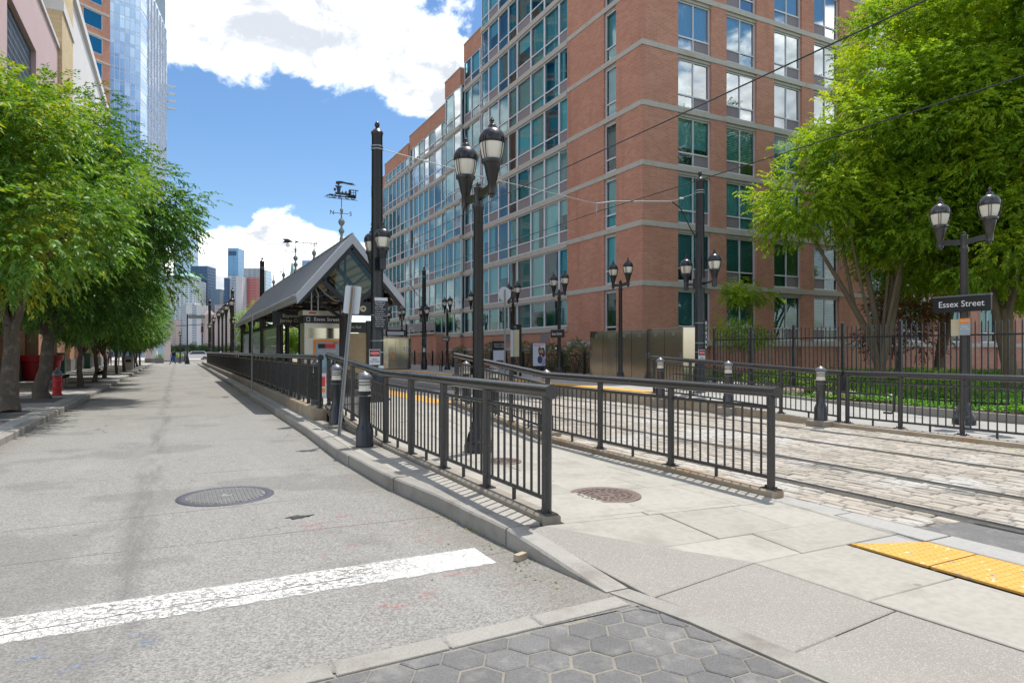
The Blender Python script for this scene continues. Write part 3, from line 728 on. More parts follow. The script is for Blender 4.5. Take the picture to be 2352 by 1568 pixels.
def block_geo(w, l):
    a, b, r = w/2-.007, l/2-.007, .014
    return ([(-a,-b,-.05),(a,-b,-.05),(a,b,-.05),(-a,b,-.05),(-a,-b,-r),(a,-b,-r),(a,b,-r),(-a,b,-r),(-a+r,-b+r,0),(a-r,-b+r,0),(a-r,b-r,0),(-a+r,b-r,0)],
            [(0,1,5,4),(1,2,6,5),(2,3,7,6),(3,0,4,7),(4,5,9,8),(5,6,10,9),(6,7,11,10),(7,4,8,11),(8,9,10,11)])
bm_cache = []
for q in range(8):
    v, f = block_geo(.131, .19+.12*q/7); mb = MB(); mb.add([(x+g.uniform(-.004, .004), y+g.uniform(-.004, .004), z+(g.uniform(-.003, .003) if z > -.02 else 0)) for x, y, z in v], f); me = mb.mesh('stone_block'); me.materials.append(MATS['cobble']); bm_cache.append(me)
for b in blocks[:300]:
    o = link('stone_block', bm_cache[min(7, max(0, int((b[3]-.19)/.12*7+.5)))], None, track, (b[0]+g.uniform(-.004, .004), b[1], .006+g.uniform(-.006, .007)))
    o.rotation_euler = (g.gauss(0, .012), g.gauss(0, .018), g.gauss(0, .012)); o.scale = (b[2]/.131, 1, 1)
rest = blocks[300:]; nB = len(rest); v0, f0 = block_geo(.131, .25); V = np.empty((nB, 12, 3)); v0 = np.array(v0)
A = np.array(rest); tilt = nr.normal(0, .014, (nB, 2))
V[:, :, 0] = A[:, None, 0]+v0[None, :, 0]*(A[:, None, 2]/.131)+nr.normal(0, .003, (nB, 1)); V[:, :, 1] = A[:, None, 1]+v0[None, :, 1]*(A[:, None, 3]/.25)
V[:, :, 2] = v0[None, :, 2]+.006+nr.uniform(-.006, .007, (nB, 1))+v0[None, :, 0]*tilt[:, :1]+v0[None, :, 1]*tilt[:, 1:]
me = bpy.data.meshes.new('stone_blocks'); me.from_pydata(V.reshape(-1, 3).tolist(), [], [tuple(i*12+q for q in f) for i in range(nB) for f in f0])
at = me.attributes.new('rnd', 'FLOAT', 'FACE'); at.data.foreach_set('value', np.repeat(nr.uniform(0, 1, nB), len(f0)).astype(np.float32))
link('stone_blocks', me, 'cobble', track, kind='stuff')
# crossing panels near the camera: grey hexagon-pressed slabs between the edge and the first rail
for a, b in ((3.45, 2.55), (2.54, 1.5), (1.49, .3)): stone([(5.76, b), (6.34, b), (6.34, a), (5.76, a+(.0))], 'hex_paver', 'crossing_panel', lambda x, y: .004, .004, 0, track)

# left platform behind the ramp
pb = MB(); pb.box(2.56, 5.12, 14.0, 84, -.1, .36); lplat = pb.build('left_platform', 'concrete', **STR)
pb = MB(); pb.box(5.12, 5.70, 14.0, 84, -.1, .366); pb.build('platform_edge', 'platform_yellow', lplat)
pb = MB(); pb.box(5.70, 5.76, 14.0, 84, -.1, .35); pb.build('edge_stone', 'granite_dark', lplat)
wl = MB(); wl.box(2.50, 2.56, 13.8, 13.82, 0, .02); wl = wl.build('platform_wall', 'granite_dark', **STR)
y = 13.72; g = random.Random(12)
while y < 80:
    L = g.uniform(1.5, 2.1) if y < 40 else 4
    slab_box('wall_stone', 2.47, 2.74, y, y+L-.008, -.05, .385+g.uniform(-.004, .004), 'rusty_stone' if y < 17 else 'granite_dark', wl, .02); y += L
# right pavement, ramp and platform
rp = MB(); gy = [-6, 3, 6, 9, 11, 13, 15, 16]
for a, b in zip(gy, gy[1:]): rp.quad((11.97, a, rside(a)), (15.3, a, rside(a)), (15.3, b, rside(b)), (11.97, b, rside(b)))
rp.quad((15.3, 14, .118), (15.3, -6, .118), (19, -6, .118), (19, 14, .118)) if False else None
rp.build('right_pavement', 'concrete', **STR)
rq = MB(); rq.box(12.62, 19.2, 15.4, 84, -.1, .36); rq.box(15.2, 16.0, 14.2, 15.5, -.1, .355); rplat = rq.build('right_platform', 'concrete', **STR)
rq = MB(); rq.box(12.02, 12.62, 15.2, 84, -.1, .366); rq.build('platform_edge', 'platform_yellow', rplat)
rw = MB(); rw.box(11.98, 12.0, 3, 3.02, 0, .02); rw = rw.build('right_platform_wall', 'granite_dark', **STR)
y = -4.0
while y < 78:
    L = g.uniform(1.5, 2.0) if y < 30 else 4; z = min(rside(y), rside(y+L))+.02 if y < 15 else .345
    mb = MB(); za, zb = (rside(y)+.02, rside(y+L)+.02) if y+L < 15.3 else (.345, .345)
    a, b = y, y+L-.008
    mb.add([(11.88, a, -.1), (12.1, a, -.1), (12.1, b, -.1), (11.88, b, -.1), (11.90, a, za), (12.1, a, za), (12.1, b, zb), (11.90, b, zb)], [(0,1,5,4),(1,2,6,5),(2,3,7,6),(3,0,4,7),(4,5,6,7)])
    mb.build('wall_stone', 'rusty_stone' if y < 16 else 'granite_dark', rw); y += L
pe = MB(); 
y = -5.0
pk = MB(); pk.box(15.31, 15.32, 0, .02, -.1, -.08); pk = pk.build('bed_kerb', 'granite', **STR)
while y < 13.6:
    mb = MB(); a, b = y, y+1.19; za, zb = max(rside(a), .09+.0057*(a+8))+.06, max(rside(b), .09+.0057*(b+8))+.06; cv = lambda v: 15.30-.9*clamp((v-9)/5.)**2*0
    mb.add([(15.30, a, -.1), (15.44, a, -.1), (15.44, b, -.1), (15.30, b, -.1), (15.30, a, za), (15.44, a, za), (15.44, b, zb), (15.30, b, zb)], [(0,1,5,4),(1,2,6,5),(2,3,7,6),(3,0,4,7),(4,5,6,7)])
    mb.build('kerb_stone', 'granite', pk); y += 1.2
gs = MB(); gs.quad((15.42, -8, .09), (60, -8, .09), (60, 25.4, .28), (15.42, 25.4, .28)); gs.quad((15.42, -8, -.1), (15.42, -8, .09), (15.42, 25.4, .28), (15.42, 25.4, -.1)); gs.build('garden_soil', 'soil', **STR)
gs = MB(); gs.quad((19.2, 25.4, .30), (20.3, 25.4, .30), (20.3, 84, .30), (19.2, 84, .30)); gs.build('shrub_bed', 'soil', **STR)

# manhole covers
def manhole(name, label, x, y, r, mat, ring, z, style):
    t = thing(name, label, 'manhole cover', (x, y, z))
    MB().lathe([(r, -.02), (r, .002), (r-.008, .006), (r*.84, .006), (r*.82, .002)], 40).build('ring', ring, t, smooth=R(40))
    MB().lathe([(r*.81, -.02), (r*.81, .004), (r*.80, .005)], 40).build('cover', mat, t, smooth=R(40))
    mb = MB()
    if style == 'grid':
        s = r*.085
        for i in range(-9, 10):
            for j in range(-9, 10):
                px, py = i*s*.95, j*s*.95
                if .16*r < math.hypot(px, py) < r*.77: mb.box(px-s*.33, px+s*.33, py-s*.33, py+s*.33, .004, .012)
    else:
        for ring_r, n in ((.70, 26), (.52, 18), (.36, 12)):
            for q in range(n):
                a = 2*math.pi*q/n; c = Vector((math.cos(a)*ring_r*r, math.sin(a)*ring_r*r, .007)); mb.obox(c, r*.13, r*.05, .007, Matrix.Rotation(a+(.9 if q % 2 else -.6), 3, 'Z'))
    mb.build('studs', mat, t, kind='stuff')
    MB().lathe([(r*.15, .003), (r*.15, .010), (r*.10, .011), (r*.09, .006), (r*.03, .006)], 20).build('boss', mat, t, smooth=R(40)); return t
pm('iron_worn', (.27, .26, .245), .5, .5, var=.25, vs=6, fine=.2); pm('iron_ring', (.085, .085, .105), .5, .3, var=.2, vs=5, fine=.1); pm('iron_brown', (.165, .12, .105), .6, .25, var=.25, vs=7, fine=.2)
manhole('manhole_cover', 'round iron manhole cover with waffle pattern set in the asphalt', .465, 7.63, .485, 'iron_worn', 'iron_ring', .002, 'grid')
manhole('manhole_cover', 'reddish brown manhole cover in the pale paving between the railings', 3.87, 5.50, .37, 'iron_brown', 'iron_brown', isl(3.87, 5.5)+.004, 'ornate')
manhole('manhole_cover', 'smaller reddish manhole cover beside the lamp post base', 3.83, 7.80, .27, 'iron_brown', 'iron_brown', isl(3.83, 7.8)+.004, 'ornate')
# ------------------------------------------------------------------ railings, bollards, lamps, poles, fence
def railing(name, label, pts, hf, metal, kerb_mat=None, handrail=None, cat='railing', panel=1.25, close=1e9, kh=.06, end_caps=True, loop_at=None):
    """pts: (x, y) run; hf(x, y): height of the ground under it. Posts, rails, balusters, base plates are parts."""
    base = (pts[0][0], pts[0][1], hf(*pts[0])); t = thing(name, label, cat, base)
    me = {}
    def part(nm, mb, sm=R(50)): return mb.build(nm, metal, t, smooth=sm, world=True)
    H = 1.03; k0 = kh if kerb_mat else 0.0
    P3 = lambda x, y, dz: Vector((x, y, hf(x, y)+k0+dz))
    # key points along the run
    run = [Vector((p[0], p[1])) for p in pts]; segs = list(zip(run, run[1:]))
    tops = [P3(p.x, p.y, H) for p in run]
    tops[0] = tops[0]+(tops[0]-tops[1]).normalized()*.075; tops[-1] = tops[-1]+(tops[-1]-tops[-2]).normalized()*.075
    part('top_rail', MB().tube(tops, .058, 18))
    if end_caps:
        for e, s_ in ((tops[0], tops[1]), (tops[-1], tops[-2])):
            d = (e-s_).normalized(); part('end_cap', MB().tube([e-d*.012, e+d*.014], .064, 14))
    base_me = {}
    def inst(nm, key, mk, loc, rot=(0,0,0)):
        if key not in base_me:
            base_me[key] = mk().mesh(nm, R(50)); base_me[key].materials.append(MATS[metal])
        o = link(nm, base_me[key], None, t, loc-Vector(base)); o.rotation_euler = rot; return o
    nb = 0; far = MB()
    for a, b in segs:
        L = (b-a).length; n = max(1, round(L/panel)); az = math.atan2(b.y-a.y, b.x-a.x)
        for i in range(n+1):
            p = a.lerp(b, i/n)
            if i == 0 and a != run[0]: continue
            inst('post', 'post', lambda: MB().tube([(0,0,0), (0,0,H)], .043, 12), P3(p.x, p.y, 0))
            inst('base_plate', 'plate', lambda: MB().box(-.10, .10, -.055, .055, 0, .012).tube([(-.07, 0, .01), (-.07, 0, .035)], .012, 6).tube([(.07, 0, .01), (.07, 0, .035)], .012, 6), P3(p.x, p.y, 0), (0, 0, az))
        for i in range(n):
            p, q = a.lerp(b, i/n), a.lerp(b, (i+1)/n); dd = (q-p).normalized()*.043; p2, q2 = p+dd, q-dd
            part('mid_rail', MB().tube([P3(p2.x, p2.y, H-.17), P3(q2.x, q2.y, H-.17)], .021, 8))
            part('bottom_rail', MB().tube([P3(p2.x, p2.y, .12), P3(q2.x, q2.y, .12)], .021, 8))
            m = p.lerp(q, .5); inst('stub', 'stub', lambda: MB().tube([(0,0,0), (0,0,.12)], .02, 8), P3(m.x, m.y, 0))
            nbar = max(2, round((q-p).length/.135))
            for j in range(1, nbar):
                c = p.lerp(q, j/nbar)
                if nb < 300: inst('baluster', 'bal', lambda: MB().tube([(0,0,.11), (0,0,H-.16)], .0125, 8), P3(c.x, c.y, 0))
                else:
                    u = P3(c.x, c.y, 0); far.tube([u+Vector((0,0,.11)), u+Vector((0,0,H-.16))], .0125, 5, caps=False)
                nb += 1
    if far.v: far.build('balusters', metal, t, world=True, kind='stuff')
    if handrail:
        (ya, yb), off, lo = handrail
        xs = lambda y: np.interp(y, *zip(*sorted((p.y, p.x) for p in run)))+off
        ys = np.linspace(ya, yb, 8); line = [P3(xs(y), y, .62) for y in ys]
        if lo:
            e = line[-1]; d = Vector((0, 1 if yb > ya else -1, 0))
            line += [e+d*.16, e+d*.22+Vector((0,0,-.04)), e+d*.22+Vector((0,0,-.30)), e+d*.16+Vector((0,0,-.35)), e+Vector((0,0,-.35))]
        part('handrail', MB().tube(line, .021, 8))
        for y in (ya, (ya+yb)/2, yb):
            part('bracket', MB().tube([P3(xs(y), y, .62), P3(xs(y)-off, y, .60)], .010, 6))
    if kerb_mat:
        for a, b in segs:
            L = (b-a).length; n = max(1, round(L/1.5)); d = (b-a).normalized(); s_ = Vector((-d.y, d.x))*.085
            for i in range(n):
                p, q = a.lerp(b, i/n), a.lerp(b, (i+1)/n)
                if i == 0 and a == run[0]: p = p-d*.09
                q = q-d*.006; mb = MB(); vs = []
                for z, w in ((-.12, 1), (kh-.018, 1), (kh, .80)):
                    for c in (p+s_*w, p-s_*w, q-s_*w, q+s_*w): vs.append((c.x, c.y, hf(c.x, c.y)+z))
                mb.add(vs, [(0,1,5,4),(1,2,6,5),(2,3,7,6),(3,0,4,7),(4,5,9,8),(5,6,10,9),(6,7,11,10),(7,4,8,11),(8,9,10,11)])
                mb.build('base_stone', kerb_mat, t, world=True)
    return t
gl = lambda x, y: isl(x, y)
railing('railing', 'near grey railing in the centre foreground on a low stone base beside the street kerb', [(2.78, 4.79), (2.79, 9.62), (2.86, 14.1)], lambda x, y: isl(2.78, y), 'grey_black_metal', 'granite_dark', ((9.8, 13.9), .10, False), panel=1.24)
railing('railing', 'grey railing on the track side of the pale island paving, rising to a ramp', [(5.60, 4.92), (5.68, 9.75), (5.72, 14.0)], lambda x, y: isl(5.6, y), 'grey_black_metal', 'rusty_stone', ((9.7, 13.7), -.12, True), panel=1.45)
railing('railing', 'long black railing on the stone wall between the street and the shelter', [(2.62, 13.82), (2.62, 71.0)], lambda x, y: .385, 'black_metal', None, panel=1.3)
railing('railing', 'railing on the far side of the tracks in front of the garden fence', [(12.40, 8.93), (12.44, 5.6), (12.5, -1.0)], lambda x, y: rside(y), 'grey_black_metal', None, panel=1.25)
railing('railing', 'railing along the ramp that climbs to the right platform beside the bollard lights', [(12.34, 9.08), (12.22, 14.9)], lambda x, y: rside(y), 'grey_black_metal', None, ((14.2, 8.2), .14, True), panel=1.45)

# bollard lights
def bollard(metal):
    t = thing('bollard_light', '', 'bollard')
    MB().lathe([(0.1333, 0), (0.1333, .03), (0.129, .05), (0.129, .24), (0.1204, .27), (0.1049, .30), (0.0989, .33)], 16).build('base', metal, t, smooth=R(35))
    MB().lathe([(0.09288, .32), (0.08772, .36), (0.08428, .80), (0.08944, .82)], 28, flute=(1, 2, .10)).build('shaft', metal, t, smooth=R(50))
    MB().lathe([(0.0903, .82), (0.0903, .84), (0.08428, .845), (0.08428, 1.0)], 20).build('lens', 'lamp_glass', t, smooth=R(35))
    mb = MB()
    for z in (0.7525, .915, .955): mb.lathe([(0.086, z), (0.1015, z-.008), (0.1015, z-.002), (0.086, z+.008)], 20)
    mb.build('louvres', 'silver_paint', t, smooth=R(35), kind='stuff')
    MB().lathe([(0.086, .99), (0.1101, .995), (0.1118, 1.015), (0.0989, 1.05), (0.0645, 1.085), (0.0258, 1.10), (0.0086, 1.115)], 20).build('cap', 'silver_paint', t, smooth=R(40))
    return t
def footing(x, y, z, top): return slab_box('footing', x-.2, x+.2, y-.2, y+.2, z, top, 'granite_dark', island if x < 6 else rw, .02)
b0 = bollard('pole_black'); b0.location = (2.47, 9.62, .14); b0['group'] = 'bollard lights along the ramps'
b0['label'] = 'bollard light nearest the camera, in front of the bend of the near railing'
for x, y, z, lb in ((2.62, 12.25, .20, 'bollard light beside the leaning sign post'), (2.70, 14.55, .26, 'bollard light at the end of the long black railing by the ticket machine'),
                    (6.0, 10.35, .10, 'bollard light just behind the bend of the track side railing'), (6.02, 12.6, .16, 'bollard light with only its dome showing behind the track side railing'), (6.05, 14.2, .2, 'bollard light farthest along the track side railing')):
    dup(b0, (x, y, z), lb, group='bollard lights along the ramps')
b1 = bollard('grey_black_metal'); b1.location = (11.80, 9.10, .13); b1['group'] = 'bollard lights by the right ramp'; b1['label'] = 'grey bollard light standing clear at the foot of the right ramp'
dup(b1, (11.86, 11.7, .2), 'grey bollard light halfway along the right ramp railing', group='bollard lights by the right ramp'); dup(b1, (11.86, 14.2, .26), 'grey bollard light in front of the tall pole with painted letters', group='bollard lights by the right ramp')
for x, y, z in ((2.47, 9.62, .14), (2.62, 12.25, .20), (2.70, 14.55, .26), (11.80, 9.10, .13), (11.86, 11.7, .2), (11.86, 14.2, .26)): footing(x, y, -.05, z)
for x, y, z in ((6.0, 10.35, .10), (6.02, 12.6, .16), (6.05, 14.2, .2)): footing(x, y, -.05, z)

# twin-lantern lamp post
def lantern(parent, metal, off):
    ox, oy, oz = off
    def L(nm, prof, mat, n=18, fl=None):
        o = MB().lathe(prof, n, (ox, oy, oz), fl).build(nm, mat, parent, smooth=R(40)); return o
    nk = L('lantern_neck', [(.03, -.06), (.035, -.02), (.062, -.01), (.062, .17), (.07, .18), (.118, .40), (.148, .42), (.150, .455), (.135, .465)], metal)
    L('lantern_glass', [(.118, .46), (.132, .50), (.155, .58), (.168, .66), (.170, .70)], 'lamp_glass')
    cap = L('lantern_cap', [(.176, .685), (.186, .70), (.186, .755), (.178, .79), (.150, .845), (.105, .885), (.066, .90), (.064, .91), (.058, .935), (.040, .96), (.022, .97), (.022, 1.0), (.036, 1.01), (.030, 1.02), (.012, 1.05), (.003, 1.07)], metal)
    mb = MB()
    for q in range(4):
        for dq in (-.16, .16):
            a = q*math.pi/2+.5+dq*.7; ca, sa = math.cos(a), math.sin(a)
            mb.tube([(ox+ca*r, oy+sa*r, oz+z) for r, z in ((.14, .45), (.165, .50), (.187, .60), (.195, .70), (.190, .76))], .007, 5, caps=False)
    mb.build('cage', metal, cap)
def lamp_post(metal='black_metal', single=False):
    t = thing('lamp_post', '', 'lamp post')
    MB().lathe([(.21, 0), (.21, .10), (.195, .13), (.20, .16), (.165, .20), (.15, .27), (.125, .31), (.135, .35), (.115, .39), (.095, .44)], 16).build('base', metal, t, smooth=R(35))
    MB().lathe([(.088, .42), (.085, .5), (.068, 3.50), (.075, 3.52), (.085, 3.55), (.085, 3.59)], 28, flute=(1, 2, .14)).build('pole', metal, t, smooth=R(50))
    MB().lathe([(.062, 3.56), (.062, 3.80), (.07, 3.82), (.07, 3.84), (.03, 3.86), (.035, 3.89), (.015, 3.92)], 14).build('hub', metal, t, smooth=R(40))
    if single: lantern(t, metal, (0, 0, 3.83)); return t
    for s_ in (-1, 1):
        MB().bar((0, s_*.05, 3.70), (0, s_*.42, 3.74), .065, .11).build('arm', metal, t)
        lantern(t, metal, (0, s_*.47, 3.66))
    return t
def board_sign(parent, z, w, h, s, size, mat='sign_black'):
    b = plate(w, h, .05, 'sign_board', mat, parent, (-.09, 0, z), FACE_X); plate(w+.01, .03, .07, 'sign_rail', 'silver_paint', parent, (-.09, 0, z+h/2+.012), FACE_X)
    text(s, size, 'white_print', b, (0, .0, .027), Matrix.Identity(3)); return b
G1 = 'twin lantern lamp posts'
lamp0 = lamp_post('black_metal'); lamp0.location = (3.90, 8.70, isl(3.9, 8.7)); lamp0['label'] = 'tall twin lantern lamp post in the middle of the picture on the island paving'; lamp0['group'] = G1
plain = [(15.1, 20.4, 'twin lantern lamp post in front of the steel cabinets'), (15.2, 29.6, 'twin lantern lamp post just right of the round white sign back'), (15.2, 34.5, 'twin lantern lamp post half hidden behind the near lamp post'), (15.8, 50.0, 'twin lantern lamp post in front of the steel booth')]
for x, y, lb in plain: dup(lamp0, (x, y, .36), lb, group=G1)
lp2 = dup(lamp0, (14.23, 7.65, rside(7.65)), 'grey twin lantern lamp post with a large Essex Street board at the right', group=G1)
for o in lp2.children_recursive:
    if o.data.materials and o.data.materials[0].name == 'black_metal': o.data = o.data.copy(); o.data.materials[0] = MATS['grey_black_metal']
board_sign(lp2, 2.44, 1.10, .31, 'Essex Street', .175)
plate(.24, .34, .006, 'notice', 'paper_cream', lp2, (-.02, .12, 1.97), FACE_X)
nb_ = plate(.20, .34, .006, 'notice', 'tvm_grey', lp2, (-.10, -.07, 1.98), FACE_X); plate(.20, .10, .004, 'notice_header', 'orange_paint', nb_, (0, .12, .006), Matrix.Identity(3))
text('WARNING', .034, 'white_print', nb_, (0, .12, .009), Matrix.Identity(3)); text('Watch\nfor Trains', .042, 'white_print', nb_, (0, -.02, .005), Matrix.Identity(3))
for x, y, lb in ((15.03, 24.8, 'twin lantern lamp post carrying a small Essex Street board beside the poster'), (15.4, 39.2, 'twin lantern lamp post carrying an Essex Street board beyond the litter bin'), (15.8, 54.0, 'twin lantern lamp post with an Essex Street board behind the steel booth')):
    q = dup(lamp0, (x, y, .36), lb, group=G1); board_sign(q, 1.95, 1.1, .33, 'Essex Street', .17)
    if y < 30: MB().box(-.16, -.06, -.08, .08, 1.2, 1.45).build('phone_box', 'sign_black', q); MB().tube([(-.165, 0, 1.31), (-.16, 0, 1.31)], .06, 12).build('dial', 'white_print', q)
s0 = lamp_post('pole_black'); s0['group'] = 'lamp posts on the left platform'; s0.location = (3.12, 46.0, .36); s0['label'] = 'lamp post on the left platform nearest the shelter end'
for y, lb in ((51.0, 'second lamp post on the left platform beyond the shelter'), (55.5, 'third lamp post on the left platform beyond the shelter'), (60.5, 'fourth lamp post on the left platform beyond the shelter'), (71.0, 'last lamp post on the left platform at the street end')):
    dup(s0, (3.12 if y < 70 else 3.2, y, .36), lb, group='lamp posts on the left platform')

# catenary poles
def cat_pole(arm, azim):
    t = thing('catenary_pole', '', 'pole')
    MB().lathe([(.20, 0), (.20, .62), (.19, .66), (.175, .70), (.165, .74)], 20).build('base', 'pole_black', t, smooth=R(35))
    MB().lathe([(.155, .70), (.15, .8), (.125, 6.25), (.13, 6.27), (.135, 6.32)], 32, flute=(1, 2, .09)).build('pole', 'pole_black', t, smooth=R(50))
    MB().lathe([(.14, 6.31), (.145, 6.34), (.10, 6.40), (.045, 6.44), (.035, 6.46), (.055, 6.49), (.062, 6.53), (.05, 6.57), (.02, 6.60)], 16).build('finial', 'pole_black', t, smooth=R(40))
    mb = MB()
    for z in (5.92, 5.99): mb.lathe([(.134, z), (.142, z+.004), (.142, z+.028), (.134, z+.032)], 18)
    mb.build('strap', 'galvanised', t, smooth=R(40))
    ca, sa = math.cos(azim), math.sin(azim)
    for s_ in (-1, 1):
        MB().bar((ca*.1*s_, sa*.1*s_, 3.22), (ca*.2*s_, sa*.2*s_, 3.22), .2, .30).build('bracket', 'pole_black', t)
        MB().tube([(ca*.18*s_, sa*.18*s_, 3.2), (ca*(arm-.08)*s_, sa*(arm-.08)*s_, 3.24)], .035, 8).build('arm', 'pole_black', t)
        MB().lathe([(.075, 3.08), (.075, 3.34), (.06, 3.36)], 10, (ca*arm*s_, sa*arm*s_, 0)).build('socket', 'pole_black', t, smooth=R(40))
        lantern(t, 'pole_black', (ca*arm*s_, sa*arm*s_, 3.12))
    for z in (2.02, 1.42, 1.15): MB().lathe([(.148, z), (.153, z+.004), (.153, z+.02), (.148, z+.024)], 18).build('band', 'galvanised', t, smooth=R(40))
    return t
GP = 'catenary poles along the tracks'
p0 = cat_pole(.36, R(95)); p0.location = (4.2, 15.2, .36); p0['group'] = GP; p0['label'] = 'tall fluted tram wire pole with a rules board in front of the shelter'
p1 = dup(p0, (4.36, 40.2, .36), 'tram wire pole rising behind the shelter roof', group=GP); p2 = dup(p0, (4.2, 60.7, .36), 'tram wire pole beyond the shelter among the far lamp posts', group=GP)
p3 = dup(p0, (2.95, 73.8, .36), 'tram wire pole at the street end of the long black railing', group=GP)
r0 = cat_pole(.62, R(88)); r0.location = (14.0, 14.95, .36); r0['group'] = GP; r0['label'] = 'tram wire pole right of the steel cabinets with white letters down its shaft'
r1 = dup(r0, (14.15, 40.1, .36), 'tram wire pole on the right platform beside the litter bin', group=GP)
# rules board and danger notices
rb = plate(.31, .74, .01, 'rules_board', 'sign_black', p0, (.04, -.19, 2.07), FACE_Y)
plate(.31, .075, .004, 'board_header', 'sign_white', rb, (0, .33, .006), Matrix.Identity(3))
for i, (s, sz) in enumerate((('Remember to', .042), ('"Time Stamp"', .042), ('your ticket', .042), ('Good for a single trip', .028), ('to any destination', .028), ('90 minutes of travel', .028))): text(s, sz, 'white_print', rb, (-.14, .255-i*.053, .006), Matrix.Identity(3), 'LEFT')
plate(.29, .006, .003, 'rule', 'white_print', rb, (0, -.055, .006), Matrix.Identity(3))
for i, (s, sz) in enumerate((('Recuerde de', .036), ('"Marcar el Boleto"', .032), ('con fecha y hora', .032), ('Bueno para un viaje', .028), ('a cualquier destino', .028))): text(s, sz, 'white_print', rb, (-.14, -.10-i*.05, .006), Matrix.Identity(3), 'LEFT')
def danger(parent, loc, face):
    q = plate(.26, .36, .006, 'danger_notice', 'sign_white', parent, loc, face); plate(.24, .15, .003, 'header', 'black_print', q, (0, .09, .004), Matrix.Identity(3))
    mb = MB(); mb.prism([(.105*math.cos(a*math.pi/8), .058*math.sin(a*math.pi/8)) for a in range(16)], 0, .003); mb.build('oval', 'red_print', q, loc=(0, .09, .005))
    text('DANGER', .05, 'white_print', q, (0, .09, .009), Matrix.Identity(3)); text('HIGH\nVOLTAGE', .052, 'black_print', q, (0, -.08, .004), Matrix.Identity(3))
danger(p0, (-.11, -.19, 1.05), FACE_Y); danger(r0, (-.10, -.185, 1.05), FACE_Y)
nmb = plate(.10, .86, .01, 'number_plate', 'sign_black', r0, (.085, -.165, 1.66), FACE_Y)
for i, ch in enumerate('0167RV'): text(ch, .15, 'white_print', nmb, (0, .36-i*.143, .007), Matrix.Identity(3))
nmb = plate(.10, .86, .01, 'number_plate', 'sign_black', r1, (.085, -.165, 2.0), FACE_Y)
for i, ch in enumerate('0166RV'): text(ch, .14, 'white_print', nmb, (0, .36-i*.143, .007), Matrix.Identity(3))
plate(.16, .24, .006, 'notice', 'sign_white', r1, (-.05, -.17, 1.25), FACE_Y); plate(.13, .06, .004, 'sticker', 'sign_white', p0, (.05, -.16, .82), FACE_Y)

# overhead wires
def wire(name, label, pts, r, mat='black_metal', n=6):
    o = MB().tube(pts, r, n).build(name, mat); tag(o, label, 'cable'); return o
for x, lb in ((7.12, 'black tram contact wire over the nearer track'), (10.32, 'black tram contact wire over the farther track')):
    ys = [-12, 15, 40, 60.7, 84]; pts = []
    for a, b in zip(ys, ys[1:]):
        for q in range(8): t = q/8; pts.append((x+.12*math.sin(a+t), lerp(a, b, t), 5.42-.07*4*t*(1-t)))
    wire('contact_wire', lb, pts, .011)
def span(y0, xa, xb, xz, ya=None):
    t = thing('span_wire', '', 'cable', (xa, y0, 6.3)); y1 = ya if ya else y0
    mid = (10.32, lerp(y0, y1, (10.32-xa)/(xb-xa)), 5.62)
    P = lambda x, z: (x, lerp(y0, y1, (x-xa)/(xb-xa)), z)
    MB().tube([P(xa+.14, 6.32), P(7.12, 5.95), P(10.32, 5.62)], .010, 6).build('wire', 'galvanised', t, world=True)
    MB().tube([P(10.32, 5.62), P(10.9, 5.74), P(12.9, 5.93)], .022, 8).build('arm_tube', 'galvanised', t, world=True)
    MB().tube([P(12.9, 5.93), P(xb-.14, 6.28)], .012, 6).build('wire', 'galvanised', t, world=True)
    MB().tube([P(12.95, 5.93), P(13.25, 5.78), P(13.5, 5.42), P(13.7, 5.12), P(xb-.12, 4.95)], .018, 6).build('feeder', 'black_metal', t, world=True)
    for x, z in ((10.32, 5.62), (7.12, 5.95)): MB().tube([P(x, z), P(x, 5.36)], .014, 6).build('dropper', 'galvanised', t, world=True)
    mb = MB()
    for x, z in ((11.6, 5.81), (13.3, 6.06), (5.4, 6.17)): mb.tube([P(x-.07, z), P(x-.04, z+.005), P(x+.04, z+.01), P(x+.07, z+.012)], [.02, .032, .032, .02], 8)
    mb.build('insulators', 'sign_white', t, world=True, kind='stuff'); return t
span(15.2, 4.2, 14.0, 0, 14.95)['label'] = 'pale cable and arm across the tracks between the two nearest poles'
span(40.2, 4.36, 14.15, 0, 40.1)['label'] = 'pale cable across the tracks behind the shelter'

# tall picket fence of the garden
def fence(y0, y1):
    t = thing('picket_fence', 'tall black picket fence along the garden behind the right pavement', 'fence', (16.2, y0, .2)); pick = MB().box(-.012, .012, -.012, .012, 0, 2.0); pick.add([(-.012,-.012,2.0),(.012,-.012,2.0),(.012,.012,2.0),(-.012,.012,2.0),(0,0,2.06)], [(0,1,4),(1,2,4),(2,3,4),(3,0,4)])
    pme = pick.mesh('picket'); pme.materials.append(MATS['pole_black'])
    pm_ = MB().box(-.038, .038, -.038, .038, -.1, 2.09).lathe([(.05, 2.09), (.05, 2.105), (.03, 2.13), (.01, 2.15)], 8).mesh('post'); pm_.materials.append(MATS['pole_black'])
    y = y0
    while y < y1:
        link('post', pm_, None, t, (0, y-y0, 0))
        for z in (.18, 1.72): MB().box(-.02, .02, y-y0+.04, y-y0+1.56, z-.018, z+.018).build('rail', 'pole_black', t)
        for q in range(1, 12): link('picket', pme, None, t, (0, y-y0+1.6*q/12, 0))
        y += 1.6
    link('post', pm_, None, t, (0, y-y0, 0)); return t
fence(-1.0, 15.5)
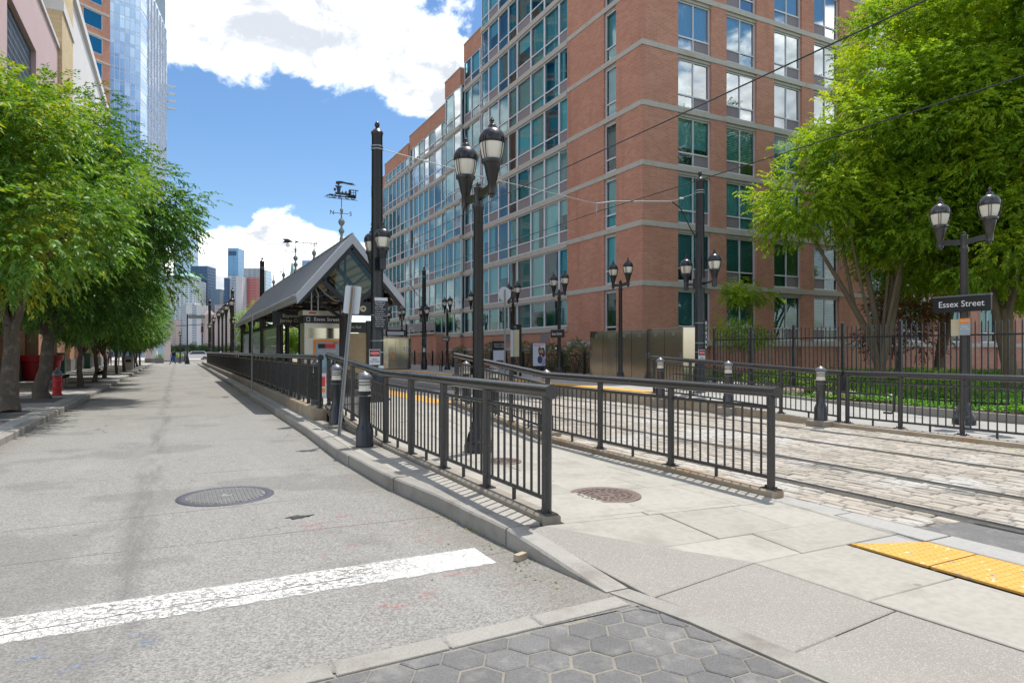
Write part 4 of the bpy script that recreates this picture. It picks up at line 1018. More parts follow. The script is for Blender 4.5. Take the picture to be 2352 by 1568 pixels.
# ------------------------------------------------------------------ platform shelter
XC = 4.22; HW = 1.42; YF = 17.7; YB = 37.5; ZE = 3.02; ZA = 4.70
sh = thing('platform_shelter', 'long gabled grey metal roofed platform shelter with a glazed diamond gable', 'shelter', (XC, YF, .36))
def sp(nm, mb, mat, sm=None, par=None): return mb.build(nm, mat, par or sh, smooth=sm, world=True)
sl = (ZA-ZE)/HW
def roofz(x): return ZA-abs(x-XC)*sl
for s_, nm in ((-1, 'roof_slope'), (1, 'roof_slope')):
    x0, x1 = XC, XC+s_*HW; mb = MB(); t = .045
    vs = [(x0, YF+.15, ZA), (x1, YF+.15, ZE), (x1, YB, ZE), (x0, YB, ZA)]; vs += [(a, b, c-t) for a, b, c in vs]
    mb.add(vs, [(0,1,2,3), (7,6,5,4), (0,4,5,1), (1,5,6,2), (2,6,7,3)]); rs = sp(nm, mb, 'roof_metal')
    sm_ = MB()
    y = YF+1.0
    seam = MB().bar((0, 0, 0), (s_*HW, 0, -HW*sl), .02, .035).mesh('seam'); seam.materials.append(MATS['roof_metal'])
    while y < YB-.3: link('seam', seam, None, rs, (XC-sh.location.x, y-sh.location.y, ZA-sh.location.z+.018)); y += .62
    # cream decking ribs under the slope
    y = YF+.35; 
    rib = MB()
    n = 9
    for i in range(n):
        a, b = (i+.12)/n, (i+.80)/n
        p = [(XC+s_*HW*a, ZA-HW*sl*a-.055), (XC+s_*HW*b, ZA-HW*sl*b-.055)]
        rib.add([(p[0][0], YF+.2, p[0][1]), (p[1][0], YF+.2, p[1][1]), (p[1][0], YB-.1, p[1][1]), (p[0][0], YB-.1, p[0][1]), (p[0][0], YF+.2, p[0][1]-.045), (p[1][0], YF+.2, p[1][1]-.045), (p[1][0], YB-.1, p[1][1]-.045), (p[0][0], YB-.1, p[0][1]-.045)], [(0,1,5,4),(1,2,6,5),(2,3,7,6),(3,0,4,7),(4,5,6,7)])
    sp('decking', rib, 'deck_cream')
    # barge board at the gable, gutter and scalloped fascia at the eave
    for yb_ in (YF, YB+.02):
        mb = MB(); w = .24; vs = [(XC, yb_, ZA+.03), (x1+s_*.05, yb_, ZE-.03), (x1+s_*.02, yb_, ZE-.24), (XC, yb_, ZA-.25)]
        vs += [(a, b+.12, c) for a, b, c in vs]; mb.add(vs, [(0,1,2,3), (7,6,5,4), (0,4,5,1), (1,5,6,2), (2,6,7,3)]); sp('barge_board', mb, 'roof_trim')
        mb = MB(); vs = [(XC, yb_+.06, ZA-.25), (x1-s_*.02, yb_+.06, ZE-.22), (x1-s_*.10, yb_+.06, ZE-.22), (XC, yb_+.06, ZA-.35)]
        vs += [(a, b+.10, c) for a, b, c in vs]; mb.add(vs, [(0,1,2,3), (7,6,5,4), (0,4,5,1), (1,5,6,2), (2,6,7,3)]); sp('gable_rafter', mb, 'sign_black')
    sp('gutter', MB().tube([(x1+s_*.03, YF+.1, ZE-.02), (x1+s_*.03, YB, ZE-.02)], .05, 10), 'roof_trim', R(50))
    fa = MB(); y = YF+.3
    while y < YB-.2: fa.lathe([(.02, -.16), (.05, -.13), (.055, -.05), (.05, 0)], 8, (x1-s_*.01, y, ZE)); y += .3
    sp('fascia_brackets', fa, 'roof_trim', R(40)).update_tag()
    fb = MB(); fb.box(min(x1, x1-s_*.06), max(x1, x1-s_*.06), YF+.12, YB, ZE-.17, ZE-.03); sp('fascia', fb, 'roof_trim')
sp('ridge_cap', MB().tube([(XC, YF+.02, ZA+.02), (XC, YB, ZA+.02)], .035, 8), 'roof_trim', R(50))
# glazed diamond in the gable
top = (XC, ZA-.34); lf = (XC-.80, 3.44); bt = (XC, 2.72); rt = (XC+.80, 3.44)
gl_ = MB(); gl_.add([(p[0], YF+.10, p[1]) for p in (top, lf, bt, rt)]+[(p[0], YF+.115, p[1]) for p in (top, lf, bt, rt)], [(0,1,2,3), (7,6,5,4)]); sp('gable_glass', gl_, 'clear_glass')
for a, b in ((top, lf), (lf, bt), (bt, rt), (rt, top)):
    for yy in (YF+.11,): sp('glass_frame', MB().bar((a[0], yy, a[1]), (b[0], yy, b[1]), .09, .12), 'sign_black')
# columns with bracketed heads, rafters
for x, y in ((XC-.05, 18.6), (3.05, 23.0), (5.25, 23.0), (3.05, 27.8), (5.25, 27.8), (3.05, 32.4), (5.25, 32.4), (3.05, 36.8), (5.25, 36.8)):
    zt = roofz(x)-.35 if abs(x-XC) > .3 else 2.95
    c_ = sp('column', MB().lathe([(.15, .36), (.15, .44), (.115, .5), (.11, zt-.28), (.15, zt-.22), (.16, zt-.1), (.12, zt)], 18, (x, y, 0)), 'sign_black', R(40))
    for s_ in (-1, 1):
        e = XC+s_*(HW-.2)
        sp('brace', MB().tube([(x, y, zt-.5), (lerp(x, e, .45), y, zt-.15), (lerp(x, e, .8), y, min(roofz(lerp(x, e, .8))-.14, zt+.1))], .045, 8), 'sign_black', R(50))
y = YF+.9
while y < YB:
    for s_ in (-1, 1): sp('rafter', MB().bar((XC, y, ZA-.17), (XC+s_*HW*.96, y, ZA-.17-HW*.96*sl), .07, .14), 'sign_black')
    sp('tie_beam', MB().bar((XC-HW*.88, y, ZE+.12), (XC+HW*.88, y, ZE+.12), .07, .12), 'sign_black')
    sp('king_post', MB().tube([(XC, y, ZE+.15), (XC, y, ZA-.2)], .035, 8), 'sign_black')
    for s_ in (-1, 1): sp('truss_web', MB().tube([(XC, y, ZE+.2), (XC+s_*.62, y, roofz(XC+.62)-.2)], .028, 6), 'sign_black')
    y += 2.3
for x in (XC-HW*.85, XC+HW*.85): sp('eave_beam', MB().box(x-.05, x+.05, YF+.3, YB-.1, ZE+.06, ZE+.2), 'sign_black')
# curved conduit under the gable
sp('conduit', MB().tube([(3.2, YF+.35, 2.6), (3.2, YF+.35, 3.25), (3.3, YF+.34, 3.42), (3.55, YF+.3, 3.1), (3.8, YF+.28, 2.92), (4.2, YF+.27, 2.9)], .018, 6), 'galvanised', R(50))
sp('conduit', MB().tube([(3.4, YF+.5, 2.6), (3.4, YF+.5, 3.1), (3.3, YF+.5, 3.3)], .018, 6), 'galvanised', R(50))
# glass-block wind screens between the street side columns
for y0, y1 in ((23.3, 27.5), (28.1, 32.1), (32.7, 36.5)):
    ws = sp('wind_screen', MB().box(3.00, 3.10, y0, y1, .40, .46).box(3.00, 3.10, y0, y1, 2.36, 2.42).box(3.0, 3.1, y0, y0+.06, .46, 2.36).box(3.0, 3.1, y1-.06, y1, .46, 2.36), 'sign_black')
    ny = int((y1-y0-.12)/.31); dy = (y1-y0-.12)/ny
    blk = MB().box(-.035, .035, .008, dy-.008, .008, .309).mesh('glass_block'); blk.materials.append(MATS['glass_block'])
    for i in range(ny):
        for j in range(6): link('glass_block', blk, None, ws, (3.05-XC, y0+.06+i*dy-YF, .46+j*.3167-.36))
# finials and two weathervanes on the ridge
def spire(y, h, vane=None):
    sp('finial', MB().lathe([(.06, 0), (.06, .10), (.035, .14), (.035, .22), (.06, .25), (.085, .31), (.06, .37), (.03, .40), (.025, .45), (.07, .50), (.095, .57), (.07, .64), (.025, .68), (.018, .74), (.018, h-.14), (.03, h-.12), (.05, h-.07), (.03, h-.02), (.01, h)], 12, (XC, y, ZA)), 'verdigris', R(50))
for y in (23.3, 30.6, 34.0): 
    sp('finial', MB().lathe([(.05, 0), (.05, .08), (.03, .12), (.06, .18), (.08, .24), (.05, .31), (.015, .36), (.012, .55), (.002, .62)], 12, (XC, y, ZA)), 'verdigris', R(50))
spire(19.05, .98); spire(27.3, .98)
V = Matrix(((1, 0, 0), (0, 0, -1), (0, 1, 0)))
def vane_at(y, z): return Matrix.Translation((XC, y, z)) @ V.to_4x4()
def pts_c(cx, cy, r, n=14, a0=0): return [(cx+r*math.cos(2*math.pi*i/n+a0), cy+r*math.sin(2*math.pi*i/n+a0)) for i in range(n)]
def wheel(mb, cx, cy, r, m, th):
    n = 14; o = pts_c(cx, cy, r, n); i_ = pts_c(cx, cy, r*.72, n)
    for q in range(n): mb.prism([i_[q], o[q], o[(q+1) % n], i_[(q+1) % n]], -th, th, m)
    for a in (0, math.pi/2): mb.prism([(cx+r*.8*math.cos(a)-.006*math.sin(a), cy+r*.8*math.sin(a)+.006*math.cos(a)), (cx-r*.8*math.cos(a)-.006*math.sin(a), cy-r*.8*math.sin(a)+.006*math.cos(a)), (cx-r*.8*math.cos(a)+.006*math.sin(a), cy-r*.8*math.sin(a)-.006*math.cos(a)), (cx+r*.8*math.cos(a)+.006*math.sin(a), cy+r*.8*math.sin(a)-.006*math.cos(a))], -th, th, m)
wv = thing('weathervane', 'black locomotive weathervane with N and S arms on the shelter roof ridge', 'weathervane', (XC, 19.05, ZA+.95))
m = vane_at(19.05, ZA+.95); th = .008; mb = MB(); P_ = lambda poly: mb.prism(poly, -th, th, m)
mb.tube([(XC, 19.05, ZA+.90), (XC, 19.05, ZA+1.26)], .010, 6)
P_([(-.40, .28), (.46, .28), (.46, .295), (-.40, .295)])
P_([(-.18, .40), (.24, .40), (.24, .47), (-.18, .47)]); P_([(-.20, .34), (.40, .34), (.40, .375), (-.20, .375)])
P_([(.20, .34), (.42, .34), (.42, .44), (.20, .44)])
P_([(.20, .44), (.28, .44), (.28, .55), (.24, .60), (.20, .55)]); P_([(.26, .56), (.50, .56), (.46, .585), (.28, .585)])
P_([(.40, .42), (.425, .42), (.425, .56), (.40, .56)]); P_([(.335, .44), (.348, .44), (.348, .56), (.335, .56)]); P_([(.28, .49), (.42, .49), (.42, .503), (.28, .503)])
P_([(-.12, .46), (-.04, .46), (-.02, .62), (-.15, .62)]) ; P_([(-.17, .62), (0.0, .62), (.01, .66), (-.18, .66)])
P_([(-.22, .50), (-.16, .50), (-.16, .58), (-.22, .58)])
P_([(-.045+.05, .47), (.045, .47), (.04, .505), (.025, .52), (.01, .505)]); P_([(.10, .47), (.15, .47), (.15, .50), (.125, .54), (.10, .50)])
sm = [(-.08, .66), (-.17, .72), (-.15, .78), (-.02, .80), (.15, .775), (.38, .775), (.30, .755), (.42, .72), (.25, .715), (.05, .735), (-.04, .72)]
P_(list(reversed(sm)))
P_(list(reversed([(-.52, .285), (-.34, .40), (-.22, .40), (-.26, .345), (-.36, .36)]))); 
for q in range(5): P_([(-.46+q*.05, .29), (-.445+q*.05, .29), (-.40+q*.04, .37), (-.415+q*.04, .37)])
for cx, r in ((-.20, .055), (-.05, .05), (.16, .058), (.33, .065)): wheel(mb, cx, .29+r, r, m, th)
mb.build('locomotive', 'black_metal', wv, world=True)
mb = MB(); mb.tube([(XC-.22, 19.05, ZA+.82), (XC+.20, 19.05, ZA+.82)], .009, 6).tube([(XC, 18.88, ZA+.82), (XC, 19.22, ZA+.82)], .009, 6); mb.build('compass_arms', 'black_metal', wv, world=True)
for ch, x in (('N', -.27), ('S', .26)): o = text(ch, .17, 'black_metal', wv, (x, 0, -.13), FACE_Y); o.scale = (1, 1, 4)
wv = thing('weathervane', 'black arrow weathervane with a mirrored transit lettering board farther along the ridge', 'weathervane', (XC, 27.3, ZA+.95))
m = vane_at(27.3, ZA+.95); mb = MB(); P_ = lambda poly: mb.prism(poly, -th, th, m)
mb.tube([(XC, 27.3, ZA+.90), (XC, 27.3, ZA+1.2)], .010, 6); P_([(-.45, .24), (.85, .24), (.85, .26), (-.45, .26)])
P_([(-.52, .20), (-.30, .20), (-.10, .28), (-.30, .38), (-.52, .36), (-.42, .28)]); wheel(mb, -.30, .12, .07, m, th); P_([(-.05, .22), (.20, .26), (-.05, .34), (.0, .28)])
P_([(.28, .16), (.85, .16), (.85, .175), (.28, .175)]); P_([(.28, .36), (.85, .36), (.85, .375), (.28, .375)]); P_([(.28, .16), (.30, .16), (.30, .375), (.28, .375)]); P_([(.83, .16), (.85, .16), (.85, .375), (.83, .375)])
mb.build('arrow', 'black_metal', wv, world=True); o = text('NJ TRANSIT', .125, 'black_metal', wv, (.565, 0, .27), FACE_Y); o.scale = (-.8, 1.3, 4)
mb = MB(); mb.tube([(XC-.3, 27.3, ZA+.82), (XC+.3, 27.3, ZA+.82)], .010, 6).tube([(XC, 27.1, ZA+.82), (XC, 27.5, ZA+.82)], .010, 6); mb.build('compass_arms', 'black_metal', wv, world=True)
for ch, x in (('N', -.36), ('S', .36)): o = text(ch, .15, 'black_metal', wv, (x, 0, -.13), FACE_Y); o.scale = (1, 1, 4)
# hanging direction sign
hs = thing('hanging_sign', 'black hanging direction sign reading Bayonne and Jersey City under the gable', 'sign', (XC, 18.0, 2.55))
b = plate(.86, .38, .06, 'sign_board', 'sign_black', hs, (.16, 0, .17), FACE_Y)
text('Bayonne', .12, 'paper_cream', b, (.06, .075, .032), Matrix.Identity(3), 'RIGHT'); text('Jersey City', .105, 'paper_cream', b, (.06, -.085, .032), Matrix.Identity(3), 'RIGHT')
MB().lathe([(.085, 0), (.085, .004)], 20).build('arrow_disc', 'paper_cream', b, loc=(.19, 0, .031)); a_ = MB(); a_.prism([(-.05, -.012), (.01, -.012), (.01, -.045), (.055, 0), (.01, .045), (.01, .012), (-.05, .012)], 0, .004); a_.build('arrow', 'sign_black', b, loc=(.19, 0, .036))
for x in (-.15, .45): MB().tube([(x, 0, .33), (x, 0, .62)], .015, 6).build('hanger', 'sign_black', hs)
hs2 = thing('hanging_sign', 'second black direction sign partly hidden left of the ticket machine', 'sign', (3.2, 21.6, 2.45))
b = plate(1.1, .42, .06, 'sign_board', 'sign_black', hs2, (0, 0, .13), FACE_Y); text('Bayonne\nJersey City', .15, 'paper_cream', b, (0, 0, .032), Matrix.Identity(3)); MB().tube([(0, 0, .33), (0, 0, .9)], .015, 6).build('hanger', 'sign_black', hs2)

# ------------------------------------------------------------------ ticket machine
tv = thing('ticket_machine', 'tall steel ticket machine with orange trim and an Essex Street header', 'ticket machine', (3.78, 19.5, .36))
MB().box(-.52, .52, 0, .75, 0, 2.0).build('housing', 'tvm_steel', tv)
MB().box(-.56, .56, -.04, .79, 2.0, 2.22).build('header', 'sign_black', tv); MB().box(-.57, .57, -.05, .80, 2.222, 2.36).build('top_band', 'tvm_steel', tv)
hd = plate(.2, .05, .004, 'stripe', 'red_print', tv, (-.30, -.053, 2.29), FACE_Y); text('Essex Street', .145, 'white_print', tv, (.10, -.045, 2.11), FACE_Y)
q = MB()
for a, b_, c, d in ((-.47, -.37, 2.05, 2.062), (-.47, -.37, 2.15, 2.162), (-.47, -.458, 2.05, 2.16), (-.382, -.37, 2.05, 2.16)): q.box(a, b_, -.046, -.04, c, d)
q.build('logo', 'white_print', tv)
MB().box(-.22, .50, -.012, 0, .25, 1.45).build('face', 'tvm_grey', tv)
q = MB().box(-.27, -.22, -.03, 0, .2, 1.52).box(.50, .53, -.03, 0, .2, 1.52).box(-.22, .50, -.03, 0, 1.45, 1.52); q.build('trim', 'orange_paint', tv)
MB().box(-.46, .50, -.008, 0, 1.56, 1.86).build('door_panel', 'stainless', tv)
MB().box(-.14, .06, -.020, -.012, 1.27, 1.40).build('display', 'sign_black', tv); MB().box(.06, .36, -.019, -.012, 1.27, 1.40).build('display', 'red_print', tv)
text('TICKETS / NJ TRANSIT', .055, 'white_print', tv, (.13, -.016, 1.18), FACE_Y)
text('0762', .07, 'black_print', tv, (.36, -.016, 1.43), FACE_Y)
MB().box(-.2, .10, -.022, -.012, .72, 1.02).build('screen', 'screen_blue', tv); MB().box(.12, .33, -.03, -.012, .6, 1.1).build('keypad_panel', 'black_print', tv); MB().box(.36, .46, -.022, -.012, .8, 1.05).build('card_slot', 'sign_black', tv)
plate(.10, .10, .004, 'sticker', 'white_print', tv, (.21, -.033, .90), FACE_Y)
MB().box(-.22, .5, -.04, -.012, .28, .5).build('ticket_tray', 'red_print', tv)
vb = thing('validator', 'orange and white ticket validator low behind the bollards', 'machine', (3.2, 17.0, .36))
MB().box(-.16, .16, -.1, .1, 0, .62).build('body', 'sign_white', vb); plate(.26, .24, .01, 'label_panel', 'red_print', vb, (0, -.105, .42), FACE_Y); plate(.26, .10, .01, 'label_panel', 'orange_paint', vb, (0, -.105, .2), FACE_Y)
# information boards on the right of the shelter
ib_ = thing('information_board', 'tall map board with pale wooden panel standing behind the leaning sign', 'board', (4.95, 20.6, .36))
MB().box(-.48, .40, 0, .05, .35, 1.75).build('panel', 'wood_panel', ib_); MB().box(.40, .60, -.04, .10, 0, 2.15).build('frame_post', 'sign_black', ib_); hd = MB().box(-.48, .40, -.02, .07, 1.77, 2.10).build('header', 'sign_black', ib_); MB().box(-.5, .40, -.01, .06, 0, .33).build('foot_panel', 'sign_black', ib_)
text('Light Rail', .12, 'sign_white', ib_, (.0, -.03, 1.94), FACE_Y)

# ------------------------------------------------------------------ right platform furniture
cb = thing('steel_cabinet', 'row of six brushed steel equipment cabinets on the right platform', 'cabinet', (15.8, 17.7, .36))
MB().box(.02, .80, 0, 5.8, 0, 1.98).build('carcass', 'stainless', cb); MB().box(-.01, .83, -.01, 5.81, 1.982, 2.02).build('top', 'stainless', cb)
MB().box(0.0, .82, -.008, -.001, .06, 1.97).build('side_panel', 'stainless', cb)
w6 = 5.8/6
dr = MB().box(-.02, .018, .012, w6-.012, .06, 1.96).mesh('door'); dr.materials.append(MATS['stainless'])
vt = MB()
for q in range(5): vt.box(-.026, -.021, w6/2-.07, w6/2+.07, 1.74+q*.03, 1.755+q*.03)
vt = vt.mesh('vent'); vt.materials.append(MATS['galvanised']); hn = MB().box(-.045, -.021, 0, .05, .94, 1.14).tube([(-.05, .025, 1.02), (-.06, .025, 1.02), (-.06, .025, 1.12)], .008, 6).mesh('handle'); hn.materials.append(MATS['silver_paint'])
MB().box(.0195, .0205, .0, 5.8, .05, 1.97).build('door_gaps', 'sign_black', cb)
for i in range(6):
    d_ = link('door', dr, None, cb, (0, i*w6, 0)); link('vent', vt, None, d_); link('handle', hn, None, d_, (0, .06 if i % 2 == 0 else w6-.11, 0))
bt_ = thing('steel_booth', 'weathered steel platform booth with an orange pictogram', 'booth', (12.2, 41.5, .36))
MB().box(0, 1.55, 0, 1.3, .05, 2.0).build('body', 'stainless', bt_); MB().box(-.03, 1.58, -.03, 1.33, 2.003, 2.10).build('roof', 'tvm_steel', bt_); MB().box(.05, 1.5, .05, 1.25, 0, .05).build('plinth', 'sign_black', bt_)
MB().box(.5, .52, -.012, 0, .1, 1.95).box(1.5, 1.52, -.012, 0, .1, 1.95).build('door_edge', 'galvanised', bt_); plate(.14, .42, .01, 'pictogram', 'orange_paint', bt_, (.30, -.012, .85), FACE_Y)
MB().tube([(1.45, .1, 2.1), (1.45, .1, 2.55), (1.50, .1, 2.68), (1.6, .1, 2.72), (1.70, .1, 2.66), (1.73, .1, 2.58)], .03, 8).build('camera_arm', 'sign_white', bt_, smooth=R(50)); MB().lathe([(.02, 0), (.11, -.03), (.12, -.07), (.03, -.10)][::-1], 12, (1.73, .1, 2.58)).build('camera_dome', 'sign_white', bt_, smooth=R(40))
MB().box(1.05, 1.14, -.012, -.002, 1.15, 1.5).box(1.22, 1.31, -.012, -.002, 1.15, 1.5).build('panel_marks', 'sign_white', bt_)
# litter bin
lb_ = thing('litter_bin', 'round black slatted litter bin on the right platform', 'litter bin', (13.0, 30.3, .36))
sl_ = MB().bar((.27, 0, .04), (.29, 0, .86), .035, .012).mesh('slat'); sl_.materials.append(MATS['black_metal'])
for q in range(18): o = link('slat', sl_, None, lb_); o.rotation_euler = (0, 0, 2*math.pi*q/18)
MB().lathe([(.24, .03), (.26, .8)], 18).build('liner', 'sign_black', lb_, smooth=R(40)); MB().lathe([(.30, .84), (.33, .86), (.33, .90), (.30, .92)], 18).build('rim', 'galvanised', lb_, smooth=R(40))
# platform signs
def pole_sign(name, label, loc, h, r=.03): t = thing(name, label, 'sign', loc); MB().tube([(0, 0, 0), (0, 0, h)], r, 8).build('post', 'galvanised', t, smooth=R(50)); return t
rs_ = thing('round_sign', 'back of a round white sign on a perforated post across the tracks', 'sign', (12.9, 25.9, .36))
MB().box(-.03, .03, -.022, .022, 0, 3.9).build('post', 'galvanised', rs_)
ho = MB()
for q in range(70): ho.box(-.008, .008, -.0245, -.0225, .4+q*.05, .418+q*.05)
ho.build('post_holes', 'black_print', rs_, kind='stuff'); MB().lathe([(.31, -.006), (.31, .006)], 32).build('disc', 'sign_white', rs_, loc=(0, .035, 3.72)).rotation_euler = (R(90), 0, 0)
po = thing('poster_stand', 'framed advertising poster of two smiling people on the right platform', 'poster', (16.2, 28.7, .36))
MB().box(-.39, .39, -.03, .03, .42, 1.62).box(-.3, -.24, -.02, .02, 0, .42).box(.24, .3, -.02, .02, 0, .42).build('frame', 'sign_black', po)
pm('poster_pale', (.66, .68, .78), .5, 0, var=.05, vs=4, fine=0)
pl = plate(.72, 1.14, .006, 'poster', 'poster_pale', po, (0, -.033, 1.02), FACE_Y)
def blob(nm, mat, cx, cy, rx_, ry_, z, rot=0): mb = MB(); mb.prism([(cx+rx_*math.cos(a)*math.cos(rot)-ry_*math.sin(a)*math.sin(rot), cy+rx_*math.cos(a)*math.sin(rot)+ry_*math.sin(a)*math.cos(rot)) for a in [i*math.pi/8 for i in range(16)]], z, z+.001); mb.build(nm, mat, pl)
pm('print_skin', (.52, .33, .24), .6, 0, var=.08, vs=15, fine=0); pm('print_hair', (.10, .05, .035), .6, 0, var=.1, fine=0); pm('print_mauve', (.40, .36, .55), .6, 0, var=.15, vs=12, fine=0); pm('print_navy', (.05, .06, .10), .6, 0, var=.4, vs=30, fine=0)
blob('print_hair', 'print_hair', .22, .10, .12, .26, .004, .1); blob('print_hair', 'print_hair', .04, .16, .09, .23, .0045, .1); blob('print_body', 'print_mauve', .22, -.34, .14, .22, .006); blob('print_body', 'print_navy', .04, -.26, .14, .20, .0065)
blob('print_face', 'print_skin', .175, .15, .055, .10, .008, .15); blob('print_face', 'print_skin', .06, .15, .045, .095, .0085, -.1)
plate(.6, .035, .001, 'print_line', 'red_print', pl, (-.02, .50, .004), Matrix.Identity(3)); plate(.4, .025, .001, 'print_line', 'red_print', pl, (-.12, .43, .004), Matrix.Identity(3))
for i in range(3): plate(.18, .016, .001, 'print_line', 'tvm_grey', pl, (-.24, .28-i*.12, .004), Matrix.Identity(3))
ms = thing('map_stand', 'narrow map stand with cream panel beside the round sign post', 'board', (14.2, 27.4, .36))
MB().box(.22, .30, -.05, .05, 0, 2.45).build('post', 'sign_black', ms); MB().box(-.28, .22, -.03, .03, 2.2, 2.45).build('header', 'sign_black', ms); plate(.26, 1.25, .03, 'map_panel', 'paper_cream', ms, (.06, 0, 1.55), FACE_Y); plate(.16, 1.25, .02, 'map_panel', 'sign_white', ms, (-.18, 0, 1.55), FACE_Y); text('NJ', .14, 'tvm_grey', ms, (-.03, -.034, 2.32), FACE_Y)
ns = thing('notice_stand', 'low black notice stand with a small picture panel near the round sign post', 'board', (14.6, 30.0, .36))
MB().box(-.35, .35, -.03, .03, 1.25, 1.7).build('header', 'sign_black', ns); plate(.66, .9, .03, 'panel', 'poster_pale', ns, (0, 0, .77), FACE_Y); MB().box(-.38, -.33, -.03, .03, 0, 1.7).box(.33, .38, -.03, .03, 0, 1.7).build('frame', 'sign_black', ns); text('Jersey City\nWest Side', .13, 'sign_white', ns, (0, -.035, 1.48), FACE_Y); blob2 = plate(.4, .35, .004, 'picture', 'print_hair', ns, (.05, -.018, .55), FACE_Y)
vs_ = thing('departure_sign', 'hanging black departure display above the steel booth', 'sign', (15.2, 47.0, .36))
MB().box(-.06, .06, -.06, .06, 0, 3.2).build('post', 'sign_black', vs_); MB().box(-1.6, -.1, -.1, .1, 2.3, 2.75).build('housing', 'sign_black', vs_); plate(1.25, .26, .01, 'display', 'sign_white', vs_, (-.85, -.105, 2.5), FACE_Y); MB().tube([(-1.6, 0, 2.95), (0, 0, 2.95)], .03, 8).build('rail', 'galvanised', vs_)
bn = thing('bench', 'dark metal platform bench in front of the poster', 'bench', (15.6, 26.6, .36))
for q in range(5): MB().box(-.9, .9, q*.09-.2, q*.09-.13, .44, .47).build('slat', 'black_metal', bn)
for x in (-.75, .75): MB().bar((x, -.16, 0), (x, -.16, .44), .05, .05).build('leg', 'black_metal', bn); MB().bar((x, .16, 0), (x, .16, .44), .05, .05).build('leg', 'black_metal', bn)
bn2 = thing('bench', 'dark metal platform bench beside the right platform pole', 'bench', (14.6, 36.3, .36))
for q in range(5): MB().box(-.9, .9, q*.09-.2, q*.09-.13, .44, .47).build('slat', 'black_metal', bn2)
for x in (-.75, .75): MB().bar((x, -.16, 0), (x, -.16, .44), .05, .05).build('leg', 'black_metal', bn2); MB().bar((x, .16, 0), (x, .16, .44), .05, .05).build('leg', 'black_metal', bn2)
# low fence in front of the shrub bed
lf_ = thing('low_fence', 'low black fence with knobbed posts between platform and building', 'fence', (18.2, 21.0, .36))
pst = MB().box(-.06, .06, -.06, .06, 0, 1.12).lathe([(.03, 1.12), (.06, 1.16), (.05, 1.21), (.01, 1.25)], 8).mesh('post'); pst.materials.append(MATS['black_metal'])
for i in range(18):
    link('post', pst, None, lf_, (0, i*2.2, 0))
    if i < 17:
        MB().box(-.02, .02, i*2.2+.06, i*2.2+2.14, .98, 1.03).build('rail', 'black_metal', lf_); MB().box(-.02, .02, i*2.2+.06, i*2.2+2.14, .12, .16).build('rail', 'black_metal', lf_)
        MB().bar((0, i*2.2+.06, .16), (0, i*2.2+.9, .98), .03, .03).build('brace', 'black_metal', lf_)
        lt = MB()
        for q in range(9):
            a = i*2.2+.1+q*.22; lt.bar((0, a, .16), (0, min(a+.45, i*2.2+2.1), .98), .008, .008); lt.bar((0, a, .98), (0, min(a+.45, i*2.2+2.1), .16), .008, .008)
        lt.build('lattice', 'black_metal', lf_, kind='stuff')

# ------------------------------------------------------------------ street signs by the kerb
ls = thing('leaning_sign', 'back of a rounded white sign on a leaning rusty post by the kerb', 'sign', (2.42, 11.1, .13))
cr_ = Vector((math.cos(HEAD), -math.sin(HEAD), 0)); tp = cr_*.235+Vector((0, 0, 2.52))
q = MB(); d_ = tp.normalized(); ys_ = Vector((math.sin(HEAD), math.cos(HEAD), 0)); xa_ = ys_.cross(d_).normalized()
mx_ = Matrix((xa_, ys_, d_)).transposed()
q.obox(tp*.5, .055, .012, tp.length, mx_); q.obox(tp*.5+xa_*.022-ys_*.015, .012, .03, tp.length, mx_); q.obox(tp*.5-xa_*.022-ys_*.015, .012, .03, tp.length, mx_); q.build('post', 'galvanised', ls)
pnl = plate(.27, .47, .006, 'sign_plate', 'sign_white', ls, tp-d_*.24+ys_*.03, Matrix.Identity(3), .03); pnl.rotation_euler = Matrix((xa_, d_, -ys_)).transposed().to_euler()
pm('rust', (.30, .17, .08), .85, 0, var=.3, vs=20, fine=.2); rs2 = MB(); rs2.obox(tp-d_*.26-ys_*.032, .018, .004, .42, mx_); rs2.build('rust_streak', 'rust', ls)
fs_ = pole_sign('street_sign', 'thin grey post with an edge-on sign far along the right kerb', (2.33, 24.5, .13), 2.7, .025); MB().box(-.006, .006, -.2, .2, 2.2, 2.7).build('sign_plate', 'sign_white', fs_, loc=(0, -.02, 0))
fs_ = pole_sign('street_sign', 'grey sign post on the left pavement beyond the third tree', (-3.05, 44.5, .13), 2.7, .03); plate(.3, .45, .006, 'sign_plate', 'sign_white', fs_, (0, -.04, 2.45), FACE_Y)
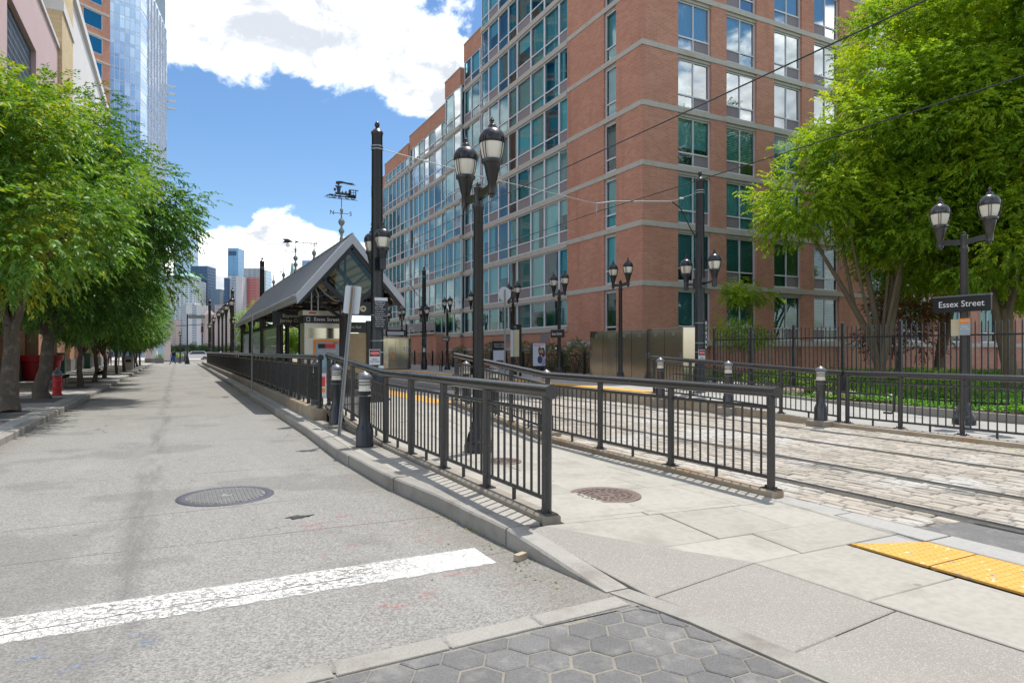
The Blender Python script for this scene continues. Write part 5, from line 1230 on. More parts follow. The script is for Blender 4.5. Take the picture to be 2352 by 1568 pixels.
# ------------------------------------------------------------------ brick apartment building
WM = {}
wr = random.Random(21)
def win_mesh(key, mk, mat):
    if key not in WM: me = mk().mesh(key[0]); me.materials.append(MATS[mat]); WM[key] = me
    return WM[key]
def window(parent, loc, rot, w, h, split=1, low=.30, vent=None, glass='teal_glass', cover=None, depth=.10, frame='aluminium'):
    """A window part: frame, panes, optional low row with a vent panel, and what hangs behind the glass. Local x runs right, -y faces out."""
    f = .072; zl = low*h if low else 0
    def fr():
        mb = MB(); mb.box(0, f, -.02, depth, 0, h); mb.box(w-f, w, -.02, depth, 0, h); mb.box(f, w-f, -.02, depth, 0, f); mb.box(f, w-f, -.02, depth, h-f, h)
        if zl: mb.box(f, w-f, -.022, depth-.002, zl-f/2, zl+f/2)
        for i in range(1, split): mb.box(w*i/split-f*.4, w*i/split+f*.4, -.018, depth-.004, f, h-f)
        return mb
    R3 = lambda v: round(v, 3)
    o = link('window', win_mesh(('window', R3(w), R3(h), split, low), fr, frame), None, parent, loc, rot)
    n = split
    for i in range(n):
        a, b = w*i/n+f*.45, w*(i+1)/n-f*.45
        zb = zl+f/2 if zl else f
        def pn(a=a, b=b, z0=zb, z1=h-f): return MB().quad((a, .03, z0), (b, .03, z0), (b, .03, z1), (a, .03, z1))
        p_ = link('pane', win_mesh(('pane', R3(w), R3(h), split, low, i, glass), pn, glass), None, o); 
        p_.rotation_euler = (wr.gauss(0, .006), 0, wr.gauss(0, .006))
        if zl:
            if vent is not None and vent == i:
                link('vent_panel', win_mesh(('vent_panel', R3(w), R3(h), split, low, i), lambda a=a, b=b: MB().box(a, b, .02, .05, f, zl-f/2), 'vent_panel'), None, o)
            else:
                link('lower_pane', win_mesh(('lower_pane', R3(w), R3(h), split, low, i, glass), lambda a=a, b=b: MB().quad((a, .03, f), (b, .03, f), (b, .03, zl-f/2), (a, .03, zl-f/2)), glass), None, o)
    c = cover if cover is not None else wr.choice(('curtain', 'curtain', 'curtain', 'blind', 'none', 'half', 'roller', 'roller'))
    if c in ('curtain', 'half'):
        side = wr.random() < .5; wd = w if c == 'curtain' else w*.45; k_ = 'c' if c == 'curtain' else ('l' if side else 'r')
        def cu():
            mb = MB(); n_ = max(6, int(wd/.09)); x0 = 0 if (k_ != 'r') else w-wd; prev = None
            for i in range(n_+1):
                x = x0+wd*i/n_; y = .16+(.035 if i % 2 else 0)
                if prev: mb.quad((prev[0], prev[1], .04), (x, y, .04), (x, y, h-.05), (prev[0], prev[1], h-.05))
                prev = (x, y)
            return mb
        link('curtain', win_mesh(('curtain', R3(w), R3(h), k_), cu, 'curtain'), None, o)
    elif c == 'blind':
        def bl():
            mb = MB(); z = h-.06; b_ = .09
            while z > zl+.2: mb.quad((.06, .15, z-b_), (w-.06, .15, z-b_), (w-.06, .19, z-.012), (.06, .19, z-.012)); z -= b_
            return mb
        link('blind', win_mesh(('blind', R3(w), R3(h), low), bl, 'blind'), None, o)
    elif c == 'roller':
        q = wr.choice((.35, .6)); link('blind', win_mesh(('blind', R3(w), R3(h), q), lambda: MB().quad((.05, .17, h*(1-q)), (w-.05, .17, h*(1-q)), (w-.05, .17, h-.05), (.05, .17, h-.05)), 'blind'), None, o)
    return o
BX, BY = 20.26, 25.6; HT = 34.0
bd = thing('apartment_building', 'large red brick apartment building with stone bands and teal window bays', 'building', (BX, BY, 0))
def bp(nm, mb, mat, par=None): return mb.build(nm, mat, par or bd, world=True)
BZ = [1.95+2.95*i for i in range(12)]                   # stone bands, storey by storey
bp('core', MB().box(BX+.55, 62, BY+.55, 44.9, -.1, HT-.2).box(BX+.55, 62, 44.9, 48.6, -.1, 25.9).box(BX+.55, 62, 48.6, 52, -.1, 24.0).box(BX+.55, 62, 52, 62.3, -.1, 22.4).box(BX+.55, 62, 62.3, 70.6, -.1, 21.8).box(BX+.55, 62, 70.6, 77, -.1, 20.8), 'interior')
# right-hand face: brick piers, window columns between them
cols = [(22.53, 24.76), (25.83, 28.03), (29.39, 31.61), (32.63, 34.84)]
cols += [(37.6, 39.8), (41.0, 43.2), (46.2, 48.4), (49.6, 51.8)]
ed = BX; XE = 60.0
for a, b in cols:
    bp('pier', MB().box(ed, a, BY, BY+.6, -.1, HT), 'brick'); ed = b
bp('pier', MB().box(ed, XE, BY, BY+.6, -.1, HT), 'brick')
for z in BZ[:11]:
    bp('stone_band', MB().box(BX-.02, XE, BY-.03, BY+.05, z-.13, z+.13), 'band_stone')
for a, b in cols:
    bp('base_panel', MB().box(a, b, BY+.12, BY+.5, -.1, BZ[0]-.13), 'brick')
    for i, z in enumerate(BZ[:11]):
        bp('spandrel', MB().box(a, b, BY+.06, BY+.5, z-.28 if i else z-.14, z+.20), 'band_stone')
        if i == 0: continue
    for i in range(10):
        z0 = BZ[i]+.20; h = BZ[i+1]-.28-z0; ci = cols.index((a, b))
        if a > 36 and i > 6: continue
        window(bd, (a-BX, .16, z0), 0, b-a, h, 2, .27, (0 if ci % 2 else 1), 'teal_glass_bright' if i >= 4 else 'teal_glass', cover=None if i else 'blind')
# left-hand face, nearest bay: brick with one narrow window column
y0, y1 = 27.75, 28.85
bp('pier', MB().box(BX, BX+.6, BY+.6, y0, -.1, HT), 'brick'); bp('pier', MB().box(BX, BX+.6, y1, 32.52, -.1, HT), 'brick')
bp('base_panel', MB().box(BX+.1, BX+.5, y0, y1, -.1, .6), 'brick')
for z in BZ[:11]: bp('stone_band', MB().box(BX-.03, BX+.05, BY-.0305, 32.53, z-.13, z+.13), 'band_stone')
for i in range(10):
    bp('spandrel', MB().box(BX+.08, BX+.5, y0, y1, BZ[i]-.22, BZ[i]+.18), 'band_stone')
    z0 = BZ[i]+.18; window(bd, (.14, y1-BY, z0), R(-90), y1-y0, BZ[i+1]-.22-z0, 1, .27, None, 'teal_glass', cover='curtain' if i % 3 else 'none')
gw = thing  # (kept short)
window(bd, (.14, 31.9-BY, .45), R(-90), 2.1, 1.25, 2, 0, None, 'teal_glass', cover='none'); 
# glazed bays of the left-hand face
def bay(ya, yb, x, ztop, lights, parapet, base_z=2.95, seed=0):
    """lights: relative widths from the far end to the near end."""
    tot = sum(lights); L = yb-ya; zs = [base_z]+[z for z in BZ[1:] if base_z+1.5 < z < ztop-1.0]
    bp('plinth_wall', MB().box(x, x+.5, ya, yb, -.1, base_z-.13), 'brick'); bp('stone_band', MB().box(x-.04, x+.1, ya, yb, BZ[0]-.13-.25, BZ[0]+.05-.25), 'band_stone')
    for i, z in enumerate(zs):
        bp('stone_band', MB().box(x-.06, x+.5, ya, yb, z-.26, z+.06), 'band_stone')
        zt = (zs[i+1]-.26) if i+1 < len(zs) else ztop
        y = yb; 
        for j, l in enumerate(lights):
            w = L*l/tot; h = zt-(z+.06)
            vent = 0 if (j*7+seed) % 3 == 1 else None
            if i == 0 and h < 1.8: pass
            window(bd, (x-BX+.06, y-BY, z+.06), R(-90), w, h, 1, .27 if i else 0, vent, 'teal_glass_bright' if (seed in (3, 2) and i >= len(zs)-2 and j % 2) else 'teal_glass'); y -= w
    if parapet: bp('parapet', MB().box(x, x+.5, ya, yb, ztop, ztop+parapet), 'brick'); bp('coping', MB().box(x-.05, x+.55, ya, yb, ztop+parapet, ztop+parapet+.1), 'band_stone')
bay(32.52, 44.7, BX, 33.0, [1.25, 1.65, 1.55, 1.3, 1.9, 1.75, 1.75, 1.0], 1.0, 2.95, 0)
bay(44.7, 48.6, BX+.25, 24.7, [1, 1.2, .6], 1.35, 2.95, 1)
bay(48.6, 52.0, BX-.05, 22.9, [1.2, 1], 1.3, 2.95, 2)
bay(52.0, 62.3, BX+.2, 21.4, [.9, 1.1, 1.1, 1, 1.1, 1.3, 1.2], 1.3, 2.95, 3)
bay(62.3, 70.6, BX+.1, 20.8, [1, 1, 1, 1, 1, 1], 1.2, 2.95, 4)
bay(70.6, 77.0, BX+.3, 19.8, [1, 1, 1, 1], 1.2, 2.95, 5)
# vent panels in the plinth, roof of the low wing
for y in (34.6, 39.6): bp('vent_panel', MB().box(BX-.012, BX+.1, y, y+1.1, 2.12, 2.62), 'vent_panel')
lw = thing('low_wing', 'low brick wing with a metal balcony rail at the far end of the platform', 'building', (19.0, 52, .3))
MB().box(19.4, 20.5, 52.0, 80, .3, 3.0).build('wall', 'brick', lw, world=True); MB().box(19.2, 20.5, 52.0, 80, 3.0, 3.15).build('coping', 'band_stone', lw, world=True)
for q in range(12): MB().box(19.3, 19.34, 52.1+q*2.2, 52.14+q*2.2, 3.15, 4.05).build('rail_post', 'galvanised', lw, world=True)
MB().box(19.3, 19.34, 52.1, 78, 4.05, 4.1).build('rail', 'galvanised', lw, world=True); MB().box(19.31, 19.33, 52.2, 78, 3.3, 4.0).build('rail_panel', 'vent_panel', lw, world=True)

# ------------------------------------------------------------------ left side of the street
lb1 = thing('pink_stone_building', 'pink stone fronted building with a dark lattice screen behind the left trees', 'building', (-7.2, 30, .1))
def lp_(nm, mb, mat, par=lb1): return mb.build(nm, mat, par, world=True)
X = -7.2
lp_('wall', MB().box(X-12, X-.5, 26, 53.0, 0, 21.9), 'tan_brick'); lp_('pink_pier', MB().box(X-.5, X, 30, 38.6, 5.2, 22.0), 'pink_stone'); lp_('pink_pier', MB().box(X-.5, X, 45.8, 53.4, 5.2, 22.0), 'pink_stone'); lp_('pink_lintel', MB().box(X-.5, X+.002, 38.6, 45.8, 18.7, 22.0), 'pink_stone'); lp_('pink_sill', MB().box(X-.5, X, 38.6, 45.8, 5.2, 8.0), 'pink_stone')
lp_('coping', MB().box(X-.6, X+.12, 30, 53.4, 22.0, 22.25), 'white_stone'); lp_('set_back_wall', MB().box(X-12, X-1.2, 30, 53, 21.9, 33), 'white_stone')
ls_ = MB()
for q in range(25): ls_.box(X-.34, X-.26, 38.6, 45.8, 8+q*.43, 8.14+q*.43)
for q in range(26): ls_.box(X-.33, X-.25, 38.65+q*.28, 38.75+q*.28, 8, 18.7)
pm('lattice_dark', (.10, .13, .16), .5, .3, var=.2, vs=1, fine=.1); ls_.build('lattice_screen', 'lattice_dark', lb1, world=True, kind='stuff'); lp_('screen_backing', MB().box(X-.5, X-.42, 38.6, 45.8, 8, 18.7), 'interior')
for i, yy in enumerate((31.0, 37.0, 43.0, 49.2)):
    p_ = lp_('pilaster', MB().box(X, X+.55, yy, yy+2.5, 1.0, 5.2), 'tan_brick'); lp_('pilaster_base', MB().box(X-.01, X+.62, yy-.06, yy+2.56, .1, 1.0), 'grey_base')
    lp_('door_opening', MB().box(X-.3, X-.02, yy+2.7, yy+5.7, .1, 3.4), 'interior'); lp_('door_glass', MB().box(X-.05, X-.01, yy+3.0, yy+5.4, .2, 3.2), 'blue_glass')
lp_('string_course', MB().box(X-.05, X+.64, 30, 53.4, 5.2, 5.6), 'white_stone')
lb2 = thing('pale_stone_building', 'pale stone building with a yellow brick corner pier farther along the left side', 'building', (-7.2, 53.4, .1))
L2 = lambda nm, mb, mat: lp_(nm, mb, mat, lb2)
L2('corner_pier', MB().box(X-6, X+.25, 53.42, 58.6, 0, 45), 'yellow_brick')
for z in (16.2, 24.6, 33): L2('pier_band', MB().box(X-6.1, X+.35, 53.41, 58.7, z, z+.7), 'white_stone')
L2('wall', MB().box(X-12, X, 58.6, 88, 0, 28.6), 'white_stone'); L2('coping', MB().box(X-12, X+.25, 58.6, 88, 28.6, 29.3), 'white_stone')
for yy in (66, 74): L2('slot_window', MB().box(X-.02, X+.03, yy, yy+5, 9, 19), 'blue_glass')
for i in range(5):
    yy = 54.5+i*6.6; L2('pilaster', MB().box(X, X+.55, yy, yy+2.3, 1.0, 5.2), 'tan_brick'); L2('pilaster_base', MB().box(X-.01, X+.62, yy-.06, yy+2.36, .1, 1.0), 'grey_base')
# rotated brick and glass apartment tower behind
bt2 = thing('brick_tower', 'brick tower with large blue windows seen above the left trees', 'building', (-7.3, 93.6, 0), rotz=R(36.8))
MB().box(-13.5, -.4, .5, 12, 0, 62).build('core', 'interior', bt2)
FZ = [4+2.95*i for i in range(19)]
MB().box(-4.5, -3.2, 0, .6, 0, 62).build('pier', 'brick', bt2); MB().box(-.9, 0, 0, .6, 0, 62).build('pier', 'brick', bt2); MB().box(-.02, .0, .6, 12, 0, 62).build('side_wall', 'brick', bt2); MB().box(0, 1.4, 3, 12, 0, 60).build('side_bay', 'brick', bt2)
for i, z in enumerate(FZ):
    MB().box(-13.4, 0.03, -.06, .5, z-.14, z+.12).build('stone_band', 'band_stone', bt2); MB().box(-3.2, -.9, .02, .5, z+.12, z+.85).build('spandrel', 'brick', bt2)
    if z > 26:
        window(bt2, (-3.2, .1, z+.85), 0, 2.3, 1.95, 1, 0, None, 'blue_glass', 'none')
        for j in range(4): window(bt2, (-13.3+j*2.2, .02, z+.12), 0, 2.2, 2.69, 1, .27, 0 if j % 2 else None, 'blue_glass', 'none')
# glass office tower at the end of the street
gt = thing('glass_tower', 'tall pale blue glass office tower at the end of the left side', 'building', (0, 0, 0))
def ray(px, Z): t = (px-1176)/1503.0; s_, c_ = math.sin(HEAD), math.cos(HEAD); return Vector((Z*(s_+c_*t), Z*(c_-s_*t), 0))
A_, B_, C_, D_ = ray(225, 150), ray(322, 156), ray(338, 161), ray(383, 186)
gt.location = (B_.x, B_.y, 0); o_ = B_
poly = [A_, B_, C_, D_, D_+Vector((-20, 40, 0)), A_+Vector((-10, 60, 0))]
inn = [p+(Vector((0, .4, 0)) if i < 2 else Vector((-.35, .2, 0)) if i < 4 else Vector((0,0,0))) for i, p in enumerate(poly)]
pm('tower_core', (.10, .16, .22), .5, 0, var=.1, vs=.05, fine=0)
MB().prism([(p.x, p.y) for p in inn], 0, 150).build('core', 'tower_core', gt, world=True)
def curtain(P, Q, n, za, zb, fh, split=.72, mull='aluminium', par=gt):
    d_ = (Q-P); L = d_.length; d_.normalize(); az = math.atan2(d_.y, d_.x); w = L/n
    pane = MB().quad((.05, 0, 0), (w-.05, 0, 0), (w-.05, 0, fh*split-.06), (.05, 0, fh*split-.06)).mesh('pane'); pane.materials.append(MATS['tower_glass'])
    spn = MB().quad((.05, 0, fh*split), (w-.05, 0, fh*split), (w-.05, 0, fh-.06), (.05, 0, fh-.06)).mesh('spandrel_pane'); spn.materials.append(MATS['tower_glass'])
    z = za; fr = MB()
    for i in range(n+1):
        p = P+d_*w*i; fr.obox((p.x, p.y, (za+zb)/2), .09, .16, zb-za, Matrix.Rotation(az, 3, 'Z'))
    while z < zb-.1:
        for i in range(n):
            p = P+d_*w*i; nn = Vector((d_.y, -d_.x, 0))*.02
            for me_ in (pane, spn):
                o = link('pane' if me_ is pane else 'spandrel_pane', me_, None, par, (p.x+nn.x-o_.x, p.y+nn.y-o_.y, z)); o.rotation_euler = (wr.gauss(0, .004), 0, az+wr.gauss(0, .004))
        c = (P+Q)/2; fr.obox((c.x, c.y, z-.03), L, .12, .08, Matrix.Rotation(az, 3, 'Z')); fr.obox((c.x, c.y, z+fh*split-.03), L, .10, .06, Matrix.Rotation(az, 3, 'Z')); z += fh
    fr.build('mullions', mull, par, world=True, kind='stuff')
curtain(A_, B_, 8, 40.0, 90.0, 3.1); curtain(B_, C_, 1, 40, 90, 3.1)
curtain(C_, D_, 7, 40, 90, 3.1)
for q in range(7): p = C_.lerp(D_, (q+.5)/7); MB().box(p.x-.18, p.x+.18, p.y-.6, p.y, 30, 92).build('fin', 'aluminium', gt, world=True)
for q in range(8): p = D_; MB().box(p.x-.3, p.x+2.2, p.y-.2, p.y+.6, 38+q*2.1+(0 if q < 4 else 24), 38.5+q*2.1+(0 if q < 4 else 24)).build('sunshade', 'aluminium', gt, world=True)

# ------------------------------------------------------------------ skyline across the river
gridm('sky_glass_pale', (.46, .55, .62), (.36, .50, .62), 9, 9, .8, .75, .6)
gridm('sky_white_grid', (.62, .63, .62), (.20, .30, .38), 5.5, 5.5, .62, .60, .2)
gridm('sky_dark_blue', (.045, .10, .19), (.03, .08, .17), 6, 8, .8, .6, .3)
gridm('sky_white_flat', (.66, .63, .62), (.20, .24, .32), 13, 4, .42, .62, .1)
gridm('sky_grey_blue', (.20, .27, .34), (.13, .20, .28), 8, 5, .7, .6, .3)
gridm('sky_glass_blue', (.22, .36, .50), (.16, .32, .50), 8, 7, .85, .8, .5)
gridm('sky_red', (.60, .20, .17), (.42, .14, .14), 8, 7, .5, .5, 0)
gridm('sky_pink', (.52, .40, .36), (.30, .27, .28), 9, 6, .45, .5, 0)
gridm('sky_grey', (.40, .41, .42), (.25, .30, .34), 7, 5, .6, .6, .1)
pm('copper_green', (.20, .42, .36), .7, 0, var=.1, vs=.05, fine=0)
def far_block(name, label, px0, px1, top, Z, mat, depth=45, extra=None, bottom=-1.2):
    """A tower over the river: stands on the far shore, sized from its bearing and height."""
    a, b = ray(px0, Z), ray(px1, Z); c = (a+b)/2; w_ = (b-a).length; h = 1.55+(806-top)*Z/1503
    t = thing(name, label, 'skyscraper', (c.x, c.y, bottom), rotz=-HEAD, group='towers across the river')
    MB().box(-w_/2, w_/2, 0, depth, 0, h-bottom).build('shaft', mat, t)
    for q in extra or ():
        kind, x0, x1, z0, z1, m_ = q; u = lambda v: (v-(px0+px1)/2)*Z/1503
        zz = lambda v: 1.55+(806-v)*Z/1503-bottom
        if kind == 'box': MB().box(u(x0), u(x1), -.8, depth*.8, zz(z0), zz(z1)).build('upper_stage', m_, t)
        elif kind == 'front': MB().box(u(x0), u(x1), -2.0, depth*.5, zz(z0), zz(z1)).build('wing', m_, t)
        elif kind == 'pyr':
            xa, xb = u(x0), u(x1); d0, d1 = 2, depth-2; cx = (xa+xb)/2; k_ = .28
            MB().add([(xa, d0, zz(z0)), (xb, d0, zz(z0)), (xb, d1, zz(z0)), (xa, d1, zz(z0)), (lerp(cx, xa, k_), depth*.4, zz(z1)), (lerp(cx, xb, k_), depth*.4, zz(z1)), (lerp(cx, xb, k_), depth*.6, zz(z1)), (lerp(cx, xa, k_), depth*.6, zz(z1))], [(0,1,5,4),(1,2,6,5),(2,3,7,6),(3,0,4,7),(4,5,6,7)]).build('pyramid_roof', m_, t)
        elif kind == 'mast': MB().box(u(x0), u(x1), depth*.4, depth*.4+u(x1)-u(x0), zz(z0), zz(z1)).build('mast', m_, t)
    return t
far_block('glass_skyscraper', 'tall pale glass skyscraper half hidden by the left trees', 398, 437, 545, 1750, 'sky_glass_pale')
far_block('office_tower', 'pale office tower behind the left tree crowns across the river', 360, 392, 632, 1700, 'sky_grey')
far_block('pyramid_tower', 'white gridded tower with a green pyramid roof', 390, 447, 643, 1600, 'sky_white_grid', 60, [('box', 396, 440, 643, 634, 'sky_grey'), ('pyr', 397, 439, 634, 624, 'copper_green')])
far_block('dark_tower', 'dark blue slab tower right of the pyramid roofed tower', 437.5, 475.5, 611, 1680, 'sky_dark_blue', 50)
far_block('riverside_flats', 'white riverside apartment block with dark window columns', 418, 462, 700, 1570, 'sky_white_flat', 40, [('box', 424, 446, 700, 696, 'sky_white_flat')])
far_block('riverside_flats', 'pinkish gabled riverside block right of the white apartment block', 466, 484, 722, 1570, 'sky_pink', 30, [('pyr', 466, 484, 722, 712, 'sky_pink')])
far_block('office_tower', 'grey blue tower standing alone left of the slender tower', 480, 506, 664, 1650, 'sky_grey_blue', 45, [('front', 505, 514, 810, 672, 'sky_grey')])
far_block('slender_tower', 'slender blue glass tower with a dark notch at its top', 523, 547, 569.5, 1720, 'sky_glass_blue', 40, [('front', 525, 542, 586, 577, 'sky_dark_blue')])
far_block('office_tower', 'white stepped tower at the foot of the slender tower', 523.5, 553, 634, 1640, 'sky_white_flat', 40)
far_block('dark_tower', 'narrow dark blue tower at the left of the slender tower', 514.5, 523.4, 638, 1630, 'sky_dark_blue', 40)
far_block('office_tower', 'narrow dark grey tower right of the slender tower', 554, 559.5, 642, 1690, 'sky_grey_blue', 40)
far_block('construction_tower', 'grey tower with red wrapped lower floors and a mast', 560, 596, 616, 1680, 'sky_grey', 45, [('front', 566, 595, 810, 638, 'sky_red'), ('mast', 567, 568, 616, 590, 'sky_red')])
far_block('office_tower', 'pale tower hidden behind the pole right of the red wrapped tower', 597, 611, 620, 1750, 'sky_glass_pale', 40)
far_block('spired_tower', 'distant tower with a green copper spire above the shelter roof', 661, 676, 700, 1800, 'sky_grey', 20, [('pyr', 664, 673, 640, 604, 'copper_green'), ('box', 664, 673, 700, 640, 'copper_green')])
far_block('glass_skyscraper', 'blue glass tower peeping over the shelter ridge', 694, 712, 598, 1800, 'sky_glass_blue', 40)
far_block('riverside_flats', 'low brown riverside block between the far lamp posts', 493, 522, 700, 1570, 'sky_pink', 30)
far_block('riverside_flats', 'low grey riverside block behind the bright tree', 546, 600, 725, 1570, 'sky_grey', 30)
far_block('riverside_flats', 'low riverside block left of the white apartment block', 330, 417, 735, 1570, 'sky_pink', 30)
# ------------------------------------------------------------------ trees
def tree_data(seed, lobes, nclump, nspray, rc, per, slen, L, W, mat, name='crown', shell=.5, droop=.35):
    g = np.random.default_rng(seed); C, O, Dd, tn = crown_points(g, lobes, nclump, nspray, rc, shell)
    return g, C, sprays(g, O, Dd, per, slen, L, W, mat, name, droop, tn)
def plant_tree(name, label, loc, data, fork, r0, nl, bark, rotz=0, group=None, cat='tree', extra=(), scale=None):
    g, C, me = data; t = thing(name, label, cat, loc, rotz, group)
    limbs(g, (0, 0, 0), fork, C, r0, nl, 'trunk', bark, t, extra); link('crown', me, None, t)
    if scale: t.scale = scale
    return t
GT = 'street trees along the left pavement'
# nearest two get their own crowns; the rest share two crowns turned and scaled
tA = tree_data(1, [((.0, -.5, 5.0), (2.7, 2.7, 2.5)), ((.7, -1.7, 3.9), (2.0, 1.9, 1.3)), ((-.8, .4, 7.0), (2.1, 2.1, 1.6))], 150, 5600, .60, 11, .40, .135, .056, 'leaf_sunlit_or_dry')
plant_tree('street_tree', 'nearest street tree at the left edge with drooping leaves coloured sunlit yellow', (-3.5, 19.0, .13), tA, (.05, 0, 2.0), .185, 11, 'bark', group=GT)
tB = tree_data(2, [((.4, 0, 5.3), (3.5, 3.5, 3.0)), ((1.9, -.4, 6.0), (2.5, 2.4, 1.5)), ((.3, .4, 7.9), (2.4, 2.4, 1.6)), ((.4, .2, 3.3), (2.0, 2.0, .8))], 220, 7800, .66, 11, .40, .135, .056, 'leaf_street')
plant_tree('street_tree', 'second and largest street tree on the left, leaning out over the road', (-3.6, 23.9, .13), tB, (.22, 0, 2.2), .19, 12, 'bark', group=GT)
tC = tree_data(3, [((.2, 0, 4.9), (3.1, 2.9, 2.6)), ((.5, .2, 3.2), (2.1, 2.1, .8)), ((0, 0, 6.5), (2.1, 2.1, 1.4))], 150, 5000, .66, 10, .40, .15, .062, 'leaf_street')
tD = tree_data(4, [((.1, 0, 4.6), (2.9, 2.8, 2.4)), ((.5, .3, 3.1), (2.4, 2.1, .8)), ((.2, 0, 6.1), (2.0, 2.0, 1.3))], 150, 5000, .66, 10, .40, .15, .062, 'leaf_street')
names = ['third street tree on the left, just behind the hydrant', 'fourth street tree on the left with a forked trunk', 'fifth street tree on the left beside the sign post', 'sixth street tree on the left', 'seventh street tree on the left', 'eighth street tree on the left', 'ninth street tree on the left', 'tenth street tree on the left', 'last street tree on the left at the end of the pavement']
first = {}
for i, ((x, y), nm) in enumerate(zip(TREES_L[2:], names)):
    dt = (tC, tD)[i % 2]; s_ = (.95, .86, .9, .84, .86, .82, .82, .8, .8)[i]
    if i % 2 not in first: first[i % 2] = t = plant_tree('street_tree', nm, (x, y, .13), dt, (.06, 0, 1.5), .11, 13, 'bark', group=GT)
    else: t = dup(first[i % 2], (x, y, .13), nm, R(73*i), GT)
    t.scale = (s_, s_, s_)

# garden trees at the right
GR = 'garden trees behind the picket fence'
def cr(a, f, h): return (.8902*a+.4555*f, -.4555*a+.8902*f, h)      # offsets along and across the view of the garden
tR1 = tree_data(11, [(cr(3.0, 0, 12.6), (3.9, 3.9, 3.4)), (cr(1.0, -.5, 9.6), (3.3, 3.2, 2.7)), (cr(-2.7, .0, 7.0), (2.0, 2.0, 1.6)), (cr(3.4, -1.4, 5.0), (2.7, 2.2, 1.6)), (cr(1.4, .8, 5.2), (2.4, 2.0, 1.3)), (cr(3.4, -1.0, 8.6), (3.6, 3.2, 3.0)), (cr(.6, -.6, 6.1), (2.8, 2.4, 1.3)), (cr(-1.2, 0, 8.4), (2.0, 2.0, 1.6))], 470, 27000, .66, 10, .32, .115, .056, 'leaf_garden', shell=.42, droop=.10)
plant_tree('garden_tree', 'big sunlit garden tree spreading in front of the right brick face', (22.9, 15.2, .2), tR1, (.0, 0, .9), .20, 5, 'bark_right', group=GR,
           extra=[([(0, 0, .6), cr(-.35, .1, 2.0), cr(-1.2, .2, 3.6), cr(-3.0, 0, 6.4)], [.14, .12, .09, .03]), ([(0, 0, .6), cr(.3, -.2, 2.4), cr(.7, -.3, 4.8), cr(1.4, -.3, 9.5)], [.16, .14, .11, .04]), ([(0, 0, .6), cr(.1, .3, 2.2), cr(-.3, .4, 4.6), cr(-.5, 0, 8.5)], [.14, .12, .09, .03]), (([cr(-.8, .2, 2.9), cr(-1.2, .1, 4.6), cr(-1.5, .2, 7.0)]), [.07, .055, .02])])
tR2 = tree_data(12, [((.0, .0, 9.8), (3.9, 3.9, 4.6)), (cr(-.8, -.5, 5.2), (2.8, 2.5, 1.8)), (cr(.6, -.6, 4.2), (2.4, 2.0, 1.1)), (cr(1.0, 0, 14.5), (3.6, 3.6, 3.0)), (cr(1.5, -.8, 6.8), (3.0, 2.5, 2.4))], 330, 19500, .68, 10, .32, .115, .056, 'leaf_garden', shell=.42, droop=.12)
plant_tree('garden_tree', 'dense garden tree at the right edge behind the large name board', (25.0, 12.0, .15), tR2, (-.2, 0, 2.8), .22, 6, 'bark_right', group=GR, extra=[([(0, 0, .3), cr(-.4, 0, 2.4), cr(-.8, 0, 4.6), cr(-1.0, 0, 7)], [.15, .13, .10, .04])])
dup(bpy.data.objects['garden_tree.001'], (30.5, 17.5, .15), 'farther garden tree filling the gap at the right edge', R(130), GR)
dup(bpy.data.objects['garden_tree'], (39.0, 17.0, .15), 'farthest garden tree glimpsed behind the others at the right edge', R(210), GR)
tS = tree_data(13, [((0, 0, 2.1), (1.0, 1.1, .55))], 26, 520, .4, 9, .30, .10, .05, 'leaf_garden', shell=.2)
plant_tree('garden_sapling', 'small maple like sapling in front of the ground floor windows', (21.7, 20.5, .2), tS, (0, 0, 1.7), .035, 8, 'bark_right')
tS2 = tree_data(15, [((0, 0, 4.0), (.9, 1.1, .55))], 22, 460, .4, 9, .30, .10, .05, 'leaf_garden', shell=.2)
plant_tree('garden_sapling', 'taller thin sapling beside the second column of ground floor windows', (22.6, 21.0, .2), tS2, (.1, 0, 3.6), .035, 7, 'bark_right')
tP = tree_data(14, [((0, 0, 2.4), (1.7, 1.7, 1.2)), ((.5, .3, 3.2), (1.2, 1.2, .8))], 40, 1100, .5, 9, .3, .09, .05, 'leaf_purple', shell=.3)
plant_tree('purple_tree', 'small purple leaved tree behind the fence by the name board', (27.0, 17.2, .2), tP, (0, 0, 1.2), .07, 12, 'bark')
# bright tree at the far end of the platform, trees beyond the river
tF = tree_data(16, [((0, 0, 4.9), (2.4, 2.4, 3.0)), ((.6, 0, 3.4), (2.4, 2.4, 1.7))], 110, 2600, .7, 8, .45, .19, .09, 'leaf_bright', shell=.3)
plant_tree('bright_tree', 'bright yellow green tree behind the far end of the shelter', (8.2, 84.5, 0), tF, (0, 0, 1.8), .12, 10, 'bark')
tF2 = dup(bpy.data.objects['bright_tree'], (14.5, 90, 0), 'bright tree seen under the shelter roof right of the ticket machine', R(80)); tF2.scale = (1.1, 1.1, .8)
tX = tree_data(17, [((0, 0, 12), (14, 14, 10)), ((10, 0, 9), (10, 10, 8)), ((-11, 0, 10), (10, 10, 8))], 90, 1100, 3.0, 7, 2.4, 1.6, .9, 'leaf_far', shell=.3)
far0 = plant_tree('far_tree', 'leftmost riverside tree clump on the far shore', tuple(ray(352, 1566)), tX, (0, 0, 4), .6, 6, 'bark'); far0['group'] = 'trees on the far shore'; far0.location.z = -1.2
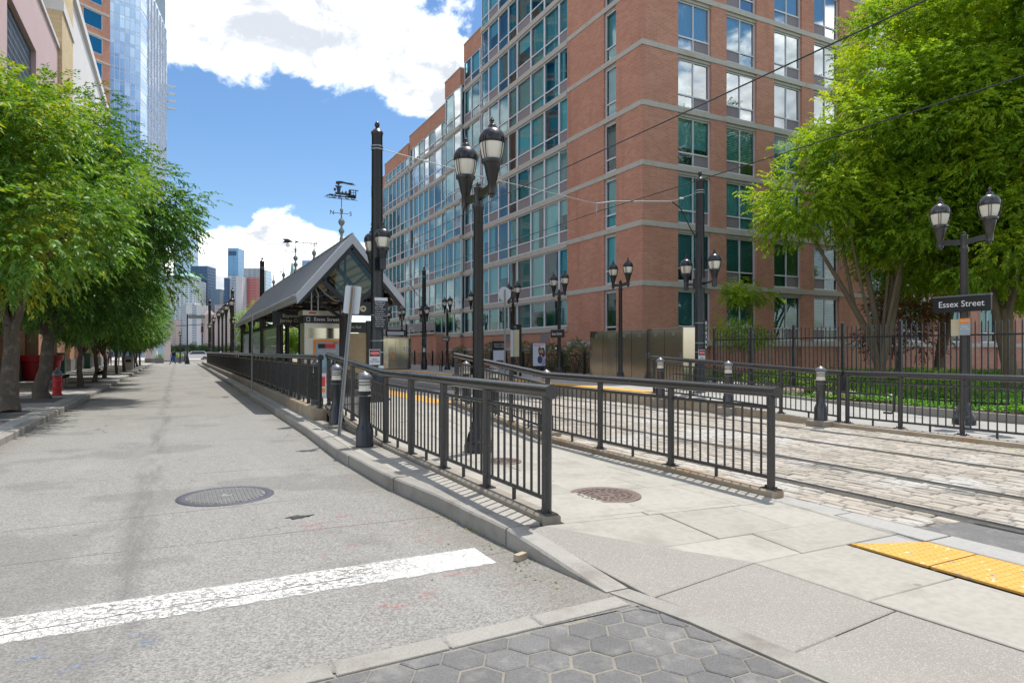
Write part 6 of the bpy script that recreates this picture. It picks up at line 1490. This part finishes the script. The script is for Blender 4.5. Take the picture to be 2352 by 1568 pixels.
for i, px in enumerate((385, 414, 440, 468, 497, 525, 552, 580)):
    p = ray(px, 1566+(i % 3)*3); o = dup(far0, (p.x, p.y, -1.2), 'riverside tree clump on the far shore, number %s from the left' % ('two', 'three', 'four', 'five', 'six', 'seven', 'eight', 'nine')[i], R(47*i), 'trees on the far shore'); s_ = (1.0, .9, 1.1, .95, .85, 1.0, .9, 1.05)[i]; o.scale = (s_, s_, s_)

# ------------------------------------------------------------------ shrubs, ground cover
def shrub(name, label, loc, rx_, ry_, rz_, seed, mat='leaf_shrub', n=700, group=None, L=.075):
    g = np.random.default_rng(seed); t = thing(name, label, 'shrub', loc, 0, group)
    u = unit(g.normal(0, 1, (n, 3))); u[:, 2] = np.abs(u[:, 2])*1.0-.15; r_ = g.uniform(.72, 1.03, (n, 1))
    O = u*r_*np.array([rx_, ry_, rz_])+np.array([0, 0, rz_*.95*.12+.1]); O[:, 2] = np.maximum(O[:, 2], .05)
    link('foliage', sprays(g, O, u+g.normal(0, .5, (n, 3)), 8, .18, L, L*.5, mat, 'foliage', .1), None, t)
    mb = MB()
    for q in range(5): a = q*1.26; mb.tube([(0, 0, 0), (math.cos(a)*rx_*.3, math.sin(a)*ry_*.3, rz_*.4), (math.cos(a)*rx_*.6, math.sin(a)*ry_*.6, rz_*.8)], [.03, .02, .006], 5, caps=False)
    mb.build('stems', 'bark', t, kind='stuff'); return t
GS = 'clipped shrubs in front of the brick plinth'
for i, (x, y, a, b, c, lb) in enumerate(((19.6, 41.5, .7, 1.6, 1.75, 'rounded shrub left of the platform pole'), (19.6, 36.5, .75, 1.5, 1.8, 'broad rounded shrub in front of the vent panel'), (19.5, 33.0, .7, 1.5, 1.7, 'rounded shrub between two lamp posts by the brick plinth'), (19.4, 30.2, .75, 1.4, 1.9, 'largest rounded shrub behind the near lamp post'), (19.5, 47.0, .7, 1.6, 1.6, 'rounded shrub behind the steel booth'))):
    shrub('shrub', lb, (x, y, .3), a, b, c, 40+i, n=620, group=GS)
for i, (x, y, c, mt, lb) in enumerate(((18.9, 26.9, 1.0, 'leaf_ivy', 'light green bush left of the poster'), (18.9, 25.2, 1.0, 'leaf_garden', 'bush right of the poster behind the bench'), (18.9, 23.4, 1.0, 'leaf_shrub', 'dark flowering bush between the low fence posts'), (18.9, 21.8, 1.2, 'leaf_ivy', 'bright bush beside the steel cabinets'))):
    shrub('bush', lb, (x, y, .3), .55, .85, c, 60+i, mt, 330)
shrub('bush', 'grey green bush at the far left under the shelter sign', (12.8, 62, .36), 1.0, 1.5, 1.6, 70, 'leaf_garden', 300)
g = np.random.default_rng(5)
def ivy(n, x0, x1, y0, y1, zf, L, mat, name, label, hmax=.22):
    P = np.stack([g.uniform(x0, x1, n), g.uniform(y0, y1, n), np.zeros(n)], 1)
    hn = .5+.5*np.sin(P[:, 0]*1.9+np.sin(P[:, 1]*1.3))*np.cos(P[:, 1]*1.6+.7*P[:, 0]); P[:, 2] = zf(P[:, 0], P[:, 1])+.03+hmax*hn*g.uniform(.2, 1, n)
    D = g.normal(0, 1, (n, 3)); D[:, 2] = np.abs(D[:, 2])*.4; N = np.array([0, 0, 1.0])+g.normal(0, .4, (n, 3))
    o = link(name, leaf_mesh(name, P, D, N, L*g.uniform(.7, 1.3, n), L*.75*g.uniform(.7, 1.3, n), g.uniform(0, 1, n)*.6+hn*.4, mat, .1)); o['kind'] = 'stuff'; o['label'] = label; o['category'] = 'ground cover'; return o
zf = lambda x, y: .09+.19*np.clip((y+8)/33.4, 0, 1)+.03
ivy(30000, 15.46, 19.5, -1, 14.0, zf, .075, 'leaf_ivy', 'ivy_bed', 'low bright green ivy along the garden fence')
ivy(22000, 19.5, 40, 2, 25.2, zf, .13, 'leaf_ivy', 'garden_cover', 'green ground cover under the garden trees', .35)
for i, (x, y, a, c, mt, lb) in enumerate(((17.3, 15.2, .9, .75, 'leaf_bright', 'low yellow green hedge behind the right bollard lights'), (17.4, 13.4, .8, .7, 'leaf_bright', 'low yellow green hedge behind the ramp railing'), (18.4, 10.6, .7, .75, 'leaf_bright', 'low yellow green hedge in front of the garden tree trunks'))):
    shrub('hedge', lb, (x, y, .2), a, 1.1, c, 80+i, mt, 420)
# boulders under the hedge
for i, (x, y, s_) in enumerate(((15.9, 13.2, .34), (15.9, 12.2, .28), (15.95, 11.4, .30))):
    g2 = random.Random(i); mb = MB(); mb.lathe([(s_*.7, 0), (s_, s_*.35), (s_*.85, s_*.75), (s_*.35, s_*.95), (.02, s_)], 9); mb.v = [(a*g2.uniform(.85, 1.15), b*g2.uniform(.85, 1.15), c) for a, b, c in mb.v]
    tag(mb.build('boulder', 'rusty_stone', smooth=R(70), loc=(x, y, .2)), ('pale boulder behind the middle of the ramp railing', 'smaller pale boulder beside the first', 'pale boulder nearest the grey bollard light')[i], 'boulder', 'boulders by the garden fence')
# ------------------------------------------------------------------ hydrant, pots, bins, stakes
hy = thing('fire_hydrant', 'red fire hydrant with a silver top on the left pavement', 'hydrant', (-3.43, 25.3, .13))
MB().lathe([(.15, 0), (.15, .05), (.125, .06), (.125, .20), (.165, .21), (.165, .25), (.125, .26), (.12, .58), (.14, .60), (.14, .62)], 18).build('barrel', 'hydrant_red', hy, smooth=R(40))
MB().lathe([(.15, .62), (.16, .64), (.16, .68), (.13, .72), (.10, .78), (.06, .82), (.04, .83), (.04, .88), (.01, .885)], 18).build('bonnet', 'silver_paint', hy, smooth=R(40))
for az, r_, l_ in ((R(-62), .075, .19), (R(118), .05, .17), (R(28), .05, .17)):
    c_, s_ = math.cos(az), math.sin(az); MB().tube([(c_*.1, s_*.1, .47), (c_*(l_-.05), s_*(l_-.05), .47), (c_*(l_-.05), s_*(l_-.05), .47), (c_*l_, s_*l_, .47), (c_*(l_+.03), s_*(l_+.03), .47)], [r_*.8, r_*.8, r_, r_, r_*.4], 12).build('outlet', 'hydrant_red', hy, smooth=R(40))
bo = MB()
for q in range(8): a = q*math.pi/4; bo.box(.145*math.cos(a)-.012, .145*math.cos(a)+.012, .145*math.sin(a)-.012, .145*math.sin(a)+.012, .19, .27)
bo.build('flange_bolts', 'hydrant_red', hy, kind='stuff')
def pot(label, loc, s_):
    t = thing('flower_pot', label, 'pot', loc, group='red pots by the brick building'); MB().lathe([(.34*s_, 0), (.46*s_, .78*s_), (.54*s_, .80*s_), (.56*s_, 1.05*s_), (.50*s_, 1.05*s_), (.48*s_, .95*s_)], 28).build('pot', 'pot_red', t, smooth=R(30)); MB().lathe([(.48*s_, .93*s_), (.40*s_, 1.0*s_), (.05, 1.08*s_)], 20).build('soil', 'soil', t, smooth=R(40))
pot('giant red flower pot behind the second tree trunk', (-6.05, 42.2, .13), 1.15); pot('red flower pot left of the second tree trunk', (-6.15, 38.6, .13), 1.15)
def stake(label, loc, lean):
    t = thing('plant_stake', label, 'sign', loc, group='small black signs in the tree pits'); MB().tube([(0, 0, 0), (lean, 0, .42)], .012, 6).build('stake', 'black_metal', t); o = MB().box(-.13, .13, -.09, .09, -.012, .012).build('plate', 'sign_black', t, loc=(lean, 0, .45)); o.rotation_euler = (R(35), R(-15), 0)
stake('small black sign on a stake left of the third tree', (-3.85, 30.3, .13), .02); stake('small black sign on a stake by the fourth tree', (-3.2, 34.7, .13), .1); stake('small black sign on a stake by the fifth tree', (-3.7, 39.4, .13), .08)
bn_ = thing('litter_bin', 'square pale concrete litter bin among the far left trees', 'litter bin', (-3.2, 56.0, .13)); MB().box(-.3, .3, -.3, .3, 0, .95).build('body', 'concrete', bn_); MB().box(-.33, .33, -.33, .33, .95, 1.05).build('lid', 'grey_base', bn_); MB().box(-.18, .18, -.31, -.301, .6, .8).build('slot', 'sign_black', bn_)
for x, y, lb in ((-6.4, 49.0, 'dark green utility box by the brick pilasters'), (-6.4, 62.4, 'dark green utility box farther along the brick pilasters')):
    t = thing('utility_box', lb, 'box', (x, y, .13)); pm('box_green_%d' % y, (.02, .09, .07), .5, 0, var=.1, fine=.05); MB().box(-.2, .2, -.35, .35, 0, 1.25).build('body', 'box_green_%d' % y, t); MB().box(-.24, .24, -.39, .39, 1.25, 1.32).build('lid', 'grey_base', t)

# ------------------------------------------------------------------ people
def person(label, loc, rotz, pose, mats, h=1.72):
    """One continuous skinned body; hair, coat and bag are children."""
    t = thing('person', label, 'person', loc, rotz)
    J, E_ = pose; me = bpy.data.meshes.new('body'); me.from_pydata([p for p, r_ in J], E_, []); me.update()
    o = link('body', me, None, t); me.skin_vertices or me.skin_vertices
    md = o.modifiers.new('skin', 'SKIN'); 
    if not me.skin_vertices: 
        bm = bmesh.new(); bm.from_mesh(me); bm.verts.layers.skin.verify(); bm.to_mesh(me); bm.free()
    for v, (p, r_) in zip(me.skin_vertices[0].data, J): v.radius = (r_, r_*.85)
    me.skin_vertices[0].data[0].use_root = True
    o.modifiers.new('sub', 'SUBSURF').levels = 1; o.modifiers['sub'].render_levels = 1
    dg = bpy.context.evaluated_depsgraph_get(); nm = bpy.data.meshes.new_from_object(o.evaluated_get(dg)); o.modifiers.clear(); o.data = nm; nm.materials.clear()
    for m_ in mats[:3]: nm.materials.append(MATS[m_])
    zh = J[4][0][2]
    for p in nm.polygons:
        z = p.center.z; r_ = abs(p.center.x)+abs(p.center.y); p.material_index = 2 if z > 1.44 else (0 if z > .88 else 1); p.use_smooth = True
    hd = J[3][0]; hb = MB().lathe([(.03, -.12), (.085, -.10), (.105, -.02), (.10, .06), (.06, .115), (.01, .13)], 12, (hd[0], hd[1]+.025, hd[2]+.035)); hb.build('hair', 'hair_dark', t, smooth=R(60)); return t
def walk(step=.32, arm=.2):
    J = [((0, 0, .95), .15), ((0, 0, 1.2), .16), ((0, 0, 1.46), .065), ((0, -.02, 1.60), .095), ((0, -.02, 1.68), .085),
         ((.10, 0, .90), .10), ((.10, -step*.55, .50), .065), ((.10, -step, .08), .045), ((.10, -step-.14, .05), .035),
         ((-.10, 0, .90), .10), ((-.10, step*.35, .50), .065), ((-.10, step, .12), .045), ((-.10, step-.10, .04), .035),
         ((.19, 0, 1.38), .06), ((.23, arm*.6, 1.12), .045), ((.22, arm*.9, .88), .035), ((-.19, 0, 1.38), .06), ((-.23, -arm*.6, 1.12), .045), ((-.22, -arm*1.1, .90), .035)]
    E_ = [(0,1),(1,2),(2,3),(3,4),(0,5),(5,6),(6,7),(7,8),(0,9),(9,10),(10,11),(11,12),(1,13),(13,14),(14,15),(1,16),(16,17),(17,18)]
    return J, E_
pc = person('pedestrian in a dark top and blue skirt crossing the far end of the street', (-.45, 86.5, 0), R(-70), walk(.34), ('cloth_dark', 'cloth_dark', 'skin'))
MB().lathe([(.30, .52), (.26, .70), (.19, .98)], 16).build('skirt', 'cloth_blue', pc, smooth=R(60)); MB().box(-.16, .16, .10, .26, 1.0, 1.42).build('backpack', 'cloth_dark', pc)
p2_ = person('pedestrian in grey walking on the left pavement by the pilasters', (-5.7, 72.5, .13), R(10), walk(.16), ('cloth_grey', 'cloth_dark', 'skin'))
p3_ = person('pedestrian in black walking on the left pavement beside the sign post', (-5.0, 72.0, .13), R(-5), walk(.22), ('cloth_dark', 'cloth_dark', 'skin'))
p4_ = person('distant pedestrian standing on the promenade by the pale pillar', (-6.6, 122, .1), R(40), walk(.05), ('cloth_dark', 'cloth_dark', 'skin'))
p5_ = person('distant pedestrian in grey beside the planters', (1.0, 100.5, 0), R(200), walk(.08), ('cloth_grey', 'cloth_dark', 'skin'))
Js = [((0, 0, .42), .16), ((0, .02, .68), .16), ((0, 0, .92), .065), ((0, -.03, 1.05), .095), ((0, -.03, 1.13), .085), ((.1, -.05, .42), .10), ((.12, -.42, .46), .07), ((.12, -.44, .08), .05), ((.12, -.58, .05), .035), ((-.1, -.05, .42), .10), ((-.12, -.42, .46), .07), ((-.12, -.44, .08), .05), ((-.12, -.58, .05), .035),
      ((.19, 0, .86), .06), ((.23, -.12, .62), .045), ((.16, -.30, .52), .035), ((-.19, 0, .86), .06), ((-.23, -.12, .62), .045), ((-.16, -.30, .52), .035)]
p6_ = person('seated person in pale clothes left of the steel booth', (11.9+.75, 43.4, .36), R(-60), (Js, walk()[1]), ('cloth_pale', 'cloth_grey', 'skin'))
# fix colours of the seated figure by height
for p in p6_.children[0].data.polygons: z = p.center.z; p.material_index = 2 if z > .96 else (0 if z > .45 else 1)
stl = thing('stone_bench', 'low stone bench under the person by the steel booth', 'bench', (12.65, 43.45, .36)); MB().box(-.35, .35, -.2, .25, 0, .26).build('block', 'concrete', stl)

# ------------------------------------------------------------------ vehicles, far street furniture
def car(label, loc, rotz, paint, kind='suv'):
    t = thing('parked_car', label, 'car', loc, rotz)
    prof = [(-2.2, .32), (-2.25, .62), (-2.15, .86), (-1.25, .98), (-.55, 1.50), (1.35, 1.55), (2.0, 1.05), (2.22, .95), (2.25, .40), (2.1, .30)]
    mb = MB(); n = len(prof); vs = []
    for y, k_ in ((-.88, 0), (-.92, 0), (.92, 0), (.88, 0)): vs += [(x, y*(.80 if z > 1.1 else 1), z) for x, z in prof]
    fs = [tuple(reversed(range(n))), tuple(range(3*n, 4*n))]
    for r_ in range(3): fs += [(r_*n+i, r_*n+(i+1) % n, (r_+1)*n+(i+1) % n, (r_+1)*n+i) for i in range(n)]
    mb.add(vs, fs); mb.build('body', paint, t, smooth=R(35))
    for s_ in (-1, 1):
        y = s_*.80; MB().add([(-1.0, s_*.905, 1.02), (1.75, s_*.905, 1.05), (1.25, s_*.745, 1.47), (-.5, s_*.745, 1.44)], [(0,1,2,3)]).build('side_window', 'car_glass', t)
        for x in (-1.42, 1.42):
            w_ = MB().tube([(x, s_*.72, .33), (x, s_*.935, .33)], .33, 18).build('tyre', 'tyre', t, smooth=R(40)); MB().tube([(x, s_*.93, .33), (x, s_*.945, .33)], .2, 14).build('rim', 'silver_paint', w_, smooth=R(40))
    MB().add([(-1.23, -.72, 1.03), (-1.23, .72, 1.03), (-.60, .64, 1.47), (-.60, -.64, 1.47)], [(3,2,1,0)]).build('windscreen', 'car_glass', t)
    for s_ in (-1, 1): MB().box(-2.27, -2.22, s_*.62-.18, s_*.62+.18, .66, .80).build('headlight', 'sign_white', t); MB().box(2.22, 2.27, s_*.66-.14, s_*.66+.14, .72, .90).build('tail_light', 'red_print', t)
    return t
q = ray(447, 112); car('white car waiting beyond the end of the street', (q.x, q.y, 0), R(8), 'car_white'); q = ray(517, 106); car('orange taxi behind the far lamp posts', (q.x, q.y, 0), R(5), 'car_orange'); q = ray(572, 104); car('white car seen between the far platform posts', (q.x, q.y, 0), R(3), 'car_white')
q = ray(430, 78); ts = thing('signal_pole', 'dark street light and traffic signal pole at the far corner', 'traffic signal', (q.x, q.y, 0))
MB().lathe([(.30, 0), (.30, .1), (.22, .5), (.12, .9), (.10, 1.0), (.085, 5.9), (.03, 6.0)], 14).build('pole', 'pole_black', ts, smooth=R(40)); MB().tube([(0, 0, 4.6), (-1.2, 0, 4.55)], .04, 6).build('arm', 'pole_black', ts); MB().tube([(0, 0, 4.62), (1.9, 0, 4.75)], .04, 6).build('arm', 'pole_black', ts)
MB().box(1.45, 1.78, -.15, .15, 3.75, 4.6).build('signal_head', 'orange_paint', ts); MB().box(1.50, 1.73, -.17, -.151, 3.8, 4.55).build('lenses', 'sign_black', ts); MB().tube([(0, 0, 5.7), (.3, 0, 5.95), (.9, 0, 5.9)], .035, 6).build('lamp_arm', 'pole_black', ts); MB().box(.1, 1.9, -.15, .15, 5.45, 5.85).build('street_name', 'verdigris', ts)
q = ray(413.7, 84); fl = dup(s0, (q.x, q.y, .0), 'black lamp post with bright heads beyond the end of the street'); fl.scale = (1, 1, .88)
q = ray(371, 88); t = thing('kiosk', 'round pale kiosk at the end of the left pavement', 'kiosk', (q.x-1.2, q.y, .0)); MB().lathe([(.8, 0), (.8, .55)], 20).build('base', 'grey_base', t, smooth=R(40)); MB().lathe([(.78, .55), (.78, 2.1)], 20).build('drum', 'sign_white', t, smooth=R(40)); MB().lathe([(.9, 2.1), (.9, 2.25), (.2, 2.5)], 20).build('roof', 'grey_base', t, smooth=R(40))
q = ray(384, 96); t = thing('pillar', 'pale slab pillar on the corner beyond the left trees', 'pillar', (q.x, q.y, 0)); MB().box(-.45, .45, -.3, .3, .15, 3.0).build('slab', 'white_stone', t); MB().box(-.55, .55, -.4, .4, 0, .15).build('base', 'grey_base', t)
for px, Z, lb in ((366, 84, 'low planter box at the far left corner'), (404, 90, 'planter box with flowers behind the crossing pedestrian'), (416, 92, 'planter box beside the far black lamp post')):
    q = ray(px, Z); t = thing('planter', lb, 'planter', (q.x, q.y, 0), group='planters on the far corner'); MB().box(-.5, .5, -.4, .4, 0, .7).build('box', 'grey_base', t); g3 = np.random.default_rng(px); O = g3.normal(0, .22, (90, 3)); O[:, 2] = .75+np.abs(O[:, 2]); link('flowers', sprays(g3, O, g3.normal(0, 1, (90, 3))+np.array([0, 0, .6]), 6, .25, .1, .06, 'leaf_sunlit_or_dry', 'flowers', .1), None, t, kind='stuff')
q = ray(575, 60); t = thing('round_sign', 'small round white platform sign beyond the shelter', 'sign', (q.x, q.y, .36)); MB().tube([(0, 0, 0), (0, 0, 1.9)], .04, 8).build('post', 'black_metal', t); o = MB().lathe([(.3, -.01), (.3, .01)], 20).build('disc', 'sign_white', t, loc=(0, -.05, 1.9)); o.rotation_euler = (R(90), 0, 0)
# low fence along the promenade edge is stone; small litter and weeds near the camera
lt = [(2.30, 4.18, .05, 'brick'), ]
t = thing('stone_chip', 'broken stone chip in the gutter beside the kerb', 'stone', (2.27, 4.3, 0)); MB().obox((0, 0, .025), .10, .05, .045, Matrix.Rotation(.4, 3, 'Z')).build('chip', 'rusty_stone', t)
g4 = np.random.default_rng(3)
def litter(n, x0, x1, y0, y1, zf, L, name, label, mat):
    P = np.stack([g4.uniform(x0, x1, n), g4.uniform(y0, y1, n), np.zeros(n)], 1); P[:, 2] = [zf(a, b)+.006 for a, b in P[:, :2]]
    D = g4.normal(0, 1, (n, 3)); D[:, 2] = np.abs(D[:, 2])*.15; N = np.array([0, 0, 1.0])+g4.normal(0, .2, (n, 3))
    o = link(name, leaf_mesh(name, P, D, N, L*g4.uniform(.5, 1.3, n), L*.6*g4.uniform(.6, 1.2, n), g4.uniform(0, 1, n), mat, -.05)); o['kind'] = 'stuff'; o['label'] = label; o['category'] = 'litter'
litter(60, 2.12, 2.32, 3.6, 6.5, lambda x, y: 0, .03, 'gutter_litter', 'dry leaf scraps lying in the gutter by the kerb', 'leaf_sunlit_or_dry')
litter(26, -2.2, 2.1, 3.4, 14, lambda x, y: 0, .035, 'street_litter', 'few scattered leaf scraps on the asphalt', 'leaf_sunlit_or_dry')
litter(120, -2.55, -2.4, 13, 50, lambda x, y: 0, .04, 'kerb_litter', 'leaf scraps along the left kerb', 'leaf_sunlit_or_dry')
litter(70, 11.6, 11.9, 5, 12, lambda x, y: .01, .05, 'track_litter', 'leaf scraps against the stone wall beyond the tracks', 'leaf_sunlit_or_dry')
